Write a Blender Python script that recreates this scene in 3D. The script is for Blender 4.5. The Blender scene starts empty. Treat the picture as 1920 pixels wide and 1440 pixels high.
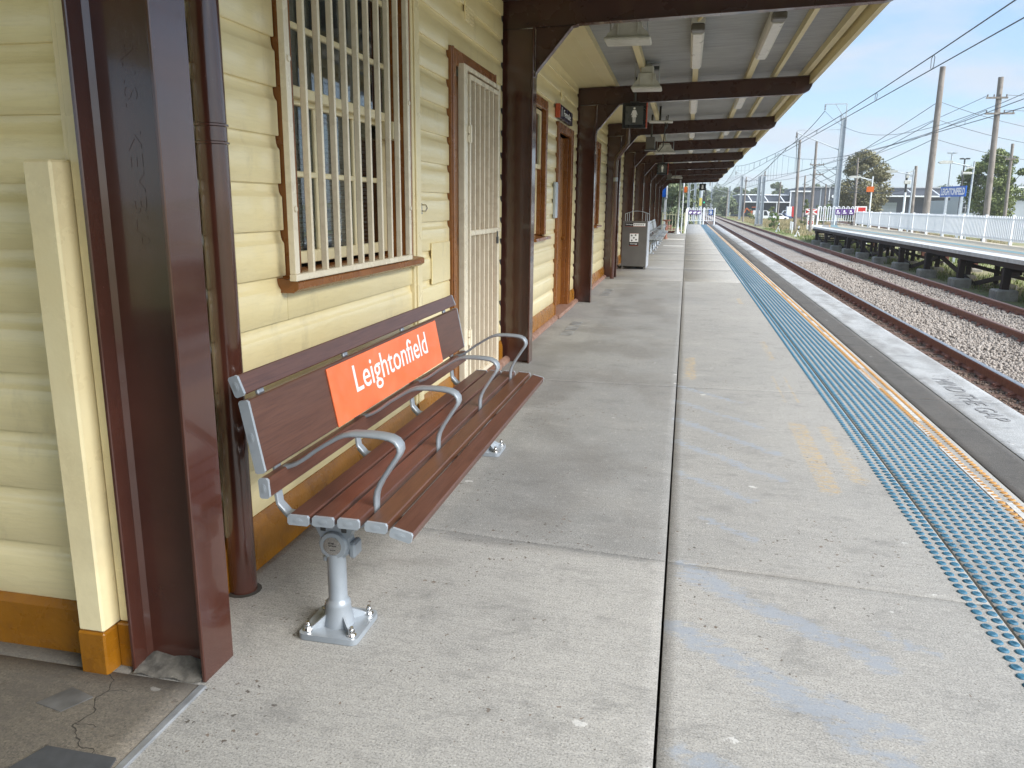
import bpy, math, random
import numpy as np
from mathutils import Vector, Matrix

random.seed(7)
rng = np.random.default_rng(7)
S = bpy.context.scene
COL = S.collection
R = math.radians

# ------------------------------------------------------------------ camera
cam = bpy.data.cameras.new('camera')
camo = bpy.data.objects.new('camera', cam)
COL.objects.link(camo)
cam.sensor_width = 36.0
cam.lens = 36.0 * 1475.0 / 1920.0
cam.clip_start = 0.05
cam.clip_end = 6000
rt = Vector((0.97707353, 0.21260102, 0.01131904))
dn = Vector((0.05811539, -0.21518584, -0.97484237))
fw = Vector((-0.20481679, 0.95315049, -0.22260778))
CAMH = 1.53
m = Matrix.Identity(4)
for i in range(3):
    m[i][0] = rt[i]; m[i][1] = -dn[i]; m[i][2] = -fw[i]
m[2][3] = CAMH
camo.matrix_world = m
S.camera = camo

# ------------------------------------------------------------------ light
SUN_EL, SUN_AZ = 38, 114      # degrees; azimuth measured from +Y (north) clockwise towards +X
EXPOSURE = 2.35
world = bpy.data.worlds.new('World')
S.world = world
world.use_nodes = True
wn = world.node_tree.nodes; wl = world.node_tree.links
wn.clear()
w_out = wn.new('ShaderNodeOutputWorld')
w_bg = wn.new('ShaderNodeBackground')
w_bg.inputs['Strength'].default_value = 0.05
sky = wn.new('ShaderNodeTexSky')
sky.sky_type = 'NISHITA'
sky.sun_disc = False
sky.sun_elevation = R(SUN_EL)
sky.sun_rotation = R(SUN_AZ)
sky.air_density = 1.0
sky.dust_density = 0.6
sky.ozone_density = 1.6
tc = wn.new('ShaderNodeTexCoord')
sep = wn.new('ShaderNodeSeparateXYZ')
wl.new(tc.outputs['Generated'], sep.inputs[0])
zc = wn.new('ShaderNodeMath'); zc.operation = 'MAXIMUM'; zc.inputs[1].default_value = 0.0
wl.new(sep.outputs['Z'], zc.inputs[0])
za = wn.new('ShaderNodeMath'); za.operation = 'ADD'; za.inputs[1].default_value = 0.16
wl.new(zc.outputs[0], za.inputs[0])
dx_ = wn.new('ShaderNodeMath'); dx_.operation = 'DIVIDE'
dy_ = wn.new('ShaderNodeMath'); dy_.operation = 'DIVIDE'
wl.new(sep.outputs['X'], dx_.inputs[0]); wl.new(za.outputs[0], dx_.inputs[1])
wl.new(sep.outputs['Y'], dy_.inputs[0]); wl.new(za.outputs[0], dy_.inputs[1])
cb = wn.new('ShaderNodeCombineXYZ')
wl.new(dx_.outputs[0], cb.inputs[0]); wl.new(dy_.outputs[0], cb.inputs[1])
mp = wn.new('ShaderNodeMapping'); mp.inputs['Location'].default_value = (3.1, 1.45, 0); mp.inputs['Scale'].default_value = (0.75, 0.75, 1)
wl.new(cb.outputs[0], mp.inputs[0])
cn = wn.new('ShaderNodeTexNoise'); cn.inputs['Scale'].default_value = 2.1; cn.inputs['Detail'].default_value = 7; cn.inputs['Roughness'].default_value = 0.52
cn.inputs['Distortion'].default_value = 0.25
wl.new(mp.outputs[0], cn.inputs['Vector'])
cr = wn.new('ShaderNodeValToRGB')
cr.color_ramp.elements[0].position = 0.45; cr.color_ramp.elements[0].color = (0, 0, 0, 1)
cr.color_ramp.elements[1].position = 0.62; cr.color_ramp.elements[1].color = (1, 1, 1, 1)
wl.new(cn.outputs['Fac'], cr.inputs[0])
cn2 = wn.new('ShaderNodeTexNoise'); cn2.inputs['Scale'].default_value = 2.6; cn2.inputs['Detail'].default_value = 4
wl.new(mp.outputs[0], cn2.inputs['Vector'])
ccol = wn.new('ShaderNodeMix'); ccol.data_type = 'RGBA'
ccol.inputs[6].default_value = (2.6, 3.0, 3.6, 1); ccol.inputs[7].default_value = (3.3, 3.5, 3.8, 1)
wl.new(cn2.outputs['Fac'], ccol.inputs[0])
# a pale veil of thin cloud over the blue everywhere, plus the clouds
veil = wn.new('ShaderNodeMix'); veil.data_type = 'RGBA'; veil.inputs[0].default_value = 0.6
veil.inputs[7].default_value = (1.65, 2.5, 3.65, 1)
wl.new(sky.outputs[0], veil.inputs[6])
smix = wn.new('ShaderNodeMix'); smix.data_type = 'RGBA'
cf = wn.new('ShaderNodeMath'); cf.operation = 'MULTIPLY'; cf.inputs[1].default_value = 0.8
wl.new(cr.outputs[0], cf.inputs[0])
wl.new(cf.outputs[0], smix.inputs[0]); wl.new(veil.outputs[2], smix.inputs[6]); wl.new(ccol.outputs[2], smix.inputs[7])
wl.new(smix.outputs[2], w_bg.inputs['Color'])
wl.new(w_bg.outputs[0], w_out.inputs[0])

sun = bpy.data.lights.new('sun', 'SUN')
sun.energy = 1.5
sun.angle = R(42)
sun.color = (1.0, 0.98, 0.95)
suno = bpy.data.objects.new('sun', sun); COL.objects.link(suno)
az, el = R(SUN_AZ), R(SUN_EL)
sd = Vector((math.sin(az) * math.cos(el), math.cos(az) * math.cos(el), math.sin(el)))
suno.rotation_euler = sd.to_track_quat('Z', 'Y').to_euler()
suno.location = (0, 0, 30)

vs = S.view_settings
S.display_settings.display_device = 'sRGB'
vs.view_transform = 'Standard'
vs.look = 'None'
vs.exposure = EXPOSURE
vs.gamma = 1
vs.use_curve_mapping = False
S.cycles.max_bounces = 8
S.cycles.diffuse_bounces = 5
S.cycles.transparent_max_bounces = 12
S.cycles.use_adaptive_sampling = True
try:
    S.cycles.use_denoising = True
except Exception:
    pass

# ------------------------------------------------------------------ materials
def nmat(name):
    mt = bpy.data.materials.new(name); mt.use_nodes = True
    nt = mt.node_tree
    b = nt.nodes['Principled BSDF']
    return mt, nt.nodes, nt.links, b

def mixc(N, L, fac, a, b, blend='MIX'):
    x = N.new('ShaderNodeMix'); x.data_type = 'RGBA'; x.blend_type = blend
    for s, val in ((0, fac), (6, a), (7, b)):
        if hasattr(val, 'is_output') or isinstance(val, bpy.types.NodeSocket):
            L.new(val, x.inputs[s])
        else:
            if s == 0: x.inputs[0].default_value = val
            else: x.inputs[s].default_value = (*val, 1) if len(val) == 3 else val
    return x.outputs[2]

def mth(N, L, op, a, b=None, c=None, clamp=False):
    x = N.new('ShaderNodeMath'); x.operation = op; x.use_clamp = clamp
    for i, val in enumerate((a, b, c)):
        if val is None: continue
        if isinstance(val, bpy.types.NodeSocket): L.new(val, x.inputs[i])
        else: x.inputs[i].default_value = val
    return x.outputs[0]

def coords(N, L, mode, stretch=(1, 1, 1), loc=(0, 0, 0)):
    if mode == 'pos':
        o = N.new('ShaderNodeNewGeometry').outputs['Position']
    else:
        o = N.new('ShaderNodeTexCoord').outputs['Object']
    mpn = N.new('ShaderNodeMapping'); mpn.inputs['Scale'].default_value = stretch; mpn.inputs['Location'].default_value = loc
    L.new(o, mpn.inputs[0])
    return mpn.outputs[0]

def noise(N, L, vec, scale, detail=5, rough=0.55, dist=0.0):
    n = N.new('ShaderNodeTexNoise'); n.inputs['Scale'].default_value = scale; n.inputs['Detail'].default_value = detail
    n.inputs['Roughness'].default_value = rough; n.inputs['Distortion'].default_value = dist
    L.new(vec, n.inputs['Vector'])
    return n.outputs['Fac']

def ramp(N, L, fac, p0, p1, c0=(0, 0, 0), c1=(1, 1, 1)):
    r = N.new('ShaderNodeValToRGB')
    e = r.color_ramp.elements
    e[0].position = p0; e[0].color = (*c0, 1); e[1].position = p1; e[1].color = (*c1, 1)
    L.new(fac, r.inputs[0])
    return r.outputs[0]

def bumpn(N, L, b, h, strength, dist=0.01, prev=None):
    bn = N.new('ShaderNodeBump'); bn.inputs['Strength'].default_value = strength; bn.inputs['Distance'].default_value = dist
    L.new(h, bn.inputs['Height'])
    if prev is not None: L.new(prev, bn.inputs['Normal'])
    L.new(bn.outputs[0], b.inputs['Normal'])
    return bn.outputs[0]

def mat(name, c1, c2=None, scale=4, rough=0.5, rvar=0.15, bump=0.15, bscale=60, bdist=0.004, metal=0.0, mode='pos',
        stretch=(1, 1, 1), bstretch=None, spec=0.5, coat=0.0, dirt=None, dirt_amt=0.5, dirt_scale=3, lo=0.35, hi=0.68):
    mt, N, L, b = nmat(name)
    if c2 is None: c2 = tuple(min(1, x * 1.15) for x in c1)
    v = coords(N, L, mode, stretch)
    n1 = noise(N, L, v, scale, 6)
    col = mixc(N, L, ramp(N, L, n1, lo, hi), c1, c2)
    if dirt:
        vd = coords(N, L, mode, (1, 1, 1), (3.3, 1.7, 0.4))
        nd = noise(N, L, vd, dirt_scale, 8, 0.7)
        col = mixc(N, L, mth(N, L, 'MULTIPLY', ramp(N, L, nd, 0.5, 0.75), dirt_amt), col, dirt)
    L.new(col, b.inputs['Base Color'])
    v2 = coords(N, L, mode, bstretch or stretch, (5, 2, 1))
    n2 = noise(N, L, v2, bscale, 4, 0.6)
    if rvar:
        rr = N.new('ShaderNodeMapRange'); rr.inputs[1].default_value = 0.3; rr.inputs[2].default_value = 0.7
        rr.inputs[3].default_value = max(0.02, rough - rvar); rr.inputs[4].default_value = min(1, rough + rvar)
        L.new(n1, rr.inputs[0]); L.new(rr.outputs[0], b.inputs['Roughness'])
    else:
        b.inputs['Roughness'].default_value = rough
    b.inputs['Metallic'].default_value = metal
    b.inputs['Specular IOR Level'].default_value = spec
    b.inputs['Coat Weight'].default_value = coat
    if bump: bumpn(N, L, b, n2, bump, bdist)
    return mt

MT = {}
def boardmat():
    mt, N, L, b = nmat('cream_board_paint')
    v = coords(N, L, 'pos')
    big = noise(N, L, v, 1.3, 5)
    col = mixc(N, L, ramp(N, L, big, 0.3, 0.7), (0.84, 0.71, 0.39), (0.88, 0.77, 0.46))
    vg = coords(N, L, 'pos', (1.5, 2.2, 42))
    gr = noise(N, L, vg, 3.0, 8, 0.65, 0.3)
    col = mixc(N, L, mth(N, L, 'MULTIPLY', ramp(N, L, gr, 0.5, 0.85), 0.30), col, (0.52, 0.44, 0.26))
    d = noise(N, L, coords(N, L, 'pos', (1, 1, 0.45), (4, 9, 2)), 5, 10, 0.72)
    col = mixc(N, L, mth(N, L, 'MULTIPLY', ramp(N, L, d, 0.56, 0.76), 0.40), col, (0.42, 0.35, 0.20))
    L.new(col, b.inputs['Base Color'])
    b.inputs['Roughness'].default_value = 0.30
    b.inputs['Coat Weight'].default_value = 0.5; b.inputs['Coat Roughness'].default_value = 0.2
    lumps = noise(N, L, coords(N, L, 'pos', (1, 1, 2.5)), 9, 3)
    b1 = bumpn(N, L, b, gr, 0.16, 0.004)
    b2 = bumpn(N, L, b, lumps, 0.5, 0.008, b1)
    # a few fine cracks in the paint
    wv = noise(N, L, coords(N, L, 'pos', (1, 1.3, 14), (1, 5, 7)), 2.2, 9, 0.7, 0.6)
    ck = mth(N, L, 'ABSOLUTE', mth(N, L, 'SUBTRACT', wv, 0.56))
    cm = mth(N, L, 'LESS_THAN', ck, 0.0012)
    bumpn(N, L, b, mth(N, L, 'MULTIPLY', cm, -1.0), 0.5, 0.002, b2)
    return mt
MT['cream'] = boardmat()
MT['trimcream'] = mat('cream_trim_paint', (0.81, 0.69, 0.41), (0.86, 0.76, 0.48), 3, 0.3, 0.08, 0.25, 30, dirt=(0.42, 0.34, 0.2), dirt_amt=0.3)
MT['grille'] = mat('grille_cream_paint', (0.74, 0.66, 0.50), (0.80, 0.72, 0.56), 6, 0.28, 0.08, 0.2, 60, dirt=(0.35, 0.22, 0.12), dirt_amt=0.25, dirt_scale=20)
MT['maroon'] = None
def steelpaint():
    mt, N, L, b = nmat('maroon_gloss_steel_paint')
    v = coords(N, L, 'pos')
    n1 = noise(N, L, v, 3, 6)
    col = mixc(N, L, ramp(N, L, n1, 0.35, 0.7), (0.058, 0.020, 0.014), (0.080, 0.028, 0.019))
    fl = noise(N, L, coords(N, L, 'pos', (1, 1, 0.5), (2, 2, 2)), 120, 3, 0.6)
    col = mixc(N, L, mth(N, L, 'MULTIPLY', ramp(N, L, fl, 0.72, 0.76), 0.2), col, (0.35, 0.3, 0.28))
    L.new(col, b.inputs['Base Color'])
    b.inputs['Roughness'].default_value = 0.16
    b.inputs['Coat Weight'].default_value = 0.7; b.inputs['Coat Roughness'].default_value = 0.07; b.inputs['Coat IOR'].default_value = 1.55
    l1 = noise(N, L, coords(N, L, 'pos', (1, 1, 0.35)), 14, 3)
    l2 = noise(N, L, coords(N, L, 'pos', (1, 1, 0.6), (7, 7, 7)), 150, 5, 0.7)
    b1 = bumpn(N, L, b, l1, 0.25, 0.006)
    bumpn(N, L, b, l2, 0.22, 0.0018, b1)
    return mt
MT['maroon'] = steelpaint()
MT['maroonb'] = mat('maroon_beam_paint', (0.050, 0.018, 0.014), (0.062, 0.022, 0.017), 3, 0.28, 0.03, 0.06, 60, coat=0.3)
MT['skirt'] = mat('ochre_skirting_paint', (0.25, 0.098, 0.006), (0.32, 0.13, 0.009), 5, 0.3, 0.1, 0.5, 45, dirt=(0.14, 0.055, 0.02), dirt_amt=0.6, dirt_scale=9)
MT['casing'] = mat('brown_casing_paint', (0.21, 0.075, 0.017), (0.27, 0.10, 0.022), 5, 0.26, 0.08, 0.3, 60, dirt=(0.12, 0.035, 0.02), dirt_amt=0.5, dirt_scale=14)
MT['door'] = mat('ochre_door_paint', (0.20, 0.075, 0.014), (0.25, 0.10, 0.018), 4, 0.3, 0.05, 0.15, 60)
MT['step'] = mat('worn_threshold', (0.24, 0.13, 0.09), (0.34, 0.21, 0.16), 12, 0.6, 0.1, 0.4, 60, dirt=(0.1, 0.06, 0.045), dirt_amt=0.7, dirt_scale=18)
MT['castgrey'] = mat('cast_grey_paint', (0.30, 0.335, 0.37), (0.36, 0.395, 0.43), 8, 0.38, 0.08, 0.12, 160, 0.001, metal=0.25)
MT['endcap'] = mat('slat_end_cap', (0.34, 0.38, 0.42), (0.40, 0.44, 0.48), 10, 0.4, 0.08, 0.12, 160, 0.001, metal=0.2)
MT['chrome'] = mat('stainless_bolt', (0.55, 0.54, 0.53), None, 20, 0.2, 0.05, 0.1, 100, metal=1.0)
MT['galv'] = mat('galvanised_steel', (0.42, 0.46, 0.50), (0.52, 0.56, 0.60), 5, 0.5, 0.1, 0.1, 60, metal=0.35)
MT['white'] = mat('white_paint', (0.70, 0.74, 0.76), (0.80, 0.83, 0.84), 6, 0.4, 0.1, 0.1, 40)
MT['fwhite'] = mat('white_fence_paint', (0.84, 0.86, 0.88), (0.90, 0.91, 0.92), 3, 0.45, 0.1, 0.1, 40)
MT['gardnfence'] = mat('cream_fence_paint', (0.62, 0.62, 0.42), (0.7, 0.7, 0.5), 3, 0.45, 0.1, 0.1, 40)
MT['plate'] = None
def platemat():
    mt, N, L, b = nmat('orange_sign_sheet')
    v = coords(N, L, 'pos')
    n1 = noise(N, L, v, 5, 4, 0.5, 0.8)
    L.new(mixc(N, L, ramp(N, L, n1, 0.3, 0.7), (0.80, 0.165, 0.055), (0.86, 0.20, 0.08)), b.inputs['Base Color'])
    b.inputs['Roughness'].default_value = 0.24
    n2 = noise(N, L, v, 4.5, 2, 0.4, 1.2)
    bumpn(N, L, b, n2, 0.5, 0.012)
    return mt
MT['plate'] = platemat()
MT['letter'] = mat('white_lettering', (0.85, 0.83, 0.85), (0.9, 0.88, 0.9), 5, 0.3, 0.05, 0)
MT['letterm'] = mat('matt_white_lettering', (0.80, 0.80, 0.78), None, 5, 0.5, 0.05, 0)
MT['black'] = mat('black_sign_face', (0.012, 0.012, 0.014), None, 5, 0.25, 0.05, 0)
MT['darkgrey'] = mat('dark_grey_paint', (0.05, 0.05, 0.05), None, 5, 0.4, 0.05, 0.1)
MT['signgrey'] = mat('sign_panel_grey', (0.075, 0.08, 0.078), None, 5, 0.3, 0.05, 0)
MT['fadedgrey'] = mat('faded_grey_stencil', (0.16, 0.16, 0.165), (0.34, 0.34, 0.345), 40, 0.7, 0.05, 0)
MT['grimeplate'] = mat('dull_floor_plate', (0.085, 0.085, 0.085), (0.15, 0.15, 0.15), 12, 0.5, 0.1, 0.1)
MT['redtrim'] = mat('orange_red_edge', (0.42, 0.07, 0.03), None, 5, 0.3, 0.05, 0)
MT['navy'] = mat('navy_sign_face', (0.018, 0.012, 0.035), None, 5, 0.25, 0.05, 0)
MT['bluesign'] = mat('blue_sign_face', (0.008, 0.10, 0.48), (0.01, 0.12, 0.54), 5, 0.35, 0.05, 0)
MT['navyblue'] = mat('navy_blue_plate', (0.02, 0.07, 0.24), None, 5, 0.35, 0.05, 0)
MT['purple'] = mat('purple_poster', (0.10, 0.03, 0.20), (0.13, 0.05, 0.25), 5, 0.4, 0.05, 0)
MT['bin'] = mat('bin_grey_brown_paint', (0.105, 0.098, 0.088), (0.125, 0.117, 0.105), 4, 0.45, 0.08, 0.08, 90)
MT['binside'] = mat('bin_side_steel', (0.42, 0.45, 0.49), (0.5, 0.53, 0.57), 4, 0.4, 0.08, 0.08, 90, metal=0.3)
MT['lamphousing'] = mat('weathered_white_plastic', (0.50, 0.50, 0.46), (0.62, 0.62, 0.58), 6, 0.5, 0.1, 0.1, 60, dirt=(0.25, 0.23, 0.19), dirt_amt=0.5, dirt_scale=10)
MT['diffuser'] = mat('dusty_tube_diffuser', (0.62, 0.60, 0.55), (0.74, 0.72, 0.67), 6, 0.35, 0.1, 0.05, 60, dirt=(0.4, 0.37, 0.32), dirt_amt=0.4, dirt_scale=14)
MT['endsmoke'] = mat('dirty_smoked_plastic', (0.10, 0.09, 0.075), (0.16, 0.15, 0.13), 9, 0.4, 0.1, 0.05)
MT['ceil'] = None
def ceilmat():
    mt, N, L, b = nmat('grey_roof_underside')
    v = coords(N, L, 'pos', (1.0, 26, 1))
    n1 = noise(N, L, v, 2.5, 8, 0.65)
    col = mixc(N, L, ramp(N, L, n1, 0.35, 0.7), (0.22, 0.23, 0.235), (0.40, 0.41, 0.41))
    n2 = noise(N, L, coords(N, L, 'pos', (1, 1, 1), (3, 1, 0)), 1.1, 5, 0.6)
    col = mixc(N, L, mth(N, L, 'MULTIPLY', ramp(N, L, n2, 0.5, 0.72), 0.4), col, (0.16, 0.16, 0.155))
    L.new(col, b.inputs['Base Color'])
    b.inputs['Roughness'].default_value = 0.6
    bumpn(N, L, b, n1, 0.3, 0.003)
    return mt
MT['ceil'] = ceilmat()
MT['roofmetal'] = mat('roof_sheet_metal', (0.35, 0.36, 0.37), None, 3, 0.5, 0.1, 0.1)
MT['soffit'] = mat('soffit_cream_paint', (0.66, 0.57, 0.33), (0.70, 0.62, 0.38), 2.5, 0.45, 0.03, 0.0, 20)
MT['glass'] = None
def glassmat():
    mt, N, L, b = nmat('window_glass')
    b.inputs['Base Color'].default_value = (0.75, 0.82, 0.82, 1)
    b.inputs['Roughness'].default_value = 0.02
    b.inputs['IOR'].default_value = 1.5
    b.inputs['Transmission Weight'].default_value = 1.0
    b.inputs['Specular IOR Level'].default_value = 0.9
    n = noise(N, L, coords(N, L, 'pos', (1, 1, 1)), 2.2, 2)
    bumpn(N, L, b, n, 0.08, 0.01)
    return mt
MT['glass'] = glassmat()
MT['carglass'] = mat('car_glass', (0.02, 0.025, 0.03), None, 3, 0.08, 0.02, 0)
MT['blind'] = mat('grey_blind_slat', (0.13, 0.15, 0.15), (0.17, 0.19, 0.19), 8, 0.5, 0.1, 0)
MT['room'] = mat('dark_room', (0.03, 0.03, 0.03), None, 3, 0.9, 0.05, 0)
def woodmat(name, c1, c2, c3):
    mt, N, L, b = nmat(name)
    v = coords(N, L, 'obj', (6, 0.55, 6))
    n1 = noise(N, L, v, 4, 7, 0.6, 1.4)
    col = mixc(N, L, ramp(N, L, n1, 0.3, 0.72), c1, c2)
    v2 = coords(N, L, 'obj', (50, 1.4, 50))
    n2 = noise(N, L, v2, 3.5, 5, 0.7, 0.4)
    col = mixc(N, L, mth(N, L, 'MULTIPLY', ramp(N, L, n2, 0.48, 0.66), 0.55), col, c3)
    L.new(col, b.inputs['Base Color'])
    b.inputs['Roughness'].default_value = 0.33
    bumpn(N, L, b, n2, 0.12, 0.0012)
    return mt
MT['wood'] = woodmat('woodgrain_slat_red_brown', (0.095, 0.040, 0.027), (0.135, 0.060, 0.040), (0.045, 0.017, 0.013))
MT['wood2'] = woodmat('woodgrain_slat_tan_brown', (0.105, 0.043, 0.022), (0.145, 0.064, 0.033), (0.055, 0.022, 0.013))
MT['blueStud'] = mat('blue_stud', (0.025, 0.115, 0.19), (0.05, 0.17, 0.26), 40, 0.5, 0.1, 0.5, 350, 0.001, dirt=(0.12, 0.2, 0.26), dirt_amt=0.4, dirt_scale=30)
MT['yellowStud'] = mat('orange_yellow_stud', (0.45, 0.22, 0.05), (0.54, 0.30, 0.09), 40, 0.5, 0.1, 0.5, 350, 0.001, dirt=(0.35, 0.22, 0.12), dirt_amt=0.4, dirt_scale=30)
MT['joint'] = mat('joint_filler', (0.02, 0.019, 0.018), None, 20, 0.9, 0.05, 0.3)
MT['rust'] = mat('rusty_rail', (0.22, 0.095, 0.066), (0.32, 0.155, 0.115), 12, 0.75, 0.1, 0.3, 120, 0.002)
MT['railhead'] = mat('polished_rail_head', (0.48, 0.44, 0.42), (0.58, 0.53, 0.51), 8, 0.28, 0.06, 0.05, metal=0.9)
MT['railhead2'] = mat('dull_rail_head', (0.20, 0.11, 0.085), (0.26, 0.15, 0.12), 8, 0.5, 0.06, 0.05, metal=0.3)
MT['sleeper'] = mat('rusty_timber_sleeper', (0.105, 0.058, 0.042), (0.17, 0.10, 0.07), 14, 0.9, 0.05, 0.6, 80)
MT['oldtimber'] = mat('tarred_trestle_timber', (0.018, 0.012, 0.010), (0.045, 0.028, 0.022), 5, 0.85, 0.1, 0.5, 40, stretch=(1, 1, 0.3))
MT['rustsleeper'] = mat('rusty_steel_post', (0.12, 0.045, 0.028), (0.18, 0.07, 0.045), 6, 0.85, 0.1, 0.5, 40)
MT['pole'] = mat('weathered_timber_pole', (0.20, 0.175, 0.155), (0.32, 0.285, 0.26), 5, 0.9, 0.05, 0.5, 30, stretch=(2, 2, 0.25), dirt=(0.09, 0.075, 0.065), dirt_amt=0.7, dirt_scale=2)
MT['footing'] = mat('concrete_footing', (0.26, 0.245, 0.21), (0.38, 0.36, 0.32), 3, 0.9, 0.05, 0.6, 30, 0.01, dirt=(0.12, 0.115, 0.1), dirt_amt=0.7, dirt_scale=3)
MT['stone'] = None
def stonemat():
    mt, N, L, b = nmat('ballast_stone')
    n1 = noise(N, L, coords(N, L, 'pos'), 9, 2)
    wnz = N.new('ShaderNodeTexWhiteNoise'); wnz.noise_dimensions = '3D'
    sn = N.new('ShaderNodeVectorMath'); sn.operation = 'SNAP'; sn.inputs[1].default_value = (0.05, 0.05, 0.2)
    L.new(coords(N, L, 'pos'), sn.inputs[0]); L.new(sn.outputs[0], wnz.inputs[0])
    col = mixc(N, L, wnz.outputs[0], (0.21, 0.185, 0.162), (0.45, 0.41, 0.365))
    col = mixc(N, L, mth(N, L, 'MULTIPLY', n1, 0.4), col, (0.22, 0.16, 0.12))
    L.new(col, b.inputs['Base Color']); b.inputs['Roughness'].default_value = 0.9
    return mt
MT['stone'] = stonemat(); MT['brownstone'] = mat('brown_stained_stone', (0.12, 0.08, 0.06), (0.26, 0.19, 0.145), 30, 0.9, 0.05, 0.3)
def ballastmat():
    mt, N, L, b = nmat('ballast_bed')
    vo = N.new('ShaderNodeTexVoronoi'); vo.inputs['Scale'].default_value = 20
    L.new(coords(N, L, 'pos', (1, 1, 0.2)), vo.inputs['Vector'])
    col = mixc(N, L, ramp(N, L, vo.outputs['Color'], 0.1, 0.9), (0.20, 0.175, 0.155), (0.45, 0.41, 0.365))
    n1 = noise(N, L, coords(N, L, 'pos'), 1.1, 5)
    col = mixc(N, L, mth(N, L, 'MULTIPLY', ramp(N, L, n1, 0.45, 0.7), 0.45), col, (0.20, 0.135, 0.095))
    sx = N.new('ShaderNodeSeparateXYZ'); L.new(coords(N, L, 'pos'), sx.inputs[0])
    mr = N.new('ShaderNodeMapRange'); mr.inputs[1].default_value = 5.3; mr.inputs[2].default_value = 4.85; L.new(mth(N, L, 'ADD', sx.outputs[0], mth(N, L, 'MULTIPLY', n1, 0.2)), mr.inputs[0])
    col = mixc(N, L, mth(N, L, 'MULTIPLY', mr.outputs[0], 0.75), col, (0.14, 0.09, 0.065))
    L.new(col, b.inputs['Base Color']); b.inputs['Roughness'].default_value = 0.95
    bumpn(N, L, b, mth(N, L, 'MULTIPLY', vo.outputs['Distance'], -1), 1.0, 0.05)
    return mt
MT['ballast'] = ballastmat()
def groundmat():
    mt, N, L, b = nmat('grass_and_dirt_ground')
    n1 = noise(N, L, coords(N, L, 'pos', (1, 0.5, 1)), 0.13, 8, 0.65)
    n2 = noise(N, L, coords(N, L, 'pos'), 1.6, 6, 0.7)
    col = mixc(N, L, ramp(N, L, n2, 0.35, 0.68), (0.14, 0.19, 0.05), (0.27, 0.29, 0.11))
    col = mixc(N, L, ramp(N, L, n1, 0.44, 0.60), col, (0.40, 0.345, 0.22))
    n3 = noise(N, L, coords(N, L, 'pos'), 12, 4, 0.7)
    col = mixc(N, L, mth(N, L, 'MULTIPLY', n3, 0.35), col, (0.10, 0.09, 0.05))
    L.new(col, b.inputs['Base Color']); b.inputs['Roughness'].default_value = 0.95
    bumpn(N, L, b, n3, 0.7, 0.05)
    return mt
MT['ground'] = groundmat()
def leafmat(name, c1, c2):
    mt, N, L, b = nmat(name)
    wnz = N.new('ShaderNodeTexWhiteNoise'); wnz.noise_dimensions = '3D'
    g = N.new('ShaderNodeNewGeometry')
    sn = N.new('ShaderNodeVectorMath'); sn.operation = 'SNAP'; sn.inputs[1].default_value = (0.35, 0.35, 0.35)
    L.new(g.outputs['Position'], sn.inputs[0]); L.new(sn.outputs[0], wnz.inputs[0])
    n = noise(N, L, coords(N, L, 'pos'), 0.6, 3)
    col = mixc(N, L, wnz.outputs[0], c1, c2)
    col = mixc(N, L, ramp(N, L, n, 0.35, 0.65), col, tuple(x * 0.8 + y * 0.2 for x, y in zip(c1, c2)))
    L.new(col, b.inputs['Base Color']); b.inputs['Roughness'].default_value = 0.65
    b.inputs['Subsurface Weight'].default_value = 0.0
    return mt
MT['leaf_olive'] = leafmat('leaf_olive_brown', (0.17, 0.16, 0.075), (0.30, 0.265, 0.135))
MT['leaf_fig'] = leafmat('leaf_fig_green', (0.12, 0.16, 0.045), (0.27, 0.30, 0.10))
MT['leaf_gum'] = leafmat('leaf_gum_green', (0.13, 0.17, 0.085), (0.23, 0.26, 0.14))
MT['leaf_bright'] = leafmat('leaf_bright_green', (0.08, 0.15, 0.02), (0.17, 0.26, 0.04))
MT['grassblade'] = leafmat('grass_blade_green', (0.12, 0.17, 0.035), (0.24, 0.27, 0.08))
MT['drygrass'] = leafmat('dry_grass_blade', (0.27, 0.22, 0.11), (0.42, 0.36, 0.20))
MT['bark'] = mat('bark', (0.09, 0.07, 0.055), (0.16, 0.13, 0.10), 5, 0.9, 0.05, 0.5)
MT['warehouse'] = mat('charcoal_cladding', (0.075, 0.085, 0.105), (0.092, 0.102, 0.125), 0.3, 0.6, 0.1, 0.0)
MT['warehouse_dark'] = mat('dark_recess_cladding', (0.035, 0.04, 0.055), None, 0.3, 0.6, 0.1, 0)
MT['warewhite'] = mat('white_cladding_trim', (0.72, 0.74, 0.76), None, 1, 0.5, 0.1, 0)
MT['rollerdoor'] = mat('grey_roller_door', (0.30, 0.33, 0.36), None, 1, 0.5, 0.1, 0)
MT['palebuild'] = mat('pale_grey_cladding', (0.38, 0.42, 0.45), None, 1, 0.5, 0.1, 0)
MT['carwhite'] = mat('white_car_paint', (0.72, 0.73, 0.74), None, 2, 0.2, 0.05, 0, coat=0.5)
MT['cardark'] = mat('dark_car_paint', (0.02, 0.022, 0.028), None, 2, 0.2, 0.05, 0, coat=0.5)
MT['carblue'] = mat('blue_car_paint', (0.05, 0.09, 0.20), None, 2, 0.2, 0.05, 0, coat=0.5)
MT['cargreen'] = mat('pale_green_van_paint', (0.30, 0.46, 0.40), None, 2, 0.3, 0.05, 0, coat=0.3)
MT['red'] = mat('red_paint', (0.55, 0.03, 0.025), None, 3, 0.35, 0.05, 0.05)
MT['orange'] = mat('orange_paint', (0.60, 0.13, 0.02), None, 3, 0.4, 0.05, 0.05)
MT['tyre'] = mat('tyre_rubber', (0.015, 0.015, 0.015), None, 3, 0.8, 0.05, 0)
MT['wire'] = mat('overhead_wire', (0.07, 0.08, 0.09), None, 3, 0.5, 0.05, 0)
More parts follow.
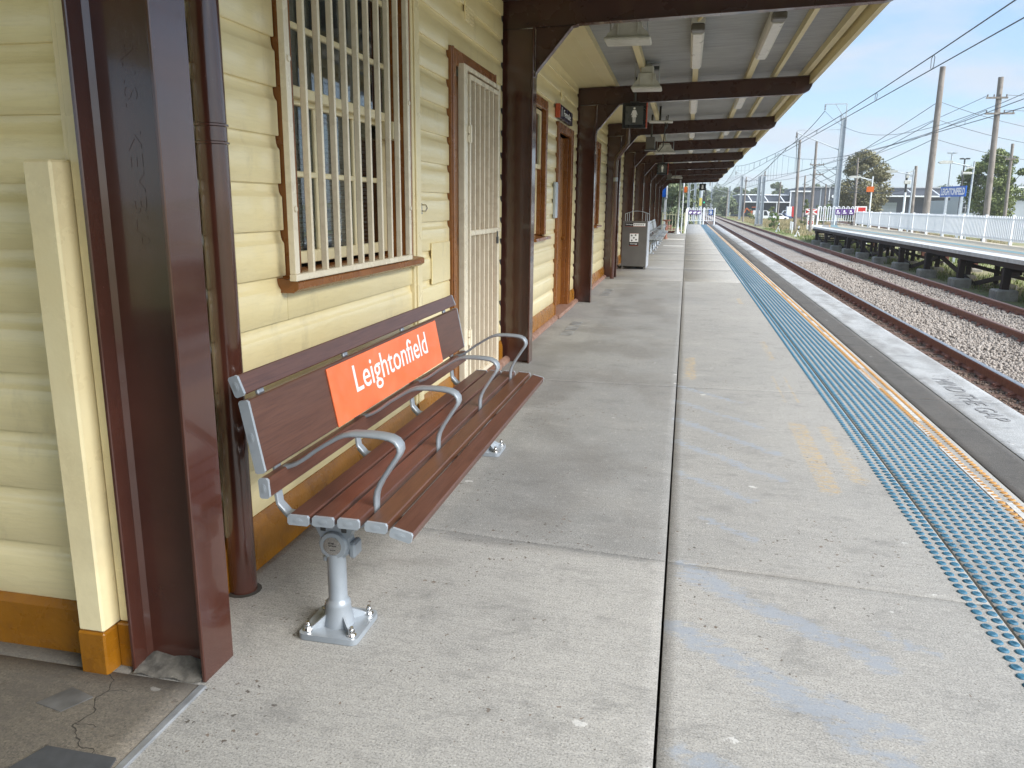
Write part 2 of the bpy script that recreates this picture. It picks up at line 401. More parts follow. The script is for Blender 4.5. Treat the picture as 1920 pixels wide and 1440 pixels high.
MT['insul'] = mat('insulator', (0.16, 0.14, 0.13), None, 3, 0.3, 0.05, 0)
MT['matrub'] = mat('grey_rubber_mat', (0.055, 0.058, 0.062), (0.07, 0.073, 0.078), 30, 0.85, 0.05, 0.4, 200, 0.001)
MT['strip'] = mat('galvanised_edge_strip', (0.22, 0.23, 0.24), (0.40, 0.42, 0.44), 9, 0.5, 0.15, 0.3, 40, metal=0.4)
MT['crack'] = mat('crack_shadow_dirt', (0.045, 0.04, 0.033), None, 30, 0.95, 0.02, 0)
MT['gapconc'] = mat('old_platform_edge_concrete', (0.20, 0.185, 0.165), (0.28, 0.26, 0.23), 5, 0.9, 0.05, 0.3)
MT['signalgreen'] = mat('signal_lens_green', (0.05, 0.6, 0.35), None, 3, 0.3, 0.05, 0)
MT['yellow'] = mat('yellow_plate', (0.6, 0.5, 0.12), None, 3, 0.5, 0.05, 0)

def slabmat(name, grey, beige, patchy=1.0, speck=1.0):
    """Concrete; the point attribute 'wear' carries where paint and stains lie: R blue-grey paint, G dark stain, B yellow paint, A beige share."""
    mt, N, L, b = nmat(name)
    at = N.new('ShaderNodeAttribute'); at.attribute_name = 'wear'
    sp = N.new('ShaderNodeSeparateColor'); L.new(at.outputs['Color'], sp.inputs[0])
    v = coords(N, L, 'pos')
    big = noise(N, L, v, 1.7, 6, 0.6)
    fine = noise(N, L, v, 150, 4, 0.75)
    mid = noise(N, L, v, 32, 5, 0.7)
    strk = noise(N, L, coords(N, L, 'pos', (2.2, 30, 1)), 2.2, 7, 0.68)
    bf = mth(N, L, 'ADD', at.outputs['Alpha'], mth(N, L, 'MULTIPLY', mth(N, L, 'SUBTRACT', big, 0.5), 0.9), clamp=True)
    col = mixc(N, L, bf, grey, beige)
    # broom streaks, mottling, sand grain
    col = mixc(N, L, mth(N, L, 'MULTIPLY', ramp(N, L, strk, 0.42, 0.7), 0.30 * patchy), col, tuple(x * 0.62 for x in grey))
    col = mixc(N, L, mth(N, L, 'MULTIPLY', ramp(N, L, big, 0.5, 0.75), 0.30 * patchy), col, tuple(x * 0.72 for x in beige))
    col = mixc(N, L, mth(N, L, 'MULTIPLY', ramp(N, L, mid, 0.52, 0.70), 0.42 * speck), col, tuple(x * 0.50 for x in beige))
    col = mixc(N, L, mth(N, L, 'MULTIPLY', ramp(N, L, mid, 0.30, 0.44, (1, 1, 1), (0, 0, 0)), 0.35 * speck), col, tuple(min(1, x * 1.45) for x in beige))
    col = mixc(N, L, mth(N, L, 'MULTIPLY', ramp(N, L, fine, 0.52, 0.66), 0.75 * speck), col, tuple(x * 0.36 for x in grey))
    col = mixc(N, L, mth(N, L, 'MULTIPLY', ramp(N, L, fine, 0.34, 0.46, (1, 1, 1), (0, 0, 0)), 0.60 * speck), col, tuple(min(1, x * 1.6) for x in beige))
    # exposed aggregate and pits
    vo = N.new('ShaderNodeTexVoronoi'); vo.inputs['Scale'].default_value = 52
    vd = N.new('ShaderNodeVectorMath'); vd.operation = 'ADD'
    nv = N.new('ShaderNodeTexNoise'); nv.inputs['Scale'].default_value = 60; L.new(v, nv.inputs['Vector'])
    sc = N.new('ShaderNodeVectorMath'); sc.operation = 'SCALE'; sc.inputs['Scale'].default_value = 0.03
    L.new(nv.outputs['Color'], sc.inputs[0]); L.new(v, vd.inputs[0]); L.new(sc.outputs[0], vd.inputs[1])
    L.new(vd.outputs[0], vo.inputs['Vector'])
    sc2 = N.new('ShaderNodeSeparateColor'); L.new(vo.outputs['Color'], sc2.inputs[0])
    thr = mth(N, L, 'MULTIPLY', mth(N, L, 'POWER', sc2.outputs[0], 7.0), 0.42 * speck)
    dens = ramp(N, L, noise(N, L, coords(N, L, 'pos', (1, 1, 1), (9, 4, 0)), 1.4, 3), 0.42, 0.62)
    pit = mth(N, L, 'LESS_THAN', vo.outputs['Distance'], mth(N, L, 'MULTIPLY', thr, mth(N, L, 'ADD', mth(N, L, 'MULTIPLY', dens, 1.0), 0.18)))
    col = mixc(N, L, mth(N, L, 'MULTIPLY', pit, 0.8), col, mixc(N, L, sc2.outputs[1], (0.05, 0.04, 0.03), (0.17, 0.12, 0.085)))
    # droppings: small white spots
    vo2 = N.new('ShaderNodeTexVoronoi'); vo2.inputs['Scale'].default_value = 4.5
    L.new(coords(N, L, 'pos', (1, 1.6, 1), (2, 6, 1)), vo2.inputs['Vector'])
    sc3 = N.new('ShaderNodeSeparateColor'); L.new(vo2.outputs['Color'], sc3.inputs[0])
    dm = mth(N, L, 'LESS_THAN', mth(N, L, 'ADD', vo2.outputs['Distance'], mth(N, L, 'MULTIPLY', mth(N, L, 'SUBTRACT', mid, 0.5), 0.25)),
             mth(N, L, 'MULTIPLY', mth(N, L, 'POWER', sc3.outputs[0], 6.0), 0.13))
    col = mixc(N, L, mth(N, L, 'MULTIPLY', dm, 0.6), col, (0.62, 0.62, 0.60))
    vo3 = N.new('ShaderNodeTexVoronoi'); vo3.inputs['Scale'].default_value = 3.2
    L.new(coords(N, L, 'pos', (1, 1, 1), (7, 3, 2)), vo3.inputs['Vector'])
    sc4 = N.new('ShaderNodeSeparateColor'); L.new(vo3.outputs['Color'], sc4.inputs[0])
    gm = mth(N, L, 'LESS_THAN', mth(N, L, 'ADD', vo3.outputs['Distance'], mth(N, L, 'MULTIPLY', mth(N, L, 'SUBTRACT', mid, 0.5), 0.16)), mth(N, L, 'MULTIPLY', mth(N, L, 'POWER', sc4.outputs[0], 3.0), 0.085))
    col = mixc(N, L, mth(N, L, 'MULTIPLY', gm, 0.42), col, (0.13, 0.12, 0.105))
    blot = noise(N, L, coords(N, L, 'pos', (1, 1.4, 1), (2, 8, 3)), 4.2, 9, 0.72, 0.3)
    col = mixc(N, L, mth(N, L, 'MULTIPLY', ramp(N, L, blot, 0.53, 0.66), 0.34 * patchy), col, tuple(x * 0.55 for x in grey))
    col = mixc(N, L, mth(N, L, 'MULTIPLY', ramp(N, L, blot, 0.30, 0.42, (1, 1, 1), (0, 0, 0)), 0.25 * patchy), col, tuple(min(1, x * 1.25) for x in beige))
    # stains and paint carried by the wear attribute, broken up by noise
    rag = noise(N, L, coords(N, L, 'pos', (1, 2.2, 1)), 16, 8, 0.75)
    rg = mth(N, L, 'MULTIPLY', mth(N, L, 'SUBTRACT', rag, 0.5), 2.3)
    dk = mth(N, L, 'MULTIPLY', mth(N, L, 'ADD', sp.outputs[1], mth(N, L, 'MULTIPLY', rg, sp.outputs[1])), 0.8, clamp=True)
    col = mixc(N, L, dk, col, (0.11, 0.098, 0.085))
    def paint(ch, c, lo=0.38, k=3.6, op=0.75):
        nonlocal col
        f = mth(N, L, 'MULTIPLY', mth(N, L, 'SUBTRACT', mth(N, L, 'ADD', ch, rg), lo + 0.12), k, clamp=True)
        f = mth(N, L, 'MULTIPLY', f, mth(N, L, 'MULTIPLY', ch, op, clamp=True), clamp=True)
        col = mixc(N, L, f, col, c)
    paint(sp.outputs[0], (0.265, 0.30, 0.35), op=0.9)
    paint(sp.outputs[2], (0.50, 0.34, 0.13), op=0.95)
    L.new(col, b.inputs['Base Color'])
    b.inputs['Roughness'].default_value = 0.82
    b1 = bumpn(N, L, b, fine, 0.45, 0.002)
    b2 = bumpn(N, L, b, mid, 0.35, 0.004, b1)
    bumpn(N, L, b, mth(N, L, 'MULTIPLY', pit, -1), 0.6, 0.003, b2)
    return mt
MT['slab'] = slabmat('platform_concrete', (0.222, 0.222, 0.215), (0.375, 0.365, 0.34))
MT['oldslab'] = slabmat('old_rough_concrete', (0.15, 0.138, 0.12), (0.215, 0.185, 0.14), 1.3, 1.3)
MT['asphalt'] = slabmat('dark_weathered_coping', (0.085, 0.080, 0.073), (0.135, 0.126, 0.114), 1.6, 1.3)
MT['whitecope'] = slabmat('worn_white_coping', (0.33, 0.34, 0.345), (0.53, 0.54, 0.54), 1.6, 1.0)
MT['whiteline'] = slabmat('worn_white_line', (0.62, 0.62, 0.60), (0.72, 0.72, 0.70), 0.5, 0.3)

# ------------------------------------------------------------------ mesh builder
ORG = {}
def setp(o, parent):
    if parent is not None:
        o.parent = parent

class MB:
    def __init__(s):
        s.v = []; s.f = []; s.mi = []
    def add(s, vs, fs, mi=0):
        n = len(s.v)
        s.v.extend([tuple(p) for p in vs])
        for f in fs:
            s.f.append(tuple(i + n for i in f)); s.mi.append(mi)
    def box(s, x0, x1, y0, y1, z0, z1, mi=0):
        s.add([(x0, y0, z0), (x1, y0, z0), (x1, y1, z0), (x0, y1, z0), (x0, y0, z1), (x1, y0, z1), (x1, y1, z1), (x0, y1, z1)],
              [(0, 3, 2, 1), (4, 5, 6, 7), (0, 1, 5, 4), (1, 2, 6, 5), (2, 3, 7, 6), (3, 0, 4, 7)], mi)
    def cbox(s, x0, x1, y0, y1, z0, z1, c=0.004, mi=0):
        """box with chamfered edges"""
        lo = (x0, y0, z0); hi = (x1, y1, z1)
        c = min(c, (x1 - x0) / 2.2, (y1 - y0) / 2.2, (z1 - z0) / 2.2)
        vs = []; idx = {}
        for sx in (0, 1):
            for sy in (0, 1):
                for sz in (0, 1):
                    for ax in range(3):
                        p = []
                        for k, sg in enumerate((sx, sy, sz)):
                            q = hi[k] if sg else lo[k]
                            if k != ax: q += -c if sg else c
                            p.append(q)
                        idx[(sx, sy, sz, ax)] = len(vs); vs.append(p)
        fs = []
        for ax in range(3):
            o = [k for k in range(3) if k != ax]
            for sg in (0, 1):
                q = []
                for a, b2 in ((0, 0), (1, 0), (1, 1), (0, 1)):
                    key = [0, 0, 0]; key[ax] = sg; key[o[0]] = a; key[o[1]] = b2
                    q.append(idx[(*key, ax)])
                fs.append(q)
        for ax in range(3):   # edges along ax
            o = [k for k in range(3) if k != ax]
            for a in (0, 1):
                for b2 in (0, 1):
                    k0 = [0, 0, 0]; k0[o[0]] = a; k0[o[1]] = b2
                    k1 = list(k0); k0[ax] = 0; k1[ax] = 1
                    fs.append([idx[(*k0, o[0])], idx[(*k1, o[0])], idx[(*k1, o[1])], idx[(*k0, o[1])]])
        for sx in (0, 1):
            for sy in (0, 1):
                for sz in (0, 1):
                    fs.append([idx[(sx, sy, sz, a)] for a in range(3)])
        # orient faces outward
        cen = Vector(((x0 + x1) / 2, (y0 + y1) / 2, (z0 + z1) / 2)); out = []
        for q in fs:
            a, b2, c2 = (Vector(vs[q[0]]), Vector(vs[q[1]]), Vector(vs[q[2]]))
            n = (b2 - a).cross(c2 - a)
            mid = sum((Vector(vs[i]) for i in q), Vector()) / len(q)
            out.append(tuple(q) if n.dot(mid - cen) > 0 else tuple(reversed(q)))
        s.add(vs, out, mi)
    def obox(s, p0, p1, w, h, up=(0, 0, 1), mi=0, w1=None, h1=None):
        """bar from p0 to p1: width w across, height h along up"""
        p0 = Vector(p0); p1 = Vector(p1); d = (p1 - p0).normalized()
        up = Vector(up); sd_ = d.cross(up)
        if sd_.length < 1e-4: sd_ = d.cross(Vector((1, 0, 0)))
        sd_.normalize(); up = sd_.cross(d).normalized()
        w1 = w if w1 is None else w1; h1 = h if h1 is None else h1
        vs = []
        for p, ww, hh in ((p0, w, h), (p1, w1, h1)):
            for a, b2 in ((-1, -1), (1, -1), (1, 1), (-1, 1)):
                vs.append(p + sd_ * (a * ww / 2) + up * (b2 * hh / 2))
        s.add(vs, [(0, 1, 2, 3), (7, 6, 5, 4), (0, 4, 5, 1), (1, 5, 6, 2), (2, 6, 7, 3), (3, 7, 4, 0)], mi)
    def cyl(s, p0, p1, r0, r1=None, n=12, mi=0, caps=True):
        if r1 is None: r1 = r0
        p0 = Vector(p0); p1 = Vector(p1); d = (p1 - p0).normalized()
        a = d.orthogonal().normalized(); b2 = d.cross(a)
        vs = []
        for p, r in ((p0, r0), (p1, r1)):
            for i in range(n):
                t = 2 * math.pi * i / n
                vs.append(p + (a * math.cos(t) + b2 * math.sin(t)) * r)
        fs = [(i, (i + 1) % n, n + (i + 1) % n, n + i) for i in range(n)]
        if caps:
            fs.append(tuple(reversed(range(n)))); fs.append(tuple(range(n, 2 * n)))
        s.add(vs, fs, mi)
    def tube(s, path, r, n=8, mi=0, radii=None, caps=True):
        P = [Vector(p) for p in path]; k = len(P)
        vs = []; a = None
        for i, p in enumerate(P):
            t = (P[min(i + 1, k - 1)] - P[max(i - 1, 0)])
            t = t.normalized() if t.length > 1e-9 else Vector((0, 0, 1))
            if a is None: a = t.orthogonal().normalized()
            a = (a - t * a.dot(t)); a = a.normalized() if a.length > 1e-6 else t.orthogonal().normalized()
            b2 = t.cross(a)
            rr = radii[i] if radii else r
            for j in range(n):
                an = 2 * math.pi * j / n
                vs.append(p + (a * math.cos(an) + b2 * math.sin(an)) * rr)
        fs = []
        for i in range(k - 1):
            for j in range(n):
                fs.append((i * n + j, i * n + (j + 1) % n, (i + 1) * n + (j + 1) % n, (i + 1) * n + j))
        if caps:
            fs.append(tuple(reversed(range(n)))); fs.append(tuple(range((k - 1) * n, k * n)))
        s.add(vs, fs, mi)
    def ribbon(s, path, wdir, w, t, mi=0, ws=None):
        """flat bar of width w (along wdir) and thickness t swept along a planar path"""
        P = [Vector(p) for p in path]; wd = Vector(wdir).normalized(); k = len(P); vs = []
        c = min(t, w) * 0.25
        for i, p in enumerate(P):
            tg = (P[min(i + 1, k - 1)] - P[max(i - 1, 0)]).normalized()
            nn = tg.cross(wd).normalized()
            ww = ws[i] if ws else w
            for a, b2 in ((-1, -1), (-1, 1), (1, 1), (1, -1)):
                hw = ww / 2; ht = t / 2
                if a * b2 > 0:
                    vs.append(p + wd * (a * (hw - c)) + nn * (b2 * ht)) if False else None
            pts = [(-hw_, q) for hw_, q in ()]
            hw = ww / 2; ht = t / 2
            for (a, b2) in ((-hw + c, -ht), (hw - c, -ht), (hw, -ht + c), (hw, ht - c), (hw - c, ht), (-hw + c, ht), (-hw, ht - c), (-hw, -ht + c)):
                vs.append(p + wd * a + nn * b2)
        vs = [q for q in vs if q is not None]
        n = 8; fs = []
        for i in range(k - 1):
            for j in range(n):
                fs.append((i * n + j, (i + 1) * n + j, (i + 1) * n + (j + 1) % n, i * n + (j + 1) % n))
        fs.append(tuple(range(n))); fs.append(tuple(reversed(range((k - 1) * n, k * n))))
        s.add(vs, fs, mi)
    def prism(s, poly, O, U, V, W, mi=0):
        """polygon (u,v) at origin O spanned by U,V, extruded by vector W"""
        O = Vector(O); U = Vector(U); V = Vector(V); W = Vector(W); n = len(poly)
        a = [O + U * p[0] + V * p[1] for p in poly]
        vs = a + [p + W for p in a]
        area = sum(poly[i][0] * poly[(i + 1) % n][1] - poly[(i + 1) % n][0] * poly[i][1] for i in range(n))
        flip = (U.cross(V).dot(W) * area) > 0
        f0 = tuple(reversed(range(n))); f1 = tuple(range(n, 2 * n))
        sides = [(i, (i + 1) % n, n + (i + 1) % n, n + i) for i in range(n)]
        fs = [f0, f1] + sides
        if not flip: fs = [tuple(reversed(f)) for f in fs]
        s.add(vs, fs, mi)
    def rev(s, prof, c, n=24, mi=0, axis='z'):
        """profile (r, h) revolved about axis at c"""
        c = Vector(c); vs = []; k = len(prof)
        for r, h in prof:
            for j in range(n):
                t = 2 * math.pi * j / n
                p = (r * math.cos(t), r * math.sin(t), h)
                if axis == 'y': p = (p[0], -p[2], p[1]) if False else (p[0], p[2], -p[1])
                elif axis == 'x': p = (p[2], p[0], p[1])
                vs.append(c + Vector(p))
        fs = [(i * n + j, i * n + (j + 1) % n, (i + 1) * n + (j + 1) % n, (i + 1) * n + j) for i in range(k - 1) for j in range(n)]
        fs.append(tuple(reversed(range(n)))); fs.append(tuple(range((k - 1) * n, k * n)))
        s.add(vs, fs, mi)
    def build(s, name, mats, parent=None, smooth=True, ang=35, local=False, **props):
        me = bpy.data.meshes.new(name)
        off = ORG.get(parent.name, Vector()) if (parent is not None and not local) else Vector()
        if not isinstance(mats, (list, tuple)): mats = [mats]
        me.from_pydata([(p[0] - off[0], p[1] - off[1], p[2] - off[2]) for p in s.v], [], s.f)
        for q in mats: me.materials.append(MT[q])
        if len(mats) > 1: me.polygons.foreach_set('material_index', s.mi)
        if smooth:
            me.shade_smooth(); me.set_sharp_from_angle(angle=R(ang))
        me.update()
        o = bpy.data.objects.new(name, me); COL.objects.link(o); setp(o, parent)
        if parent is not None: ORG[o.name] = off
        for k2, val in props.items(): o[k2] = val
        return o

def mesh_np(name, V, F, mats, parent=None, smooth=False, **props):
    me = bpy.data.meshes.new(name)
    V = np.asarray(V, dtype=np.float32); F = np.asarray(F, dtype=np.int32); k = F.shape[1]
    if parent is not None: V = V - np.array(ORG[parent.name][:], dtype=np.float32)
    me.vertices.add(len(V)); me.vertices.foreach_set('co', V.ravel())
    me.loops.add(F.size); me.loops.foreach_set('vertex_index', F.ravel())
    me.polygons.add(len(F)); me.polygons.foreach_set('loop_start', np.arange(0, F.size, k, dtype=np.int32))
    me.polygons.foreach_set('loop_total', np.full(len(F), k, dtype=np.int32))
    if smooth: me.polygons.foreach_set('use_smooth', np.ones(len(F), dtype=bool))
    me.materials.append(MT[mats]); me.update(calc_edges=True)
    o = bpy.data.objects.new(name, me); COL.objects.link(o); setp(o, parent)
    if parent is not None: ORG[o.name] = ORG[parent.name]
    for k2, val in props.items(): o[k2] = val
    return o

def thing(name, label, cat, loc, group=None, kind=None):
    o = bpy.data.objects.new(name, None); COL.objects.link(o); o.location = loc
    o.empty_display_size = 0.2
    ORG[o.name] = Vector(loc)
    if label: o['label'] = label
    if cat: o['category'] = cat
    if group: o['group'] = group
    if kind: o['kind'] = kind
    return o

def tag(o, label, cat, group=None):
    o['label'] = label; o['category'] = cat
    if group: o['group'] = group
    return o

def struct(o, label=None):
    o['kind'] = 'structure'
    if label: o['label'] = label
    return o

def copy_tree(o, parent=None):
    c = o.copy(); COL.objects.link(c); c.parent = parent
    for ch in o.children: copy_tree(ch, c)
    return c

_font_cache = {}
def text_geo(txt, bold=0.0):
    key = (txt, bold)
    if key not in _font_cache:
        cu = bpy.data.curves.new('t', 'FONT'); cu.body = txt; cu.size = 1.0; cu.extrude = 0.5; cu.resolution_u = 3; cu.offset = bold
        ob = bpy.data.objects.new('t', cu); COL.objects.link(ob)
        dg = bpy.context.evaluated_depsgraph_get()
        me = bpy.data.meshes.new_from_object(ob.evaluated_get(dg))
        vs = [tuple(v.co) for v in me.vertices]; fs = [tuple(p.vertices) for p in me.polygons]
        bpy.data.objects.remove(ob); bpy.data.meshes.remove(me); bpy.data.curves.remove(cu)
        _font_cache[key] = (vs, fs)
    return _font_cache[key]

def put_text(mb, txt, O, U, V, W, width, height, bold=0.0, mi=0):
    """text fitted to a width x height box whose lower left corner is O; U right, V up, W outward with thickness |W|"""
    vs, fs = text_geo(txt, bold)
    xs = [v[0] for v in vs]; ys = [v[1] for v in vs]
    x0, x1, y0, y1 = min(xs), max(xs), min(ys), max(ys)
    O = Vector(O); U = Vector(U); V = Vector(V); W = Vector(W)
    out = [O + U * ((v[0] - x0) / (x1 - x0) * width) + V * ((v[1] - y0) / (y1 - y0) * height) + W * (v[2] + 0.5) for v in vs]
    mb.add(out, fs, mi)

def fbm(x, y, seed=0, octv=4):
    """cheap smooth value noise in 0..1 for painting attributes"""
    out = np.zeros_like(x, dtype=float); amp = 1; tot = 0
    for o in range(octv):
        xi = np.floor(x).astype(int); yi = np.floor(y).astype(int)
        xf = x - xi; yf = y - yi
        def h(a, b2):
            n = (a * 374761393 + b2 * 668265263 + (seed + o) * 1442695041) & 0x7fffffff
            n = ((n ^ (n >> 13)) * 1274126177) & 0x7fffffff
            return ((n ^ (n >> 16)) & 0xffff) / 65535.0
        u = xf * xf * (3 - 2 * xf); w = yf * yf * (3 - 2 * yf)
        val = (h(xi, yi) * (1 - u) + h(xi + 1, yi) * u) * (1 - w) + (h(xi, yi + 1) * (1 - u) + h(xi + 1, yi + 1) * u) * w
        out += val * amp; tot += amp; amp *= 0.5; x = x * 2.03 + 11.7; y = y * 2.03 + 5.3
    return out / tot

# ------------------------------------------------------------------ ground, ballast, track
def quad_sheet(name, x0, x1, y0, y1, z, m_, nx=1, ny=1, parent=None):
    xs = np.linspace(x0, x1, nx + 1); ys = np.linspace(y0, y1, ny + 1)
    X, Y = np.meshgrid(xs, ys); V = np.stack([X.ravel(), Y.ravel(), np.full(X.size, z)], 1)
    i = np.arange(ny)[:, None] * (nx + 1) + np.arange(nx)[None, :]
    F = np.stack([i, i + 1, i + nx + 2, i + nx + 1], -1).reshape(-1, 4)
    return mesh_np(name, V, F, m_, parent)

struct(quad_sheet('ground', -1500, 1500, -600, 2400, -1.42, 'ground'))

def ballast():
    nx, ny = 40, 260
    xs = np.linspace(2.9, 10.6, nx + 1); ys = -10 + (np.linspace(0, 1, ny + 1) ** 1.6) * 900
    X, Y = np.meshgrid(xs, ys)
    # the two tracks bend very slightly left far away
    Z = -1.262 + (fbm(X * 1.3, Y * 1.3, 3) - 0.5) * 0.05
    Z = np.where(X > 9.5, -1.262 - (X - 9.5) * 0.24, Z)
    Z = np.where(X < 3.2, -1.3, Z)
    V = np.stack([X.ravel(), Y.ravel(), Z.ravel()], 1)
    i = np.arange(ny)[:, None] * (nx + 1) + np.arange(nx)[None, :]
    F = np.stack([i, i + 1, i + nx + 2, i + nx + 1], -1).reshape(-1, 4)
    o = mesh_np('ballast_bed', V, F, 'ballast', None, True); struct(o)
ballast()

def stones(name, n, x0, x1, y0, y1, zc, s0, s1, density_pow=1.0, mat_='stone'):
    ph = (1 + 5 ** 0.5) / 2
    ico = np.array([(-1, ph, 0), (1, ph, 0), (-1, -ph, 0), (1, -ph, 0), (0, -1, ph), (0, 1, ph), (0, -1, -ph), (0, 1, -ph), (ph, 0, -1), (ph, 0, 1), (-ph, 0, -1), (-ph, 0, 1)]) / 1.9
    fc = np.array([(0, 11, 5), (0, 5, 1), (0, 1, 7), (0, 7, 10), (0, 10, 11), (1, 5, 9), (5, 11, 4), (11, 10, 2), (10, 7, 6), (7, 1, 8), (3, 9, 4), (3, 4, 2), (3, 2, 6), (3, 6, 8), (3, 8, 9), (4, 9, 5), (2, 4, 11), (6, 2, 10), (8, 6, 7), (9, 8, 1)])
    c = np.stack([rng.uniform(x0, x1, n), y0 + (y1 - y0) * rng.uniform(0, 1, n) ** density_pow, np.zeros(n)], 1)
    c[:, 2] = zc + (fbm(c[:, 0] * 1.3, c[:, 1] * 1.3, 3) - 0.5) * 0.05 + rng.uniform(-0.006, 0.02, n)
    c[:, 2] = np.where(c[:, 0] > 9.5, c[:, 2] - (c[:, 0] - 9.5) * 0.24, c[:, 2])
    sz = rng.uniform(s0, s1, (n, 1, 1)) * rng.uniform(0.55, 1.25, (n, 1, 3)) * 0.5
    V = ico[None] * (1 + rng.uniform(-0.28, 0.28, (n, 12, 1)))
    a = rng.uniform(0, 6.28, n); ca, sa = np.cos(a)[:, None], np.sin(a)[:, None]
    V = V * sz
    V = np.stack([V[:, :, 0] * ca - V[:, :, 1] * sa, V[:, :, 0] * sa + V[:, :, 1] * ca, V[:, :, 2]], 2) + c[:, None, :]
    F = fc[None] + (np.arange(n) * 12)[:, None, None]
    o = mesh_np(name, V.reshape(-1, 3), F.reshape(-1, 3), mat_, None)
    o['kind'] = 'stuff'; return o
st = stones('ballast_stones', 43000, 5.26, 10.3, 10.5, 44, -1.252, 0.045, 0.085, 1.35)
tag(st, 'loose grey and tan crushed stone ballast between the rails', 'ballast')
st = stones('platform_foot_stones', 6500, 4.1, 5.32, 9, 30, -1.262, 0.03, 0.07, 1.3, 'brownstone')
tag(st, 'sparse brown stained stones beside the near rail below the platform', 'stones')

track = thing('railway_track', None, None, (6.5, 20, -1.2), kind='structure')
RX = [3.42, 5.11, 7.25, 8.97]
def rail(x, y0, y1, ztop, head, parent, name='rail'):
    ztop += 0.0; K = 1.2
    prof = [(-0.07, 0), (0.07, 0), (0.07, 0.012), (0.014, 0.028), (0.011, 0.11), (0.036, 0.125), (0.036, 0.152), (-0.036, 0.152), (-0.036, 0.125), (-0.011, 0.11), (-0.014, 0.028), (-0.07, 0.012)]
    b = MB(); b.prism(prof, (x, y0, ztop - 0.165 * K), (K, 0, 0), (0, 0, K), (0, y1 - y0, 0), 0)
    hp = [(-0.036, 0.1525), (0.036, 0.1525), (0.036, 0.158), (0.028, 0.165), (-0.028, 0.165), (-0.036, 0.158)]
    b.prism(hp, (x, y0, ztop - 0.165 * K), (K, 0, 0), (0, 0, K), (0, y1 - y0, 0), 1)
    return b.build(name, ['rust', head], parent, smooth=False)
for i, x in enumerate(RX):
    rail(x, -8, 700, -1.05, 'railhead' if i < 2 else 'railhead2', track)
# sleepers
sb = MB(); sb.cbox(-1.25, 1.25, -0.12, 0.12, -0.12, 0.0, 0.01)
sl0 = sb.build('sleeper', 'sleeper', track, local=True)
nm = 0
for k in range(150):
    y = 9.3 + k * 0.62
    for xc in (4.265, 8.11):
        if xc > 5 and k % 1 == 0 and k >= 60: continue
        o = sl0 if nm == 0 else sl0.copy()
        if nm: COL.objects.link(o)
        o.parent = track
        o.location = (xc - 6.5 + random.uniform(-0.02, 0.02), y - 20, (-1.236 if xc < 5 else -1.262) + 1.2 + random.uniform(-0.004, 0.004))
        nm += 1
cb_ = MB()
cb_.cbox(-0.17, 0.17, -0.09, 0.09, -0.005, 0.018, 0.004)
for sx in (-1, 1):
    cb_.cbox(sx * 0.11 - 0.045, sx * 0.11 + 0.045, -0.05, 0.05, 0.018, 0.05, 0.008)
    cb_.tube([(sx * 0.06, -0.05, 0.04), (sx * 0.10, -0.06, 0.065), (sx * 0.15, -0.02, 0.05), (sx * 0.15, 0.04, 0.05), (sx * 0.08, 0.05, 0.065)], 0.011, 5)
cl0 = cb_.build('rail_fastening', 'rust', track, local=True)
first = True
for x in RX[1:]:
    for k in range(62 if x < 6 else 70):
        y = 9.3 + k * 0.62
        if not first:
            o = cl0.copy(); COL.objects.link(o)
        else: o = cl0; first = False
        o.parent = track; o.location = (x - 6.5, y - 20, -1.243 + 1.2)
# distant siding crossing the grass
sid = thing('siding_track', None, None, (26, 150, -1.3), kind='structure')
for dx in (0, 1.5, 5.2, 6.7):
    b = MB(); b.obox((19.8 + dx, 88, -1.26), (34.0 + dx * 1.0, 300, -1.26), 0.12, 0.16)
    b.build('rail', 'rust', sid)
b = MB(); b.obox((22.5, 86, -1.40), (38.5, 310, -1.40), 9.5, 0.06); b.build('siding_ballast', 'ballast', sid)

# ------------------------------------------------------------------ platform 1
plat = thing('platform', None, None, (0.5, 10, 0), kind='structure')
b = MB()
b.box(-8, 2.36, -6, 47.6, -1.4, -0.035)
b.box(0.0, 2.36, 47.6, 72.5, -1.4, -0.035)
b.build('platform_body', 'joint', plat, smooth=False)
b = MB(); b.box(2.37, 2.56, -6, 72.5, -1.4, -0.16); b.build('platform_wall', 'gapconc', plat, smooth=False)
YJ = [-0.15, 3.29, 6.83, 10.13, 13.5, 16.9, 20.3, 23.7, 27.1, 30.5, 33.9, 37.3, 40.7, 44.1, 47.6, 51, 54.5, 58, 61.5, 65, 68.5, 72.5]
skew = lambda x, y: y if y == 2.0 else y + (-0.085 * x if abs(y - 3.29) < 0.01 else (0.03 * x if y > 0 else 0))
rag_rng = np.random.default_rng(3)
def seg_dist(X, Y, a, b2):
    ax, ay = a; bx, by = b2
    t = np.clip(((X - ax) * (bx - ax) + (Y - ay) * (by - ay)) / ((bx - ax) ** 2 + (by - ay) ** 2), 0, 1)
    return np.hypot(X - (ax + t * (bx - ax)), Y - (ay + t * (by - ay)))
STRIPES = [((0.02, 6.85), (0.5, 6.35), .05), ((0.017, 6.27), (0.60, 5.66), .055), ((0.02, 5.73), (0.66, 5.0), .06), ((0.03, 5.14), (0.62, 4.53), .06),
           ((0.05, 4.54), (0.42, 4.15), .055), ((0.17, 3.85), (0.39, 3.61), .045), ((0.06, 3.30), (0.29, 3.10), .05), ((0.10, 3.18), (0.75, 2.64), .075),
           ((0.05, 2.72), (0.56, 2.26), .085), ((0.56, 2.36), (0.75, 2.25), .06), ((0.07, 2.05), (0.24, 1.98), .06), ((0.56, 2.18), (0.70, 2.12), .045), ((0.8, 2.85), (0.95, 2.75), .04)]
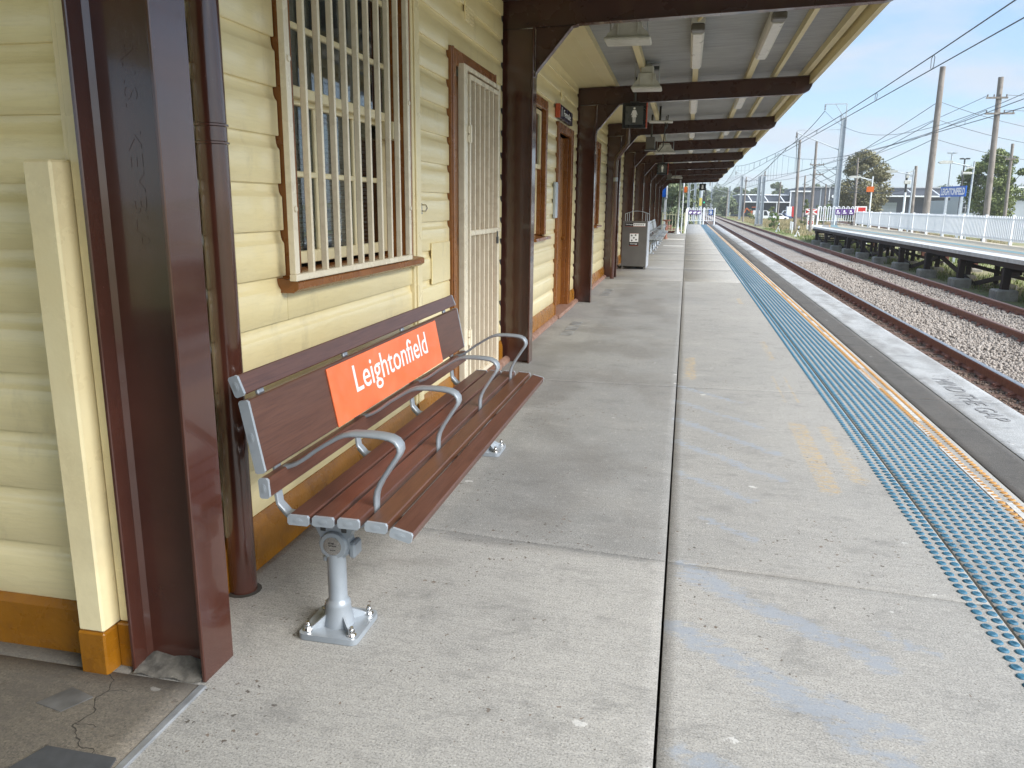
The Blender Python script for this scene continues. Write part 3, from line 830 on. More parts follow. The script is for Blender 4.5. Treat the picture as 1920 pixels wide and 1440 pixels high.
YELLOWS = [((0.86, 7.5), (0.86, 6.5), .035), ((0.96, 7.5), (0.97, 6.5), .03), ((0.86, 5.8), (0.87, 4.4), .07), ((1.04, 5.75), (1.06, 4.6), .06), ((0.95, 9.5), (0.95, 8.3), .04),
           ((0.95, 14), (0.95, 13.2), .05), ((0.12, 8.2), (0.12, 7.2), .07), ((0.4, 20.5), (0.4, 19.8), 0.1)]
DARKS = [((-0.95, 4.6), (-0.5, 3.9), .22), ((-0.95, 5.6), (-0.75, 5.0), .16), ((-1.0, 3.3), (1.0, 3.24), .03), ((-0.62, 4.9), (-0.2, 4.5), .12), ((-1.2, 3.0), (-0.95, 3.05), .05),
         ((-1.3, 8.5), (-1.25, 7.0), .2), ((-0.9, 6.9), (0.0, 6.8), .05), ((-1.6, 3.2), (-1.6, 9), .12)]
def wear(X, Y):
    """blue paint, dark stain, yellow paint, beige share at each point"""
    blue = np.zeros_like(X); dark = np.zeros_like(X); yel = np.zeros_like(X)
    wob = (fbm(X * 6, Y * 6, 21) - 0.5) * 0.12
    for a, b2, r in STRIPES:
        d = seg_dist(X, Y + wob, a, b2)
        blue = np.maximum(blue, np.clip(1.15 - d / r * 0.75, 0, 0.8))
    # broad blue-grey film further along, both sides of the joint
    film = np.clip((fbm(X * 1.2, Y * 0.45, 5) - 0.30) * 2.2, 0, 1) * np.clip((Y - 5.2) / 2.5, 0, 1) * np.clip((19 - Y) / 6, 0, 1) * np.clip((0.85 - X) / 0.35, 0, 1) * np.where(X > -1.0, 1, 0.0)
    blue = np.maximum(blue, film * 0.52)
    near0 = np.clip(1 - np.abs(X - 0.05) / 0.08, 0, 1) * np.clip((Y - 3.4) / 0.6, 0, 1) * np.clip((9 - Y) / 2, 0, 1)
    blue = np.maximum(blue, near0 * 0.5)
    for a, b2, r in YELLOWS:
        d = seg_dist(X, Y + wob * 0.5, a, b2)
        yel = np.maximum(yel, np.clip(1.15 - d / r * 0.75, 0, 0.6))
    for a, b2, r in DARKS:
        d = seg_dist(X + wob, Y, a, b2)
        dark = np.maximum(dark, np.clip(1.1 - d / r, 0, 1) * 0.34)
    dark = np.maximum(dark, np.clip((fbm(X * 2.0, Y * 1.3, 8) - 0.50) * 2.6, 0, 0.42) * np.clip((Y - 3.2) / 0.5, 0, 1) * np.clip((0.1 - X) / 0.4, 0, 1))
    jd = np.clip(1 - np.abs(X) / 0.035, 0, 1) * 0.35
    dark = np.maximum(dark, jd)
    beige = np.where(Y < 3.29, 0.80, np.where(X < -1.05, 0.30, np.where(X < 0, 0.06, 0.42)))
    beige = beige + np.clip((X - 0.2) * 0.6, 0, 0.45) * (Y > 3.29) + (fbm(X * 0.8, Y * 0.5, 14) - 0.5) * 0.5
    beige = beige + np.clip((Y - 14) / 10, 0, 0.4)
    return np.stack([blue, dark, yel, np.clip(beige, 0, 1)], -1)

def slab(x0, x1, y0, y1, m_, parent, name='slab', fine=True, z=0.0, wearfn=wear, skewf=skew, cell=0.05, seam=False, leftseam=False):
    nx = max(1, int(round((x1 - x0) / cell))) if fine else 2
    ny = max(1, int(round((y1 - y0) / cell))) if fine else 4
    g, c = (0.0, 0.0005) if seam else (0.0045, 0.002)
    us = np.concatenate([[x0 + (0 if leftseam else g)], np.linspace(x0 + g + c, x1 - g - c, nx + 1), [x1 - g]])
    vsn = np.concatenate([[y0 + g], np.linspace(y0 + g + c, y1 - g - c, ny + 1), [y1 - g]])
    if seam: us = np.linspace(x0, x1, nx + 1); vsn = np.linspace(y0, y1, ny + 1)
    X, T = np.meshgrid(us, vsn)
    f = (T - y0) / (y1 - y0)
    sk0 = np.vectorize(lambda x: skewf(x, y0) - y0)(X); sk1 = np.vectorize(lambda x: skewf(x, y1) - y1)(X)
    Y = T + sk0 * (1 - f) + sk1 * f
    Z = np.full_like(X, z)
    c = 0 if seam else c
    Z[0, :] -= c; Z[-1, :] -= c; Z[:, 0] -= (0 if leftseam else c); Z[:, -1] -= c
    NX = len(us); NY = len(vsn)
    V = np.stack([X.ravel(), Y.ravel(), Z.ravel()], 1)
    i = np.arange(NY - 1)[:, None] * NX + np.arange(NX - 1)[None, :]
    F = np.stack([i, i + 1, i + NX + 1, i + NX], -1).reshape(-1, 4)
    # skirt down to the joint bottom
    ring = list(range(NX)) + [NX * k + NX - 1 for k in range(1, NY)] + [NX * (NY - 1) + k for k in range(NX - 2, -1, -1)] + [NX * k for k in range(NY - 2, 0, -1)]
    n0 = len(V); Vr = V[ring].copy(); Vr[:, 2] = z - 0.04
    V = np.concatenate([V, Vr]); nr = len(ring)
    Fr = np.array([[ring[(k + 1) % nr], ring[k], n0 + k, n0 + (k + 1) % nr] for k in range(nr)])
    F = np.concatenate([F, Fr])
    o = mesh_np(name, V, F, m_, parent)
    at = o.data.attributes.new('wear', 'FLOAT_COLOR', 'POINT')
    at.data.foreach_set('color', wearfn(V[:, 0], V[:, 1]).astype(np.float32).ravel())
    return o
for j in range(len(YJ) - 1):
    y0, y1 = YJ[j], YJ[j + 1]
    fine = y1 < 17.5
    if y1 <= 47.7:
        if y0 < 0:
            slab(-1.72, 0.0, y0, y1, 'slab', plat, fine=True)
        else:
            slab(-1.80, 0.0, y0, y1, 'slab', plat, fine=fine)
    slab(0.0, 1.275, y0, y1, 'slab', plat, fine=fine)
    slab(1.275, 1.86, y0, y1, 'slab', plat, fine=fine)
slab(-1.42, 0.0, -6, -0.15, 'slab', plat, fine=False); slab(0, 1.275, -6, -0.15, 'slab', plat, fine=False); slab(1.275, 1.86, -6, -0.15, 'slab', plat, fine=False)
def wearE(X, Y):
    w = np.zeros(X.shape + (4,)); w[..., 3] = fbm(X * 7, Y * 2.2, 31) * 0.8
    w[..., 1] = np.clip((fbm(X * 8, Y * 2.6, 33) - 0.5) * 2.2, 0, 0.45)
    return w
for j in range(len(YJ) - 1):
    y0, y1 = YJ[j], YJ[j + 1]
    o = slab(1.86, 2.155, y0, y1, 'asphalt', plat, 'coping_strip', y1 < 24, 0.0, wearE, cell=0.05)
    slab(2.155, 2.61, y0, y1, 'whitecope', plat, 'white_coping', y1 < 24, 0.0, wearE, cell=0.05)
slab(1.86, 2.155, -6, -0.15, 'asphalt', plat, 'coping_strip', False, 0, wearE); slab(2.155, 2.61, -6, -0.15, 'whitecope', plat, 'white_coping', False, 0, wearE)
# nosing under the white coping so the edge has body
b = MB(); b.box(2.2, 2.602, -6, 72.5, -0.16, -0.036); b.build('coping_nosing', 'gapconc', plat, smooth=False)
# the old rough concrete by the end wall
def wearO(X, Y):
    w = np.zeros(X.shape + (4,)); w[..., 3] = np.clip(0.9 - (Y - 1.2) * 0.6 + (fbm(X * 4, Y * 4, 41) - 0.5) * 0.8, 0, 1)
    w[..., 1] = np.clip((Y - 1.45) * 1.6, 0, 0.95) * (0.4 + fbm(X * 5, Y * 5, 43)) + np.clip((fbm(X * 3, Y * 3, 44) - 0.5) * 1.5, 0, 0.4)
    return w
noskew = lambda x, y: y
slab(-6, -1.452, -3, 2.0, 'oldslab', plat, 'old_concrete', True, 0.004, wearO, noskew, 0.08, seam=True)
slab(-6, -1.72, 2.0, 2.2, 'oldslab', plat, 'old_concrete', True, 0.004, wearO, noskew, 0.08, seam=True)
b = MB(); b.cbox(-1.4515, -1.424, -3, 2.0, -0.03, 0.008, 0.003); b.build('edge_strip', 'strip', plat)
# crack running across the old concrete
pts = [(-1.80, 2.0), (-1.735, 1.96), (-1.715, 1.90), (-1.725, 1.86), (-1.68, 1.80), (-1.70, 1.74), (-1.655, 1.70), (-1.60, 1.655), (-1.565, 1.66), (-1.535, 1.61)]
b = MB(); cr_r = random.Random(11)
def crackline(P, w0):
    Q = [P[0]]
    for k in range(len(P) - 1):
        n_ = 5
        for q in range(1, n_ + 1):
            f = q / n_; jx = cr_r.uniform(-1, 1) * 0.0045 * (q < n_)
            Q.append((P[k][0] * (1 - f) + P[k + 1][0] * f + jx, P[k][1] * (1 - f) + P[k + 1][1] * f + cr_r.uniform(-1, 1) * 0.003 * (q < n_)))
    for k in range(len(Q) - 1):
        b.obox((*Q[k], 0.0042), (*Q[k + 1], 0.0042), w0 * cr_r.uniform(0.5, 1.5), 0.001)
crackline(pts, 0.0030)
crackline([(-1.70, 1.74), (-1.66, 1.75), (-1.62, 1.745)], 0.0016); crackline([(-1.715, 1.90), (-1.68, 1.92), (-1.65, 1.915)], 0.0013)
b.build('crack', 'crack', plat, smooth=False)
b = MB(); b.prism([(-1.885, 1.80), (-1.78, 1.78), (-1.735, 1.865), (-1.835, 1.895)], (0, 0, 0.0046), (1, 0, 0), (0, 1, 0), (0, 0, 0.002)); b.build('metal_floor_plate', 'grimeplate', plat, smooth=False)
# grimy mortar mound in the foot of the first column
b = MB()
prof = []
for iy in range(7):
    for ix in range(9):
        x = -1.70 + ix * 0.031; y = 2.005 + iy * 0.015
        prof.append((x, y, 0.006 + 0.030 * (iy / 6) ** 1.3 + 0.006 * math.sin(ix * 1.7 + iy)))
b.add(prof, [(r_ * 9 + c_, r_ * 9 + c_ + 1, (r_ + 1) * 9 + c_ + 1, (r_ + 1) * 9 + c_) for r_ in range(6) for c_ in range(8)])
MT['grime'] = mat('grimy_mortar', (0.07, 0.065, 0.057), (0.17, 0.16, 0.14), 30, 0.9, 0.05, 0.6, 60, dirt=(0.05, 0.045, 0.04), dirt_amt=0.8, dirt_scale=12)
b.build('mortar_mound', 'grime', plat)
mo = MB(); mo.prism([(-1.90, 1.0), (-1.30, 1.0), (-1.47, 1.635), (-1.695, 1.635)], (0, 0, 0.005), (1, 0, 0), (0, 1, 0), (0, 0, 0.006))
tag(mo.build('rubber_mat', 'matrub', None, smooth=False), 'dark grey rubber mat lying on the rough concrete beside the metal edge strip', 'mat')
# white line under the yellow studs
yy = -1.0; wr = random.Random(5); b = MB()
while yy < 71.5:
    ln = wr.uniform(0.15, 1.3)
    xo = wr.choice([0.0, 0.0, 0.0, -0.045]); b.box(1.757 + xo, 1.790 + xo, yy, min(yy + ln, 72), 0.001, 0.004)
    yy += ln + wr.choice([0.03, 0.05, 0.25, 0.5]) * (1 if yy < 12 else 2)
MT['dullwhite'] = mat('dull_worn_white', (0.42, 0.42, 0.41), (0.60, 0.60, 0.58), 25, 0.8, 0.05, 0.1, dirt=(0.28, 0.26, 0.23), dirt_amt=0.9, dirt_scale=22)
b.build('white_line', 'dullwhite', plat, smooth=False, kind='stuff')
# stencilled words on the white coping
tb = MB()
put_text(tb, 'MIND THE GAP', (2.30, 7.78, 0.003), (0, -1, 0), (1, 0, 0), (0, 0, 0.001), 1.50, 0.15)
tb.build('mind_the_gap_lettering', 'fadedgrey', plat, smooth=False)
# faded white symbols near the doors
tb = MB()
for (xa, ya) in ((-1.36, 9.3), (-1.34, 13.7)):
    for k in range(3):
        tb.box(xa - 0.06, xa + 0.08, ya + k * 0.42, ya + k * 0.42 + 0.30, 0.002, 0.003)
tb.build('faded_floor_marks', 'gapconc' if False else 'strip', plat, smooth=False)
# drain slots ahead
tb = MB(); tb.box(-0.85, -0.06, 32.0, 32.35, 0.001, 0.004); tb.box(-0.9, -0.06, 38.5, 39.2, 0.001, 0.004); tb.build('pale_repair_strip', 'whiteline', plat, smooth=False)

# ------------------------------------------------------------------ tactile studs
def stud_geo(n, hi=True):
    r0, r1, h = 0.0195, 0.0145, 0.0055
    V = []
    ring = [(r0, 0.0), (r0 * 0.99, 0.002), (r1, h)] if hi else [(r0, 0.0), (r1, h)]
    for r, z in ring:
        for j in range(n):
            t = 2 * math.pi * j / n; V.append((r * math.cos(t), r * math.sin(t), z))
    F = [(i * n + j, i * n + (j + 1) % n, (i + 1) * n + (j + 1) % n, (i + 1) * n + j) for i in range(len(ring) - 1) for j in range(n)]
    return V, F, n, len(ring)
def studs(label, cat, name, xs, matn, ymin, ynear_count, dy=0.0553, ymax=72.0):
    root = thing(name, label, cat, (xs[0], ymin, 0))
    V, F, n, k = stud_geo(14, True)
    b = MB(); b.add(V, F); b.add([(x, y, z) for x, y, z in V[-n:]], [tuple(range(n))])
    # raised ridges on the top of each stud
    for q in (-0.006, 0.0, 0.006):
        b.box(q - 0.0012, q + 0.0012, -0.009, 0.009, 0.0054, 0.0066)
    me0 = b.build('stud', matn, root, local=True)
    pos = []
    y = ymin
    while y < ymax:
        for x in xs: pos.append((x + random.uniform(-0.001, 0.001), y + random.uniform(-0.0012, 0.0012)))
        y += dy
    # nearest studs that stand in the frame
    vis = []
    rest = []
    for p in pos:
        q = Vector((p[0], p[1], -CAMH)); cz = q.dot(fw)
        u = 960 + 1475 * q.dot(rt) / cz; v = 720 + 1475 * q.dot(dn) / cz
        (vis if (cz > 0 and u < 1935 and v < 1455) else rest).append(p)
    vis.sort(key=lambda p: p[1])
    for i, p in enumerate(vis[:ynear_count]):
        o = me0 if i == 0 else me0.copy()
        if i: COL.objects.link(o)
        o.parent = root; o.location = (p[0] - xs[0], p[1] - ymin, 0.0)
        o.rotation_euler = (0, 0, random.choice([0, 1.57, 0.8]))
    allp = vis[ynear_count:] + rest
    for far in (False, True):
        P = np.array([p for p in allp if (p[1] > 18) == far])
        Vv, Ff, n2, kk = stud_geo(6 if far else 10, False)
        Vv = np.array(Vv); Ff = np.array(Ff)
        nn = len(Vv)
        Va = (Vv[None] + np.concatenate([P, np.zeros((len(P), 1))], 1)[:, None, :]).reshape(-1, 3)
        Fa = (Ff[None] + (np.arange(len(P)) * nn)[:, None, None]).reshape(-1, 4)
        # tops: fan of quads over the ring
        top = np.arange(n2) + n2 * (kk - 1)
        tq = np.array([[top[0], top[i], top[i + 1], top[i + 2]] for i in range(1, n2 - 1, 2)])
        Ta = (tq[None] + (np.arange(len(P)) * nn)[:, None, None]).reshape(-1, 4)
        o = mesh_np('distant_studs' if far else 'studs', Va, np.concatenate([Fa, Ta]), matn, root)
        o['kind'] = 'stuff'
bx_ = [1.192 + 0.0545 * i for i in range(10)]
studs('wide band of small blue tactile studs set in the concrete along the platform', 'tactile paving', 'blue_tactile_strip', bx_, 'blueStud', 1.9, 298, ymax=72)
studs('two rows of orange yellow studs along a broken white line near the platform edge', 'tactile paving', 'yellow_tactile_strip', [1.738, 1.808], 'yellowStud', 1.9, 200, dy=0.0553, ymax=72)

# ------------------------------------------------------------------ station building
BX = -1.72                       # front face of the weatherboards
bld = thing('station_building', 'cream weatherboard station building with brown trimmed windows and doors under the canopy', 'building', (-1.72, 12, 0))
PITCH = 0.197; LIP0 = 0.227      # bottom lip heights = LIP0 + k*PITCH
def board_profile(h):
    # (d outward, z) from bottom lip to top, face at d=0 (front), recess at d=-0.018
    g = PITCH
    pts = [(-0.018, 0.0), (-0.002, 0.0), (0.0, 0.003), (0.0, g - 0.058), (-0.002, g - 0.054), (-0.0085, g - 0.046), (-0.0135, g - 0.032), (-0.0155, g - 0.014), (-0.0158, g + 0.002), (-0.03, g + 0.002), (-0.03, 0.0)]
    return [(d, min(z, h)) for d, z in pts]
def board_x(y0, y1, z0, h, mb, x=BX):   # running along Y, facing +X
    jit = random.uniform(-0.0012, 0.0012)
    mb.prism(board_profile(h), (x + jit, y0, z0), (1, 0, 0), (0, 0, 1), (0, y1 - y0, 0))
WALL_END = 46.8
# openings (y0, y1, z0, z1) including their casings
OPEN = [(3.215, 4.86, 1.135, 9), (5.725, 7.08, 0, 2.63), (8.90, 9.80, 1.12, 2.74), (10.62, 12.0, 0, 2.60),
        (13.55, 14.75, 0, 2.62), (15.1, 15.9, 1.12, 2.7), (19.0, 20.2, 0, 2.6), (23.5, 24.4, 1.1, 2.7), (29, 30.2, 0, 2.6)]
POSTS = [(4.885, 5.03)]
COLY = [2.10, 7.56, 12.70, 17.45, 22.0, 27.0, 32.0, 37.0, 42.0, 47.0]
CUT = [(y - 0.12, y + 0.12, -1, 9) for y in COLY] + [(a, b2, -1, 9) for a, b2 in POSTS]
def spans(y0, y1, z0, z1, holes):
    segs = [(y0, y1)]
    for a, b2, c, d in holes:
        if d <= z0 + 0.001 or c >= z1 - 0.001: continue
        ns = []
        for s0, s1 in segs:
            if b2 <= s0 or a >= s1: ns.append((s0, s1)); continue
            if a > s0: ns.append((s0, a))
            if b2 < s1: ns.append((b2, s1))
        segs = ns
    return [q for q in segs if q[1] - q[0] > 0.02]
TOPZ = 3.30
rest_boards = MB()
k = 0
while True:
    z0 = LIP0 + k * PITCH
    if z0 > TOPZ - 0.03: break
    h = min(PITCH + 0.002, TOPZ - z0)
    # split rows at opening heads/sills by testing the row centre band
    for (oa, ob, oc, od) in OPEN:
        if oc > z0 + 0.02 and oc < z0 + PITCH - 0.0:      # strip of board left under an opening
            mb = MB(); mb.prism([(d, min(z, oc - z0)) for d, z in board_profile(oc - z0)], (BX, oa, z0), (1, 0, 0), (0, 0, 1), (0, ob - oa, 0)); mb.build('weatherboard', 'cream', bld, smooth=True, ang=40)
        if od > z0 + 0.0 and od < z0 + PITCH - 0.02:
            mb = MB(); mb.prism([(-0.03, od - z0), (0, od - z0), (0, max(od - z0, PITCH - 0.058)), (-0.0085, max(od - z0, PITCH - 0.046)), (-0.0155, PITCH - 0.012), (-0.0158, PITCH + 0.002), (-0.03, PITCH + 0.002)], (BX, oa, z0), (1, 0, 0), (0, 0, 1), (0, ob - oa, 0)); mb.build('weatherboard', 'cream', bld, smooth=True, ang=40)
    for (a, b2) in spans(2.16, WALL_END, z0, z0 + PITCH, [(q[0], q[1], q[2], q[3]) for q in OPEN] + CUT):
        if a < 17.3 and len([1]) and b2 < 17.6:
            mb = MB(); board_x(a + random.uniform(0, 0.004), b2 - random.uniform(0, 0.004), z0, h, mb)
            mb.build('weatherboard', 'cream', bld, smooth=True, ang=40)
        else:
            board_x(a, b2, z0, h, rest_boards)
    k += 1
rest_boards.build('weatherboards', 'cream', bld, smooth=True, ang=40, kind='stuff')
# wall core behind the boards, cut round the openings
cb2 = MB()
for zz0, zz1 in ((0, 1.12), (1.12, 1.135), (1.135, 2.60), (2.60, 2.74), (2.74, TOPZ)):
    for (a, b2) in spans(2.14, WALL_END, zz0, zz1, [(q[0] + 0.04, q[1] - 0.04, q[2], q[3]) for q in OPEN]):
        cb2.box(-2.02, BX - 0.028, a, b2, zz0, zz1)
cb2.build('wall_framing', 'room', bld, smooth=False)
b = MB(); b.box(-7, -2.06, 2.3, WALL_END, 0, 0.02); b.box(-3.5, -3.4, 2.3, WALL_END, 0.02, 3.3); b.box(-7, -2.1, WALL_END - 0.15, WALL_END, 0.02, 3.3)
b.build('interior', 'room', bld, smooth=False)
b = MB(); b.box(-8.5, -1.75, 2.1, WALL_END, 3.42, 3.5); b.build('roof', 'roofmetal', bld, smooth=False)
# skirting
for a, b2 in spans(2.16, WALL_END, 0.05, 0.1, OPEN + CUT):
    mb = MB(); mb.prism([(0.0, 0.0), (0.022, 0.0), (0.022, 0.17), (0.012, 0.205), (0.004, 0.226), (-0.02, 0.226), (-0.02, 0)], (BX, a + .001, 0), (1, 0, 0), (0, 0, 1), (0, b2 - a - .002, 0))
    mb.build('skirting_board', 'skirt', bld)
# ledge along the ground between column two and column five
mb = MB(); mb.prism([(0.024, 0.0), (0.075, 0.0), (0.072, 0.03), (0.05, 0.048), (0.024, 0.052)], (BX, 5.72, 0.001), (1, 0, 0), (0, 0, 1), (0, 11.6, 0)); mb.build('ground_ledge', 'step', bld)
# vertical cream trims
for a, b2 in POSTS:
    mb = MB(); mb.cbox(BX - 0.03, BX + 0.016, a, b2, 0.0, 3.0, 0.003); mb.cbox(BX + 0.0165, BX + 0.028, a + 0.035, b2 - 0.02, 0.0, 3.0, 0.004)
    mb.build('cover_strip', 'trimcream', bld)
    mb = MB(); mb.cbox(BX + 0.0285, BX + 0.04, a - 0.01, b2 + 0.01, 0.0, 0.22, 0.004); mb.build('cover_strip_base', 'skirt', bld)

def blinds(parent, y0, y1, z0, z1, x, step=0.024):
    m_ = MB(); z = z0
    while z < z1:
        m_.obox((x, y0, z), (x, y1, z), 0.0, 0.0) if False else None
        d = 0.009 + random.uniform(-0.001, 0.001)
        m_.add([(x - d, y0, z - 0.009), (x - d, y1, z - 0.009), (x + d, y1, z + 0.009), (x + d, y0, z + 0.009), (x - d - .001, y0, z - 0.0085), (x - d - .001, y1, z - 0.0085), (x + d - .001, y1, z + 0.0095), (x + d - .001, y0, z + 0.0095)],
               [(0, 1, 2, 3), (7, 6, 5, 4), (0, 3, 7, 4), (1, 0, 4, 5), (2, 1, 5, 6), (3, 2, 6, 7)])
        z += step
    o = m_.build('blind', 'blind', parent, smooth=False); return o

# --- window one, behind its security grille
W = bpy.data.objects.new('window', None); COL.objects.link(W); W.parent = bld; ORG[W.name] = ORG[bld.name]
W['label'] = 'tall barred window above the bench'
mb = MB()
xf = BX + 0.022
mb.cbox(BX - 0.03, xf, 3.22, 3.325, 1.19, 3.1, 0.005); mb.cbox(BX - 0.03, xf, 4.75, 4.85, 1.19, 3.1, 0.005)
mb.cbox(BX - 0.03, xf, 3.326, 4.749, 3.0, 3.1, 0.005)
mb.cbox(BX - 0.13, BX - 0.031, 3.30, 3.33, 1.19, 3.1, 0.003); mb.cbox(BX - 0.13, BX - 0.031, 4.745, 4.77, 1.19, 3.1, 0.003)
mb.build('casing', 'casing', W)
mb = MB(); mb.prism([(-0.13, 0.0), (0.075, -0.022), (0.085, -0.03), (0.085, -0.058), (0.06, -0.075), (-0.02, -0.075), (-0.13, -0.04)], (BX, 3.16, 1.215), (1, 0, 0), (0, 0, 1), (0, 1.72, 0)); mb.build('sill', 'casing', W)
# sashes
def sash(parent, y0, y1, z0, z1, x, bars_z, bars_y, rail_=0.05, t=0.035):
    mb = MB()
    mb.cbox(x, x + t, y0, y0 + rail_, z0, z1, 0.004); mb.cbox(x, x + t, y1 - rail_, y1, z0, z1, 0.004)
    mb.cbox(x + 0.0005, x + t + 0.0005, y0 + rail_ - .002, y1 - rail_ + .002, z0, z0 + rail_, 0.004); mb.cbox(x + 0.0005, x + t + 0.0005, y0 + rail_ - .002, y1 - rail_ + .002, z1 - rail_, z1, 0.004)
    for z in bars_z: mb.cbox(x + 0.004, x + t - 0.004, y0 + rail_ - .002, y1 - rail_ + .002, z - 0.014, z + 0.014, 0.004)
    for y in bars_y: mb.cbox(x + 0.006, x + t - 0.006, y - 0.012, y + 0.012, z0 + rail_ - .002, z1 - rail_ + .002, 0.004)
    mb.build('sash', 'trimcream', parent)
    ys = [y0 + rail_] + list(bars_y) + [y1 - rail_]; zs = [z0 + rail_] + list(bars_z) + [z1 - rail_]
    for i in range(len(ys) - 1):
        for j in range(len(zs) - 1):
            g = MB(); g.box(x + 0.012, x + 0.016, ys[i], ys[i + 1], zs[j], zs[j + 1]); g.build('pane', 'glass', parent, smooth=False)
sash(W, 3.34, 4.735, 2.0, 2.95, BX - 0.10, [2.31, 2.65], [3.80, 4.27])
sash(W, 3.34, 4.735, 1.235, 2.035, BX - 0.142, [1.66], [3.80, 4.27], 0.06)
mb = MB(); mb.cbox(BX - 0.10, BX - 0.01, 4.62, 4.742, 1.90, 2.0, 0.004); mb.build('sash_horn', 'trimcream', W)
blinds(W, 3.36, 4.72, 1.27, 2.92, BX - 0.20)
mb = MB(); mb.box(-2.35, -2.33, 3.1, 5.0, 1.0, 3.2); mb.build('dark_room_screen', 'room', W, smooth=False)
# grille: flat bars standing on edge in a frame
G = bpy.data.objects.new('security_grille', None); COL.objects.link(G); G.parent = bld; ORG[G.name] = ORG[bld.name]
GX = -1.625
mb = MB()
mb.cbox(GX - 0.030, GX, 3.125, 3.165, 1.225, 3.05, 0.003); mb.cbox(GX - 0.030, GX, 4.585, 4.620, 1.225, 3.05, 0.003)
mb.cbox(GX - 0.032, GX + 0.002, 3.125, 4.62, 1.195, 1.2245, 0.003); mb.cbox(GX - 0.03, GX, 3.125, 4.62, 3.051, 3.09, 0.003)
for zz in (1.5, 2.1, 2.75):
    for yy in (3.145, 4.60):
        mb.cyl((GX, yy, zz), (GX + 0.006, yy, zz), 0.014, 0.012, 12)
mb.build('grille_frame', 'grille', G)
mb = MB(); mb.cbox(-0.030, 0.0, -0.009, 0.009, 0, 1.83, 0.003)
bar0 = mb.build('grille_bar', 'grille', G, local=True)
nb = 9
for i in range(nb):
    o = bar0 if i == 0 else bar0.copy()
    if i: COL.objects.link(o)
    o.parent = G; o.location = (GX - 0.002 + 1.72, 3.165 + (i + 1) * (4.585 - 3.165) / (nb + 1) - 12, 1.222)

# --- doors
def door(name_lab, y0, y1, ztop, inner_x=BX - 0.10, dm='door'):
    D = bpy.data.objects.new('door', None); COL.objects.link(D); D.parent = bld; ORG[D.name] = ORG[bld.name]
    if name_lab: D['label'] = name_lab
    mb = MB(); w = 0.115
    mb.cbox(BX - 0.03, BX + 0.024, y0, y0 + w, 0.055, ztop, 0.006); mb.cbox(BX - 0.03, BX + 0.024, y1 - w, y1, 0.055, ztop, 0.006)
    mb.cbox(BX - 0.03, BX + 0.0235, y0 + w + .0005, y1 - w - .0005, ztop - w, ztop, 0.006)
    mb.cbox(BX + 0.0245, BX + 0.034, y0 + 0.004, y0 + 0.03, 0.055, ztop, 0.004); mb.cbox(BX + 0.0245, BX + 0.034, y1 - 0.03, y1 - 0.004, 0.055, ztop, 0.004)
    mb.cbox(BX - 0.16, BX - 0.0305, y0 + w - 0.02, y0 + w + 0.012, 0.05, ztop - w, 0.003); mb.cbox(BX - 0.16, BX - 0.0305, y1 - w - 0.012, y1 - w + 0.02, 0.05, ztop - w, 0.003)
    mb.build('door_frame', 'casing', D)
    mb = MB(); x = inner_x
    a, b2 = y0 + w + 0.013, y1 - w - 0.013
    mb.cbox(x - 0.04, x, a, b2, 0.06, ztop - w - 0.005, 0.003)
    n = max(3, int((b2 - a) / 0.13))
    for i in range(n):
        ya = a + (b2 - a) * i / n; yb = a + (b2 - a) * (i + 1) / n
        mb.cbox(x + 0.0005, x + 0.010, ya + 0.004, yb - 0.004, 0.07, ztop - w - 0.02, 0.004)
    mb.cyl((x + 0.01, b2 - 0.07, 1.05), (x + 0.055, b2 - 0.07, 1.05), 0.022, 0.03, 12)
    mb.build('door_leaf', dm, D)
    mb = MB(); mb.cbox(BX - 0.16, BX + 0.10, y0 - 0.02, y1 + 0.02, 0.002, 0.055, 0.012); mb.build('threshold', 'step', D)
    return D
d1 = door('door behind the cream barred security gate', 5.73, 7.07, 2.625)
door('narrow ochre door below the small dark name sign', 10.63, 11.99, 2.595)
door(None, 13.56, 14.74, 2.615); door(None, 19.01, 20.19, 2.59); door(None, 29.01, 30.19, 2.59)
# security gate in front of the first door
SG = bpy.data.objects.new('security_gate', None); COL.objects.link(SG); SG.parent = bld; ORG[SG.name] = ORG[bld.name]
gx = -1.655
mb = MB()
mb.cbox(gx - 0.05, gx, 5.915, 6.01, 0.06, 2.535, 0.004); mb.cbox(gx - 0.05, gx, 7.04, 7.085, 0.06, 2.535, 0.004)
mb.cbox(gx - 0.05, gx - 0.0005, 6.0105, 7.0395, 2.50, 2.535, 0.004)
mb.build('gate_frame', 'grille', SG)
mb = MB()
mb.cbox(gx - 0.035, gx + 0.006, 6.05, 6.085, 0.10, 2.48, 0.003); mb.cbox(gx - 0.035, gx + 0.006, 6.99, 7.025, 0.10, 2.48, 0.003)
mb.cbox(gx - 0.034, gx + 0.0065, 6.0855, 6.9895, 2.445, 2.48, 0.003); mb.cbox(gx - 0.034, gx + 0.0065, 6.0855, 6.9895, 0.10, 0.135, 0.003)
mb.cbox(gx - 0.03, gx + 0.010, 6.0855, 7.09, 1.285, 1.325, 0.003)
mb.build('gate_leaf_frame', 'grille', SG)
mb = MB(); mb.cbox(-0.048, 0.0, -0.0085, 0.0085, 0, 2.31, 0.003)
gb0 = mb.build('gate_bar', 'grille', SG, local=True)
for i in range(5):
    o = gb0 if i == 0 else gb0.copy()
    if i: COL.objects.link(o)
    o.parent = SG; o.location = (gx + 1.72, 6.085 + (i + 1) * 0.905 / 6 - 12, 0.135)
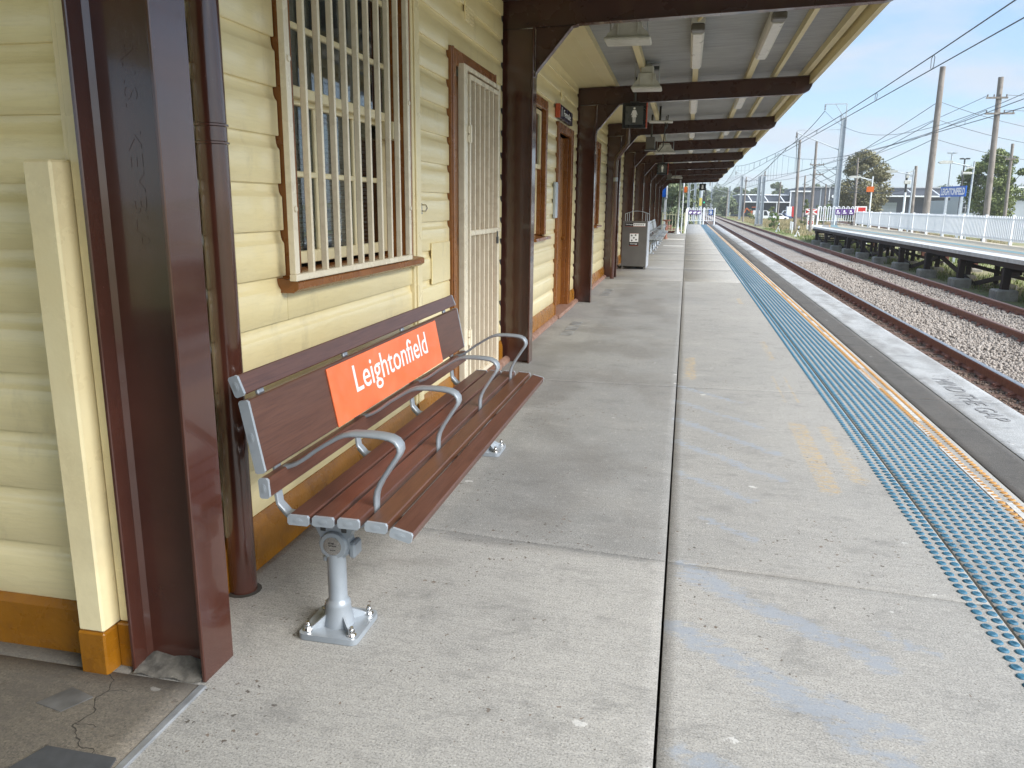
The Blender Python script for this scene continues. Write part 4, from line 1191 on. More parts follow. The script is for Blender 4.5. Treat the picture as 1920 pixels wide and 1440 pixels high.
for zz in (0.42, 1.98):
    mb = MB(); mb.cyl((gx + 0.012, 6.03, zz), (gx + 0.012, 6.03, zz + 0.13), 0.016, n=10); mb.cbox(gx, gx + 0.012, 6.0, 6.06, zz + 0.005, zz + 0.06, 0.003); mb.cbox(gx, gx + 0.013, 6.0, 6.06, zz + 0.07, zz + 0.125, 0.003); mb.build('hinge', 'grille', SG)
mb = MB(); mb.cbox(gx + 0.012, gx + 0.03, 6.90, 6.935, 1.19, 1.25, 0.004); mb.tube([(gx + 0.02, 6.905, 1.25), (gx + 0.02, 6.905, 1.285), (gx + 0.02, 6.917, 1.297), (gx + 0.02, 6.93, 1.285), (gx + 0.02, 6.93, 1.25)], 0.004, 6); mb.build('padlock', 'signgrey', SG)
# cover plate, hook, wall vents
mb = MB(); mb.cbox(BX + 0.001, BX + 0.012, 5.27, 5.70, 0.975, 1.262, 0.004); mb.build('cover_plate', 'cream', bld)
mb = MB(); mb.cbox(BX + 0.001, BX + 0.008, 5.055, 5.085, 1.46, 1.53, 0.002); mb.tube([(BX + 0.008, 5.07, 1.52), (BX + 0.035, 5.07, 1.52), (BX + 0.045, 5.07, 1.50), (BX + 0.035, 5.07, 1.48), (BX + 0.008, 5.07, 1.48)], 0.005, 6); mb.build('wall_hook', 'chrome', bld)
mb = MB(); mb.cbox(BX + 0.001, BX + 0.012, 7.14, 7.40, 0.9, 1.2, 0.003)
for (ya, za) in ((6.15, 2.88), (10.9, 2.9)):
    mb = MB(); mb.cbox(BX - 0.004, BX + 0.010, ya, ya + 0.24, za, za + 0.13, 0.003)
    for q in range(4): mb.box(BX + 0.0101, BX + 0.014, ya + 0.02, ya + 0.22, za + 0.02 + q * 0.027, za + 0.032 + q * 0.027)
    mb.build('wall_vent', 'trimcream', bld)
# the door blockwork light switch panel beside the second door
mb = MB(); mb.cbox(BX + 0.001, BX + 0.035, 10.42, 10.60, 1.36, 1.82, 0.004); mb.build('notice_frame', 'galv', bld)
mb = MB(); mb.cbox(BX + 0.001, BX + 0.06, 13.42, 13.55, 1.25, 2.05, 0.004); mb.build('blue_notice_panel', 'bluesign', bld)

def window2(y0, y1, z0, z1):
    W2 = bpy.data.objects.new('window', None); COL.objects.link(W2); W2.parent = bld; ORG[W2.name] = ORG[bld.name]
    mb = MB(); w = 0.11
    mb.cbox(BX - 0.03, BX + 0.024, y0, y0 + w, z0 + 0.05, z1, 0.005); mb.cbox(BX - 0.03, BX + 0.024, y1 - w, y1, z0 + 0.05, z1, 0.005); mb.cbox(BX - 0.03, BX + 0.0235, y0 + w + .0005, y1 - w - .0005, z1 - w, z1, 0.005)
    mb.cbox(BX - 0.12, BX - 0.031, y1 - w - 0.01, y1 - w + 0.02, z0 + 0.05, z1 - w, 0.003); mb.cbox(BX - 0.12, BX - 0.031, y0 + w - 0.02, y0 + w + 0.01, z0 + 0.05, z1 - w, 0.003)
    mb.build('casing', 'casing', W2)
    mb = MB(); mb.prism([(-0.12, 0.0), (0.075, -0.02), (0.085, -0.05), (-0.02, -0.07), (-0.12, -0.04)], (BX, y0 - 0.05, z0 + 0.05), (1, 0, 0), (0, 0, 1), (0, y1 - y0 + 0.1, 0)); mb.build('sill', 'casing', W2)
    zm = (z0 + z1) / 2 + 0.02
    sash(W2, y0 + w + .012, y1 - w - .012, zm, z1 - w - 0.01, BX - 0.07, [], [], 0.05)
    sash(W2, y0 + w + .012, y1 - w - .012, z0 + 0.06, zm + 0.03, BX - 0.115, [], [], 0.05)
    blinds(W2, y0 + w + .03, y1 - w - .03, z0 + 0.12, z1 - w - 0.05, BX - 0.18, 0.03)
window2(8.91, 9.79, 1.12, 2.73); window2(15.11, 15.89, 1.12, 2.69); window2(23.51, 24.39, 1.1, 2.69)

# --- end wall facing the camera at the left
EY = 2.09
k = 0
while True:
    z0 = 0.19 + k * 0.198
    if z0 > 3.2: break
    mb = MB(); pr = [(-d, z) for d, z in board_profile(PITCH + 0.002)]
    mb.prism(pr, (-6.0, EY, z0), (0, 1, 0), (0, 0, 1), (4.21, 0, 0)); mb.build('weatherboard', 'cream', bld, smooth=True, ang=40)
    k += 1
mb = MB(); mb.prism([(0.012, 0.0), (-0.020, 0.0), (-0.020, 0.165), (-0.002, 0.19), (0.012, 0.19)], (-6.0, EY, 0.0), (0, 1, 0), (0, 0, 1), (4.13, 0, 0)); mb.build('skirting_board', 'skirt', bld)
mb = MB(); mb.box(-6, -1.75, EY + 0.031, EY + 0.2, 0, 3.4); mb.build('end_wall_core', 'room', bld, smooth=False)
# corner boards above, boxed stub post below with its ochre foot
mb = MB(); mb.cbox(-1.800, -1.772, EY - 0.020, EY + 0.03, 1.64, 3.35, 0.004); mb.cbox(-1.7715, -1.722, EY - 0.036, EY + 0.03, 0.16, 3.35, 0.005); mb.build('corner_board', 'trimcream', bld)
mb = MB(); mb.cbox(-1.872, -1.776, 1.985, EY + 0.03, 0.152, 1.64, 0.007); mb.cbox(-1.892, -1.8725, 2.03, EY + 0.03, 0.152, 1.62, 0.004); mb.build('corner_post', 'trimcream', bld)
mb = MB(); mb.cbox(-1.875, -1.773, 1.980, EY + 0.03, -0.002, 0.1515, 0.006); mb.cbox(-1.7725, -1.722, EY - 0.05, EY + 0.03, 0.0, 0.1595, 0.004); mb.build('corner_post_base', 'skirt', bld)

# name sign over the second door
sg = MB(); sg.cbox(-1.715, -1.655, 10.42, 10.455, 2.62, 2.79, 0.003, 1); sg.cbox(-1.715, -1.660, 10.455, 11.60, 2.62, 2.79, 0.004, 0)
t_ = thing('door_sign', 'small navy sign with the word Female above the ochre door', 'sign', (-1.69, 11, 2.7))
sg.build('sign_box', ['navy', 'redtrim'], t_)
tb = MB(); put_text(tb, 'Female', (-1.659, 10.78, 2.665), (0, 1, 0), (0, 0, 1), (0.0015, 0, 0), 0.62, 0.085); tb.box(-1.6585, -1.657, 10.60, 10.625, 2.65, 2.765); tb.build('lettering', 'letterm', t_, smooth=False)

# ------------------------------------------------------------------ canopy
can = thing('platform_canopy', 'long platform canopy on maroon steel columns with grey ceiling and cream purlins', 'canopy', (-1.6, 12, 0))
ZB = [3.15, 3.085, 3.02, 2.955, 2.91, 2.875, 2.85, 2.825, 2.795, 2.76]   # beam soffit at x=-1.72
SL = 0.036
def zb(y):
    return float(np.interp(y, COLY, ZB))
DEP = 0.25
for i, y in enumerate(COLY):
    z = ZB[i]; zt = lambda x: z + SL * (x + 1.72)
    x0, x1 = (-1.712, -1.44) if i == 0 else (-1.775, -1.44)
    top = zt(-1.6) - 0.001
    if i == 0: ys, fwid = 2.10, 0.165
    else: ys, fwid = y, 0.17
    mb = MB()
    mb.cbox(x1 - 0.014, x1, ys - fwid / 2, ys + fwid / 2, 0.0, top, 0.003)
    mb.cbox(x0, x0 + 0.014, ys - fwid / 2, ys + fwid / 2, 0.0, top, 0.003)
    mb.box(x0 + 0.0142, x1 - 0.0142, ys - 0.007, ys + 0.007, 0.0, top)
    # root fillets
    for sx, xx in ((1, x0 + 0.0142), (-1, x1 - 0.0142)):
        mb.prism([(0, 0), (sx * 0.014, 0), (0, 0.014)], (xx, ys - 0.0072, 0.0), (1, 0, 0), (0, -1, 0), (0, 0, top))
    c = mb.build('column', 'maroon', can, ang=30)
    # haunch plate with its flange
    hx0, hz0 = -1.437, top - 0.385; hx1, hz1 = -1.085, zt(-1.085) - 0.0012
    mb = MB()
    mb.prism([(hx0, hz0 + 0.02), (hx1 - 0.01, hz1), (hx0, zt(hx0) - 0.0012)], (0, ys - 0.006, 0), (1, 0, 0), (0, 0, 1), (0, 0.012, 0))
    mb.ribbon([(hx0 + 0.002, ys, hz0 - 0.03), (hx0 + 0.006, ys, hz0 + 0.005), (hx0 + 0.03, ys, hz0 + 0.035), (hx1 - 0.02, ys, hz1 - 0.012), (hx1 + 0.03, ys, hz1 + 0.002 - 0.004)], (0, 1, 0), 0.10, 0.009)
    mb.build('haunch', 'maroonb', can)
    # beam: web with rounded end, flanges
    mb = MB()
    xe = 1.655
    poly = [(-1.76, zt(-1.76) + 0.008), (xe - 0.16, zt(xe - 0.16) + 0.008), (xe - 0.09, zt(xe) + 0.018), (xe - 0.035, zt(xe) + 0.05), (xe - 0.006, zt(xe) + 0.11), (xe, zt(xe) + 0.18), (xe, zt(xe) + DEP - 0.008), (-1.76, zt(-1.76) + DEP - 0.008)]
    mb.prism(poly, (0, y - 0.005, 0), (1, 0, 0), (0, 0, 1), (0, 0.010, 0))
    mb.obox((-1.76, y, zt(-1.76) + 0.004), (xe - 0.16, y, zt(xe - 0.16) + 0.004), 0.10, 0.008, mi=0)
    mb.obox((-1.76, y, zt(-1.76) + DEP - 0.004), (xe, y, zt(xe) + DEP - 0.004), 0.10, 0.008, mi=0)
    mb.ribbon([(xe - 0.158, y, zt(xe - 0.16) + 0.004), (xe - 0.09, y, zt(xe) + 0.014), (xe - 0.032, y, zt(xe) + 0.048), (xe - 0.002, y, zt(xe) + 0.11), (xe + 0.004, y, zt(xe) + 0.18), (xe + 0.004, y, zt(xe) + DEP)], (0, 1, 0), 0.10, 0.008)
    # fixing bolts at the column head
    for q in range(2):
        mb.cyl((-1.52 + q * 0.09, y - 0.006, zt(-1.5) + 0.05), (-1.52 + q * 0.09, y - 0.03, zt(-1.5) + 0.05), 0.014, n=6)
    mb.build('beam', 'maroonb', can, ang=30)
# the roll mark on the first column's web
tb = MB(); put_text(tb, 'A.I.S.  KEMBLA', (-1.60, 2.0925, 1.98), (0, 0, -1), (1, 0, 0), (0, -0.0007, 0), 0.60, 0.045)
tb.build('rolled_steel_mark', 'maroon', can, smooth=False, kind='stuff')
# purlins, one per bay line
bays = [(-9.0, COLY[0])] + [(COLY[i], COLY[i + 1]) for i in range(9)] + [(47.0, 48.2)]  # first bay lengthened back out of view to darken the column web's reflections
def zl(x, y): return zb(y) + SL * (x + 1.72) + DEP
for (a, b2) in bays:
    za, zb_ = (zb(max(a, 2.1)), zb(min(b2, 47)))
    if a < 0: za = ZB[0] + 0.06
    L_ = lambda x, dz: ((x, a + 0.002, za + SL * (x + 1.72) + DEP + dz), (x, b2 - 0.002, zb_ + SL * (x + 1.72) + DEP + dz))
    for x in (-1.34, -1.18, -0.70, 0.0, 0.76, 1.13):
        mb = MB(); p, q = L_(x, 0.046)
        wdt = 0.075 if x in (0.0, 0.76, -0.70) else 0.05
        mb.obox(p, q, wdt, 0.09)
        mb.build('purlin', 'soffit', can, smooth=False)
    mb = MB(); p, q = L_(1.55, 0.06); mb.obox(p, q, 0.07, 0.12); p, q = L_(1.645, 0.005); mb.obox(p, q, 0.055, 0.23); p, q = L_(1.70, 0.04); mb.obox(p, q, 0.045, 0.16)
    mb.build('fascia', 'soffit', can, smooth=False)
    # roof sheets laid side by side
    mb = MB()
    n = max(1, int(round((b2 - a) / 2.4)))
    for i in range(n):
        t0, t1 = i / n, (i + 1) / n
        ya, yb = a + (b2 - a) * t0 + 0.002, a + (b2 - a) * t1 - 0.002
        z0_, z1_ = za + (zb_ - za) * t0, za + (zb_ - za) * t1
        mb2 = MB()
        xa, xb = -1.30, 1.68
        def zz(x, zq, d): return zq + SL * (x + 1.72) + DEP + 0.092 + d
        mb2.add([(xa, ya, zz(xa, z0_, 0)), (xb, ya, zz(xb, z0_, 0)), (xb, yb, zz(xb, z1_, 0)), (xa, yb, zz(xa, z1_, 0)),
                 (xa, ya, zz(xa, z0_, 0.02)), (xb, ya, zz(xb, z0_, 0.02)), (xb, yb, zz(xb, z1_, 0.02)), (xa, yb, zz(xa, z1_, 0.02))],
                [(0, 3, 2, 1), (4, 5, 6, 7), (0, 1, 5, 4), (1, 2, 6, 5), (2, 3, 7, 6), (3, 0, 4, 7)])
        mb2.build('ceiling_sheet', 'ceil', can, smooth=False)
    # flat eave lining between wall and first purlins
    mb = MB()
    xa, xb = -1.745, -1.20
    mb.add([(xa, a, za + DEP + 0.001), (xb, a, za + DEP + 0.03), (xb, b2, zb_ + DEP + 0.03), (xa, b2, zb_ + DEP + 0.001), (xa, a, za + DEP + 0.03), (xb, a, za + DEP + 0.05), (xb, b2, zb_ + DEP + 0.05), (xa, b2, zb_ + DEP + 0.03)],
           [(0, 3, 2, 1), (4, 5, 6, 7), (0, 1, 5, 4), (1, 2, 6, 5), (2, 3, 7, 6), (3, 0, 4, 7)])
    for x in (-1.60, -1.46):
        mb.obox((x, a, za + DEP + 0.004 + (x + 1.745) * 0.05), (x, b2, zb_ + DEP + 0.004 + (x + 1.745) * 0.05), 0.018, 0.012)
    mb.build('eave_lining', 'soffit', can, smooth=False)
mb = MB(); mb.box(-8.5, -1.32, -9.0, 2.1, 3.56, 3.6); mb.build('porch_ceiling', 'soffit', can, smooth=False)  # unseen; stretched as far back as the lengthened bay that dims the light

# downpipes
def pipe(label, y, x=-1.662, r=0.054, z1=3.2, bend=False):
    t = thing('downpipe', label, 'drainpipe', (x, y, 0), 'maroon downpipes on the station wall')
    mb = MB()
    if not bend: mb.tube([(x, y, -0.02), (x, y, z1)], r, 20)
    else: mb.tube([(x, y, 0.0), (x, y, 2.42), (x + 0.02, y, 2.50), (x + 0.20, y, 2.74), (x + 0.22, y, 2.80), (x + 0.22, y, 3.2)], r, 16)
    mb.build('pipe', 'maroon', t)
    mb = MB()
    if not bend:
        for zz in (1.79, 1.73): mb.rev([(r + 0.001, -0.006), (r + 0.006, -0.003), (r + 0.006, 0.003), (r + 0.001, 0.006)], (x, y, zz), 20)
    else:
        mb.cyl((x, y, 2.02), (x, y, 2.10), r + 0.004, n=16)
    mb.build('pipe_collar', 'maroon' if not bend else 'strip', t)
    return t
pipe('glossy maroon downpipe beside the nearest column, behind the bench', 2.62)
pipe('maroon downpipe with an offset bend beside the fourth column', 17.05, -1.50, 0.045, bend=True)
mb = MB(); mb.rev([(0.055, 0.0), (0.072, 0.001), (0.066, 0.003), (0.055, 0.004)], (-1.662, 2.62, 0.0), 16); mb.build('pipe_hole_dirt', 'crack', plat)

# ------------------------------------------------------------------ benches
def make_bench(slat_m, plate=True, lab='', loc=(-1.16, 3.55, 0), wide_arm=True):
    """slatted seat on two pedestals; built round y=0, length 2.5"""
    t = thing('platform_bench', lab, 'bench', loc, 'slatted benches along the platform')
    ox, oy = -1.16, 3.555
    ORG[t.name] = Vector((ox, oy, 0))
    y0, y1 = 2.30, 4.81
    def slat(p, n_, w, th, m_, y0=y0, y1=y1):
        # p = centre of front face line (x,z); n_ = outward normal; w = height along tangent; th = thickness
        px, pz = p; nx, nz = n_; tx, tz = -nz, nx
        def frame(a, b2, ya, yb, mb, c=0.004, mi=0):
            hw, ht = w / 2, th
            poly = [(-hw + c, 0), (hw - c, 0), (hw, -c), (hw, -ht + c), (hw - c, -ht), (-hw + c, -ht), (-hw, -ht + c), (-hw, -c)]
            mb.prism(poly, (px, ya, pz), (tx, 0, tz), (nx, 0, nz), (0, yb - ya, 0), mi)
        mb = MB(); frame(0, 0, y0 + 0.012, y1 - 0.012, mb); o = mb.build('slat', m_, t, ang=30)
        for ya, yb in ((y0, y0 + 0.0118), (y1 - 0.0118, y1)):
            mb = MB(); c = 0.006; hw, ht = w / 2 + 0.0012, th + 0.0012
            poly = [(-hw + c, 0.0012), (hw - c, 0.0012), (hw, -c), (hw, -ht + c), (hw - c, -ht), (-hw + c, -ht), (-hw, -ht + c), (-hw, -c)]
            mb.prism(poly, (px, ya, pz), (tx, 0, tz), (nx, 0, nz), (0, yb - ya, 0))
            # raised oval badge on the cap
            ye = ya - 0.0012 if ya == y0 else yb
            if ya == y0:
                el = [(0.016 * math.cos(q * math.pi / 8), 0.0085 * math.sin(q * math.pi / 8)) for q in range(16)]
                mb.prism(el, (px + nx * -th / 2, ye, pz + nz * -th / 2), (tx, 0, tz), (nx, 0, nz), (0, 0.0012, 0))
                el2 = [(0.010 * math.cos(q * math.pi / 5), 0.004 * math.sin(q * math.pi / 5)) for q in range(10)]
                mb.prism(el2, (px + nx * -th / 2, ye - 0.001, pz + nz * -th / 2), (tx, 0, tz), (nx, 0, nz), (0, 0.001, 0))
            mb.build('end_cap', 'endcap', o, ang=30)
        return o
    bn = Vector((0.975, 0.22)).normalized()   # backrest normal (towards +x, slightly up)
    # backrest slats: top, wide, lower
    def back(z_lo, z_hi, x_lo, x_hi, m_):
        d = Vector((x_hi - x_lo, z_hi - z_lo)); w = d.length; tn = d.normalized(); nn = (tn.y, -tn.x)
        slat(((x_lo + x_hi) / 2, (z_lo + z_hi) / 2), nn, w, 0.034, m_)
    back(0.900, 0.966, -1.406, -1.432, slat_m); back(0.632, 0.882, -1.348, -1.397, slat_m); back(0.541, 0.610, -1.337, -1.341, slat_m)
    # seat slats
    for (xc, zc_, tilt, m_) in ((-1.235, 0.487, 0.0, slat_m), (-1.144, 0.490, 0.0, slat_m), (-1.052, 0.492, 0.0, slat_m), (-0.953, 0.489, 0.05, slat_m + '2' if slat_m == 'wood' else slat_m), (-0.862, 0.470, 0.24, slat_m)):
        nx, nz = math.sin(tilt), math.cos(tilt)
        slat((xc, zc_), (nx, nz), 0.076, 0.033, m_)
    ribs_y = [2.455, 3.175, 3.905, 4.655]
    for ry in ribs_y:
        mb = MB()
        path = [(-0.86, 0.425), (-0.93, 0.443), (-1.0, 0.449), (-1.2, 0.447), (-1.27, 0.440), (-1.315, 0.425), (-1.352, 0.430), (-1.385, 0.465), (-1.392, 0.52), (-1.388, 0.58), (-1.398, 0.68), (-1.42, 0.80), (-1.445, 0.90), (-1.458, 0.945)]
        sm = []
        for i in range(len(path) - 1):
            for q in range(3):
                u = q / 3; sm.append((path[i][0] * (1 - u) + path[i + 1][0] * u, path[i][1] * (1 - u) + path[i + 1][1] * u))
        sm.append(path[-1])
        mb.ribbon([(x, ry, z) for x, z in sm], (0, 1, 0), 0.042, 0.014)
        mb.ribbon([(x, ry, z - 0.012) for x, z in sm[2:-2] if z < 0.47], (0, 1, 0), 0.012, 0.026)
        mb.build('seat_frame', 'castgrey', t)
    for ry in ribs_y:
        P = [(-1.372, 0.600), (-1.34, 0.606), (-1.305, 0.622), (-1.27, 0.645), (-1.233, 0.674), (-1.185, 0.705), (-1.142, 0.731), (-1.115, 0.742), (-1.09, 0.747), (-1.035, 0.749), (-0.985, 0.747), (-0.95, 0.742), (-0.930, 0.732), (-0.918, 0.716), (-0.916, 0.698), (-0.924, 0.680), (-0.942, 0.654), (-0.965, 0.618), (-0.987, 0.584), (-1.004, 0.550), (-1.010, 0.525), (-1.011, 0.50), (-1.012, 0.450)]
        mb = MB()
        ws = [0.034 + 0.026 * min(1, i / 7) if i < 8 else (0.060 if i < 15 else 0.060 - 0.026 * (i - 15) / 7) for i in range(len(P))]
        mb.ribbon([(x, ry, z) for x, z in P], (0, 1, 0), 0.046, 0.0135, ws=ws)
        mb.build('armrest', 'castgrey', t, ang=50)
    for ry in (ribs_y[0], ribs_y[3]):
        sgn = -1
        mb = MB()
        cx, cz = -1.165, 0.336
        # bracket plate spreading under the seat
        gus = [(-1.29, 0.432), (-1.285, 0.415), (-1.235, 0.395), (-1.218, 0.36), (-1.224, 0.335), (-1.215, 0.30), (-1.19, 0.280), (-1.14, 0.280), (-1.115, 0.30), (-1.106, 0.335), (-1.112, 0.36), (-1.095, 0.395), (-1.03, 0.425), (-1.02, 0.436)]
        mb.prism(gus, (0, ry - 0.030, 0), (1, 0, 0), (0, 0, 1), (0, 0.052, 0))
        mb.cbox(-1.115, -1.088, ry - 0.026, ry + 0.04, 0.285, 0.345, 0.008)
        mb.cyl((-1.205, ry - 0.02, 0.268), (-1.205, ry - 0.02, 0.285), 0.010, n=8)
        mb.rev([(0.0, -0.006), (0.040, -0.006), (0.048, -0.004), (0.052, 0.004), (0.052, 0.03)], (cx, ry - 0.040, cz), 28, axis='y')
        mb.build('bracket', 'castgrey', t)
        mb = MB(); mb.rev([(0.0, -0.0015), (0.034, -0.0015), (0.034, 0.0)], (cx, ry - 0.0465, cz), 28, axis='y')
        bd = mb.build('badge', 'chrome', t)
        tb = MB()
        put_text(tb, 'street', (cx - 0.014, ry - 0.0482, cz + 0.008), (1, 0, 0), (0, 0, 1), (0, -0.0004, 0), 0.022, 0.007)
        put_text(tb, 'furniture', (cx - 0.014, ry - 0.0482, cz - 0.001), (1, 0, 0), (0, 0, 1), (0, -0.0004, 0), 0.030, 0.007)
        put_text(tb, 'australia', (cx - 0.008, ry - 0.0482, cz - 0.016), (1, 0, 0), (0, 0, 1), (0, -0.0004, 0), 0.020, 0.004)
        tb.build('badge_lettering', 'black', bd, smooth=False)
        for bxx in (-1.205, -1.125):
            mb = MB(); mb.cbox(bxx - 0.010, bxx + 0.010, ry - 0.0345, ry - 0.0302, 0.385, 0.412, 0.004); mb.build('socket', 'darkgrey', t)
        # pipe and flared foot
        mb = MB()
        mb.rev([(0.034, 0.30), (0.034, 0.125), (0.038, 0.118), (0.044, 0.110), (0.046, 0.098), (0.045, 0.09), (0.050, 0.065), (0.056, 0.03), (0.058, 0.022)][::-1], (cx, ry - 0.015, 0), 28)
        mb.build('pedestal', 'castgrey', t)
        mb = MB()
        bp = []
        for qx, qy in ((-1, -1), (1, -1), (1, 1), (-1, 1)):
            for q in range(4):
                a0 = math.atan2(qy, qx) - math.pi / 4 + q * math.pi / 6
                bp.append((0.088 * qx + 0.024 * math.cos(a0), 0.088 * qy + 0.024 * math.sin(a0)))
        mb.prism(bp, (cx, ry - 0.015, 0.002), (1, 0, 0), (0, 1, 0), (0, 0, 0.022))
        for qx, qy in ((-1, -1), (1, -1), (1, 1), (-1, 1)):   # stiffening fins
            v_ = Vector((qx, qy, 0)).normalized(); O = Vector((cx, ry - 0.015, 0.023)) + v_ * 0.04
            mb.prism([(0, 0), (0.075, 0), (0.07, 0.008), (0, 0.05)], O - Vector((-v_.y, v_.x, 0)) * 0.004, v_, (0, 0, 1), Vector((-v_.y, v_.x, 0)) * 0.008)
        mb.build('base_plate', 'castgrey', t)
        for qx, qy in ((-1, -1), (1, -1), (1, 1), (-1, 1)):
            mb = MB(); X_, Y_ = cx + 0.084 * qx, ry - 0.015 + 0.080 * qy
            mb.cyl((X_, Y_, 0.0242), (X_, Y_, 0.028), 0.017, n=16); mb.cyl((X_, Y_, 0.0282), (X_, Y_, 0.042), 0.0125, n=6); mb.cyl((X_, Y_, 0.0422), (X_, Y_, 0.058), 0.007, n=10); mb.rev([(0.010, 0), (0.009, 0.006), (0.005, 0.010), (0.001, 0.011)], (X_, Y_, 0.043), 10)
            mb.build('anchor_bolt', 'chrome', t)
    if plate:
        x_lo, z_lo, x_hi, z_hi = -1.3475, 0.630, -1.3945, 0.870
        mb = MB(); d = Vector((x_hi - x_lo, 0, z_hi - z_lo)); up = d.normalized(); nn = Vector((up.z, 0, -up.x))
        O = Vector((x_lo, 2.885, z_lo)) + nn * 0.0012
        hgt = d.length
        mb.prism([(0, 0), (1.44, 0), (1.44, hgt), (0, hgt)], O, (0, 1, 0), up, nn * 0.004)
        pl = mb.build('name_plate', 'plate', t, smooth=False)
        tb = MB()
        put_text(tb, 'Leightonfield', O + nn * 0.0042 + Vector((0, 0.235, 0)) + up * 0.055, (0, 1, 0), up, nn * 0.0008, 0.985, 0.158, bold=0.004)
        tb.build('name_lettering', 'letter', pl, smooth=False)
    return t
bench = make_bench('wood', True, 'red brown slatted bench with an orange Leightonfield plate and grey armrests', (-1.16, 3.555, 0))

MT['metalslat'] = mat('aluminium_slat', (0.42, 0.44, 0.46), (0.5, 0.52, 0.54), 6, 0.35, 0.1, 0.05, metal=0.5)
b2nd = make_bench('metalslat', False, 'grey metal slatted bench just beyond the garbage bin', (-1.10, 27.6, 0))
for i, (yy, lb) in enumerate(((31.2, 'grey metal slatted bench in the middle of the row of three beyond the bin'), (34.8, 'farthest grey metal slatted bench, near the drinking fountain'))):
    c = copy_tree(b2nd); c.location = (-1.10, yy, 0); c['label'] = lb

# ------------------------------------------------------------------ garbage bin
t = thing('garbage_bin', 'grey brown cabinet bin with Garbage stickers and a curved top rail', 'bin', (-1.2, 20.1, 0))
x0, x1, y0, y1 = -1.53, -0.925, 19.80, 20.75
mb = MB(); mb.cbox(x0, x1, y0, y0 + 0.02, 0.075, 1.165, 0.006); mb.cbox(x0 + 0.01, x1 - 0.045, y0 + 0.0205, y1, 0.10, 1.15, 0.004); mb.build('cabinet', 'bin', t)
mb = MB(); mb.cbox(x1 - 0.04, x1 + 0.02, y0 + 0.021, y1, 0.04, 1.155, 0.006)
for zz in np.linspace(0.3, 1.05, 5): mb.cyl((x1 + 0.02, y0 + 0.5, zz), (x1 + 0.026, y0 + 0.5, zz), 0.03, n=10)
mb.build('side_panel', 'binside', t)
for xx in (x0 + 0.03, x1 - 0.03):
    for yy in (y0 + 0.04, y1 - 0.05):
        mb = MB(); mb.cbox(xx - 0.025, xx + 0.025, yy - 0.02, yy + 0.025, 0.0, 0.0745, 0.003); mb.build('foot', 'bin', t)
mb = MB(); mb.tube([(x0 - 0.0 + (x1 - x0) * q / 12, y1 - 0.1, 1.33 + 0.07 * math.sin(math.pi * q / 12)) for q in range(13)], 0.008, 6)
for q in (0, 1, 2, 10.2, 11, 12):
    mb.cyl((x0 + (x1 - x0) * q / 12, y1 - 0.1, 1.15), (x0 + (x1 - x0) * q / 12, y1 - 0.1, 1.33 + 0.07 * math.sin(math.pi * q / 12)), 0.007, n=6)
mb.build('top_rail', 'binside', t)
fy = y0 - 0.002
mb = MB(); mb.box(x0 + 0.07, x0 + 0.265, fy, fy + 0.001, 1.04, 1.12, 0); mb.box(x0 + 0.2655, x1 - 0.05, fy, fy + 0.001, 1.045, 1.115, 1); mb.box(x0 + 0.19, x0 + 0.40, fy, fy + 0.001, 0.665, 0.865, 1); mb.box(x0 + 0.185, x0 + 0.40, fy, fy + 0.001, 0.575, 0.6645, 0)
# orange-red rims of the stickers
for (a, b3, c, d) in ((x0 + 0.064, x1 - 0.045, 1.034, 1.040), (x0 + 0.18, x0 + 0.404, 0.568, 0.575), (x0 + 0.185, x0 + 0.404, 0.865, 0.870)): mb.box(a, b3, fy, fy + 0.001, c, d, 2)
# small rubbish pictograms
for q in range(5): mb.cyl((x0 + 0.30 + q * 0.05, fy - 0.0006, 1.08), (x0 + 0.30 + q * 0.05, fy, 1.08), 0.016, n=10, mi=3)
for (a, c) in ((0.235, 0.82), (0.33, 0.83), (0.29, 0.765), (0.24, 0.70), (0.345, 0.72)): mb.cyl((x0 + a, fy - 0.0006, c), (x0 + a, fy, c), 0.022, n=7, mi=3)
mb.build('sticker', ['black', 'letterm', 'redtrim', 'signgrey'], t, smooth=False)
tb = MB(); put_text(tb, 'Garbage', (x0 + 0.085, fy - 0.001, 1.06), (1, 0, 0), (0, 0, 1), (0, -0.001, 0), 0.165, 0.042); put_text(tb, 'Garbage', (x0 + 0.205, fy - 0.001, 0.595), (1, 0, 0), (0, 0, 1), (0, -0.001, 0), 0.18, 0.048); tb.build('sticker_lettering', 'letterm', t, smooth=False)

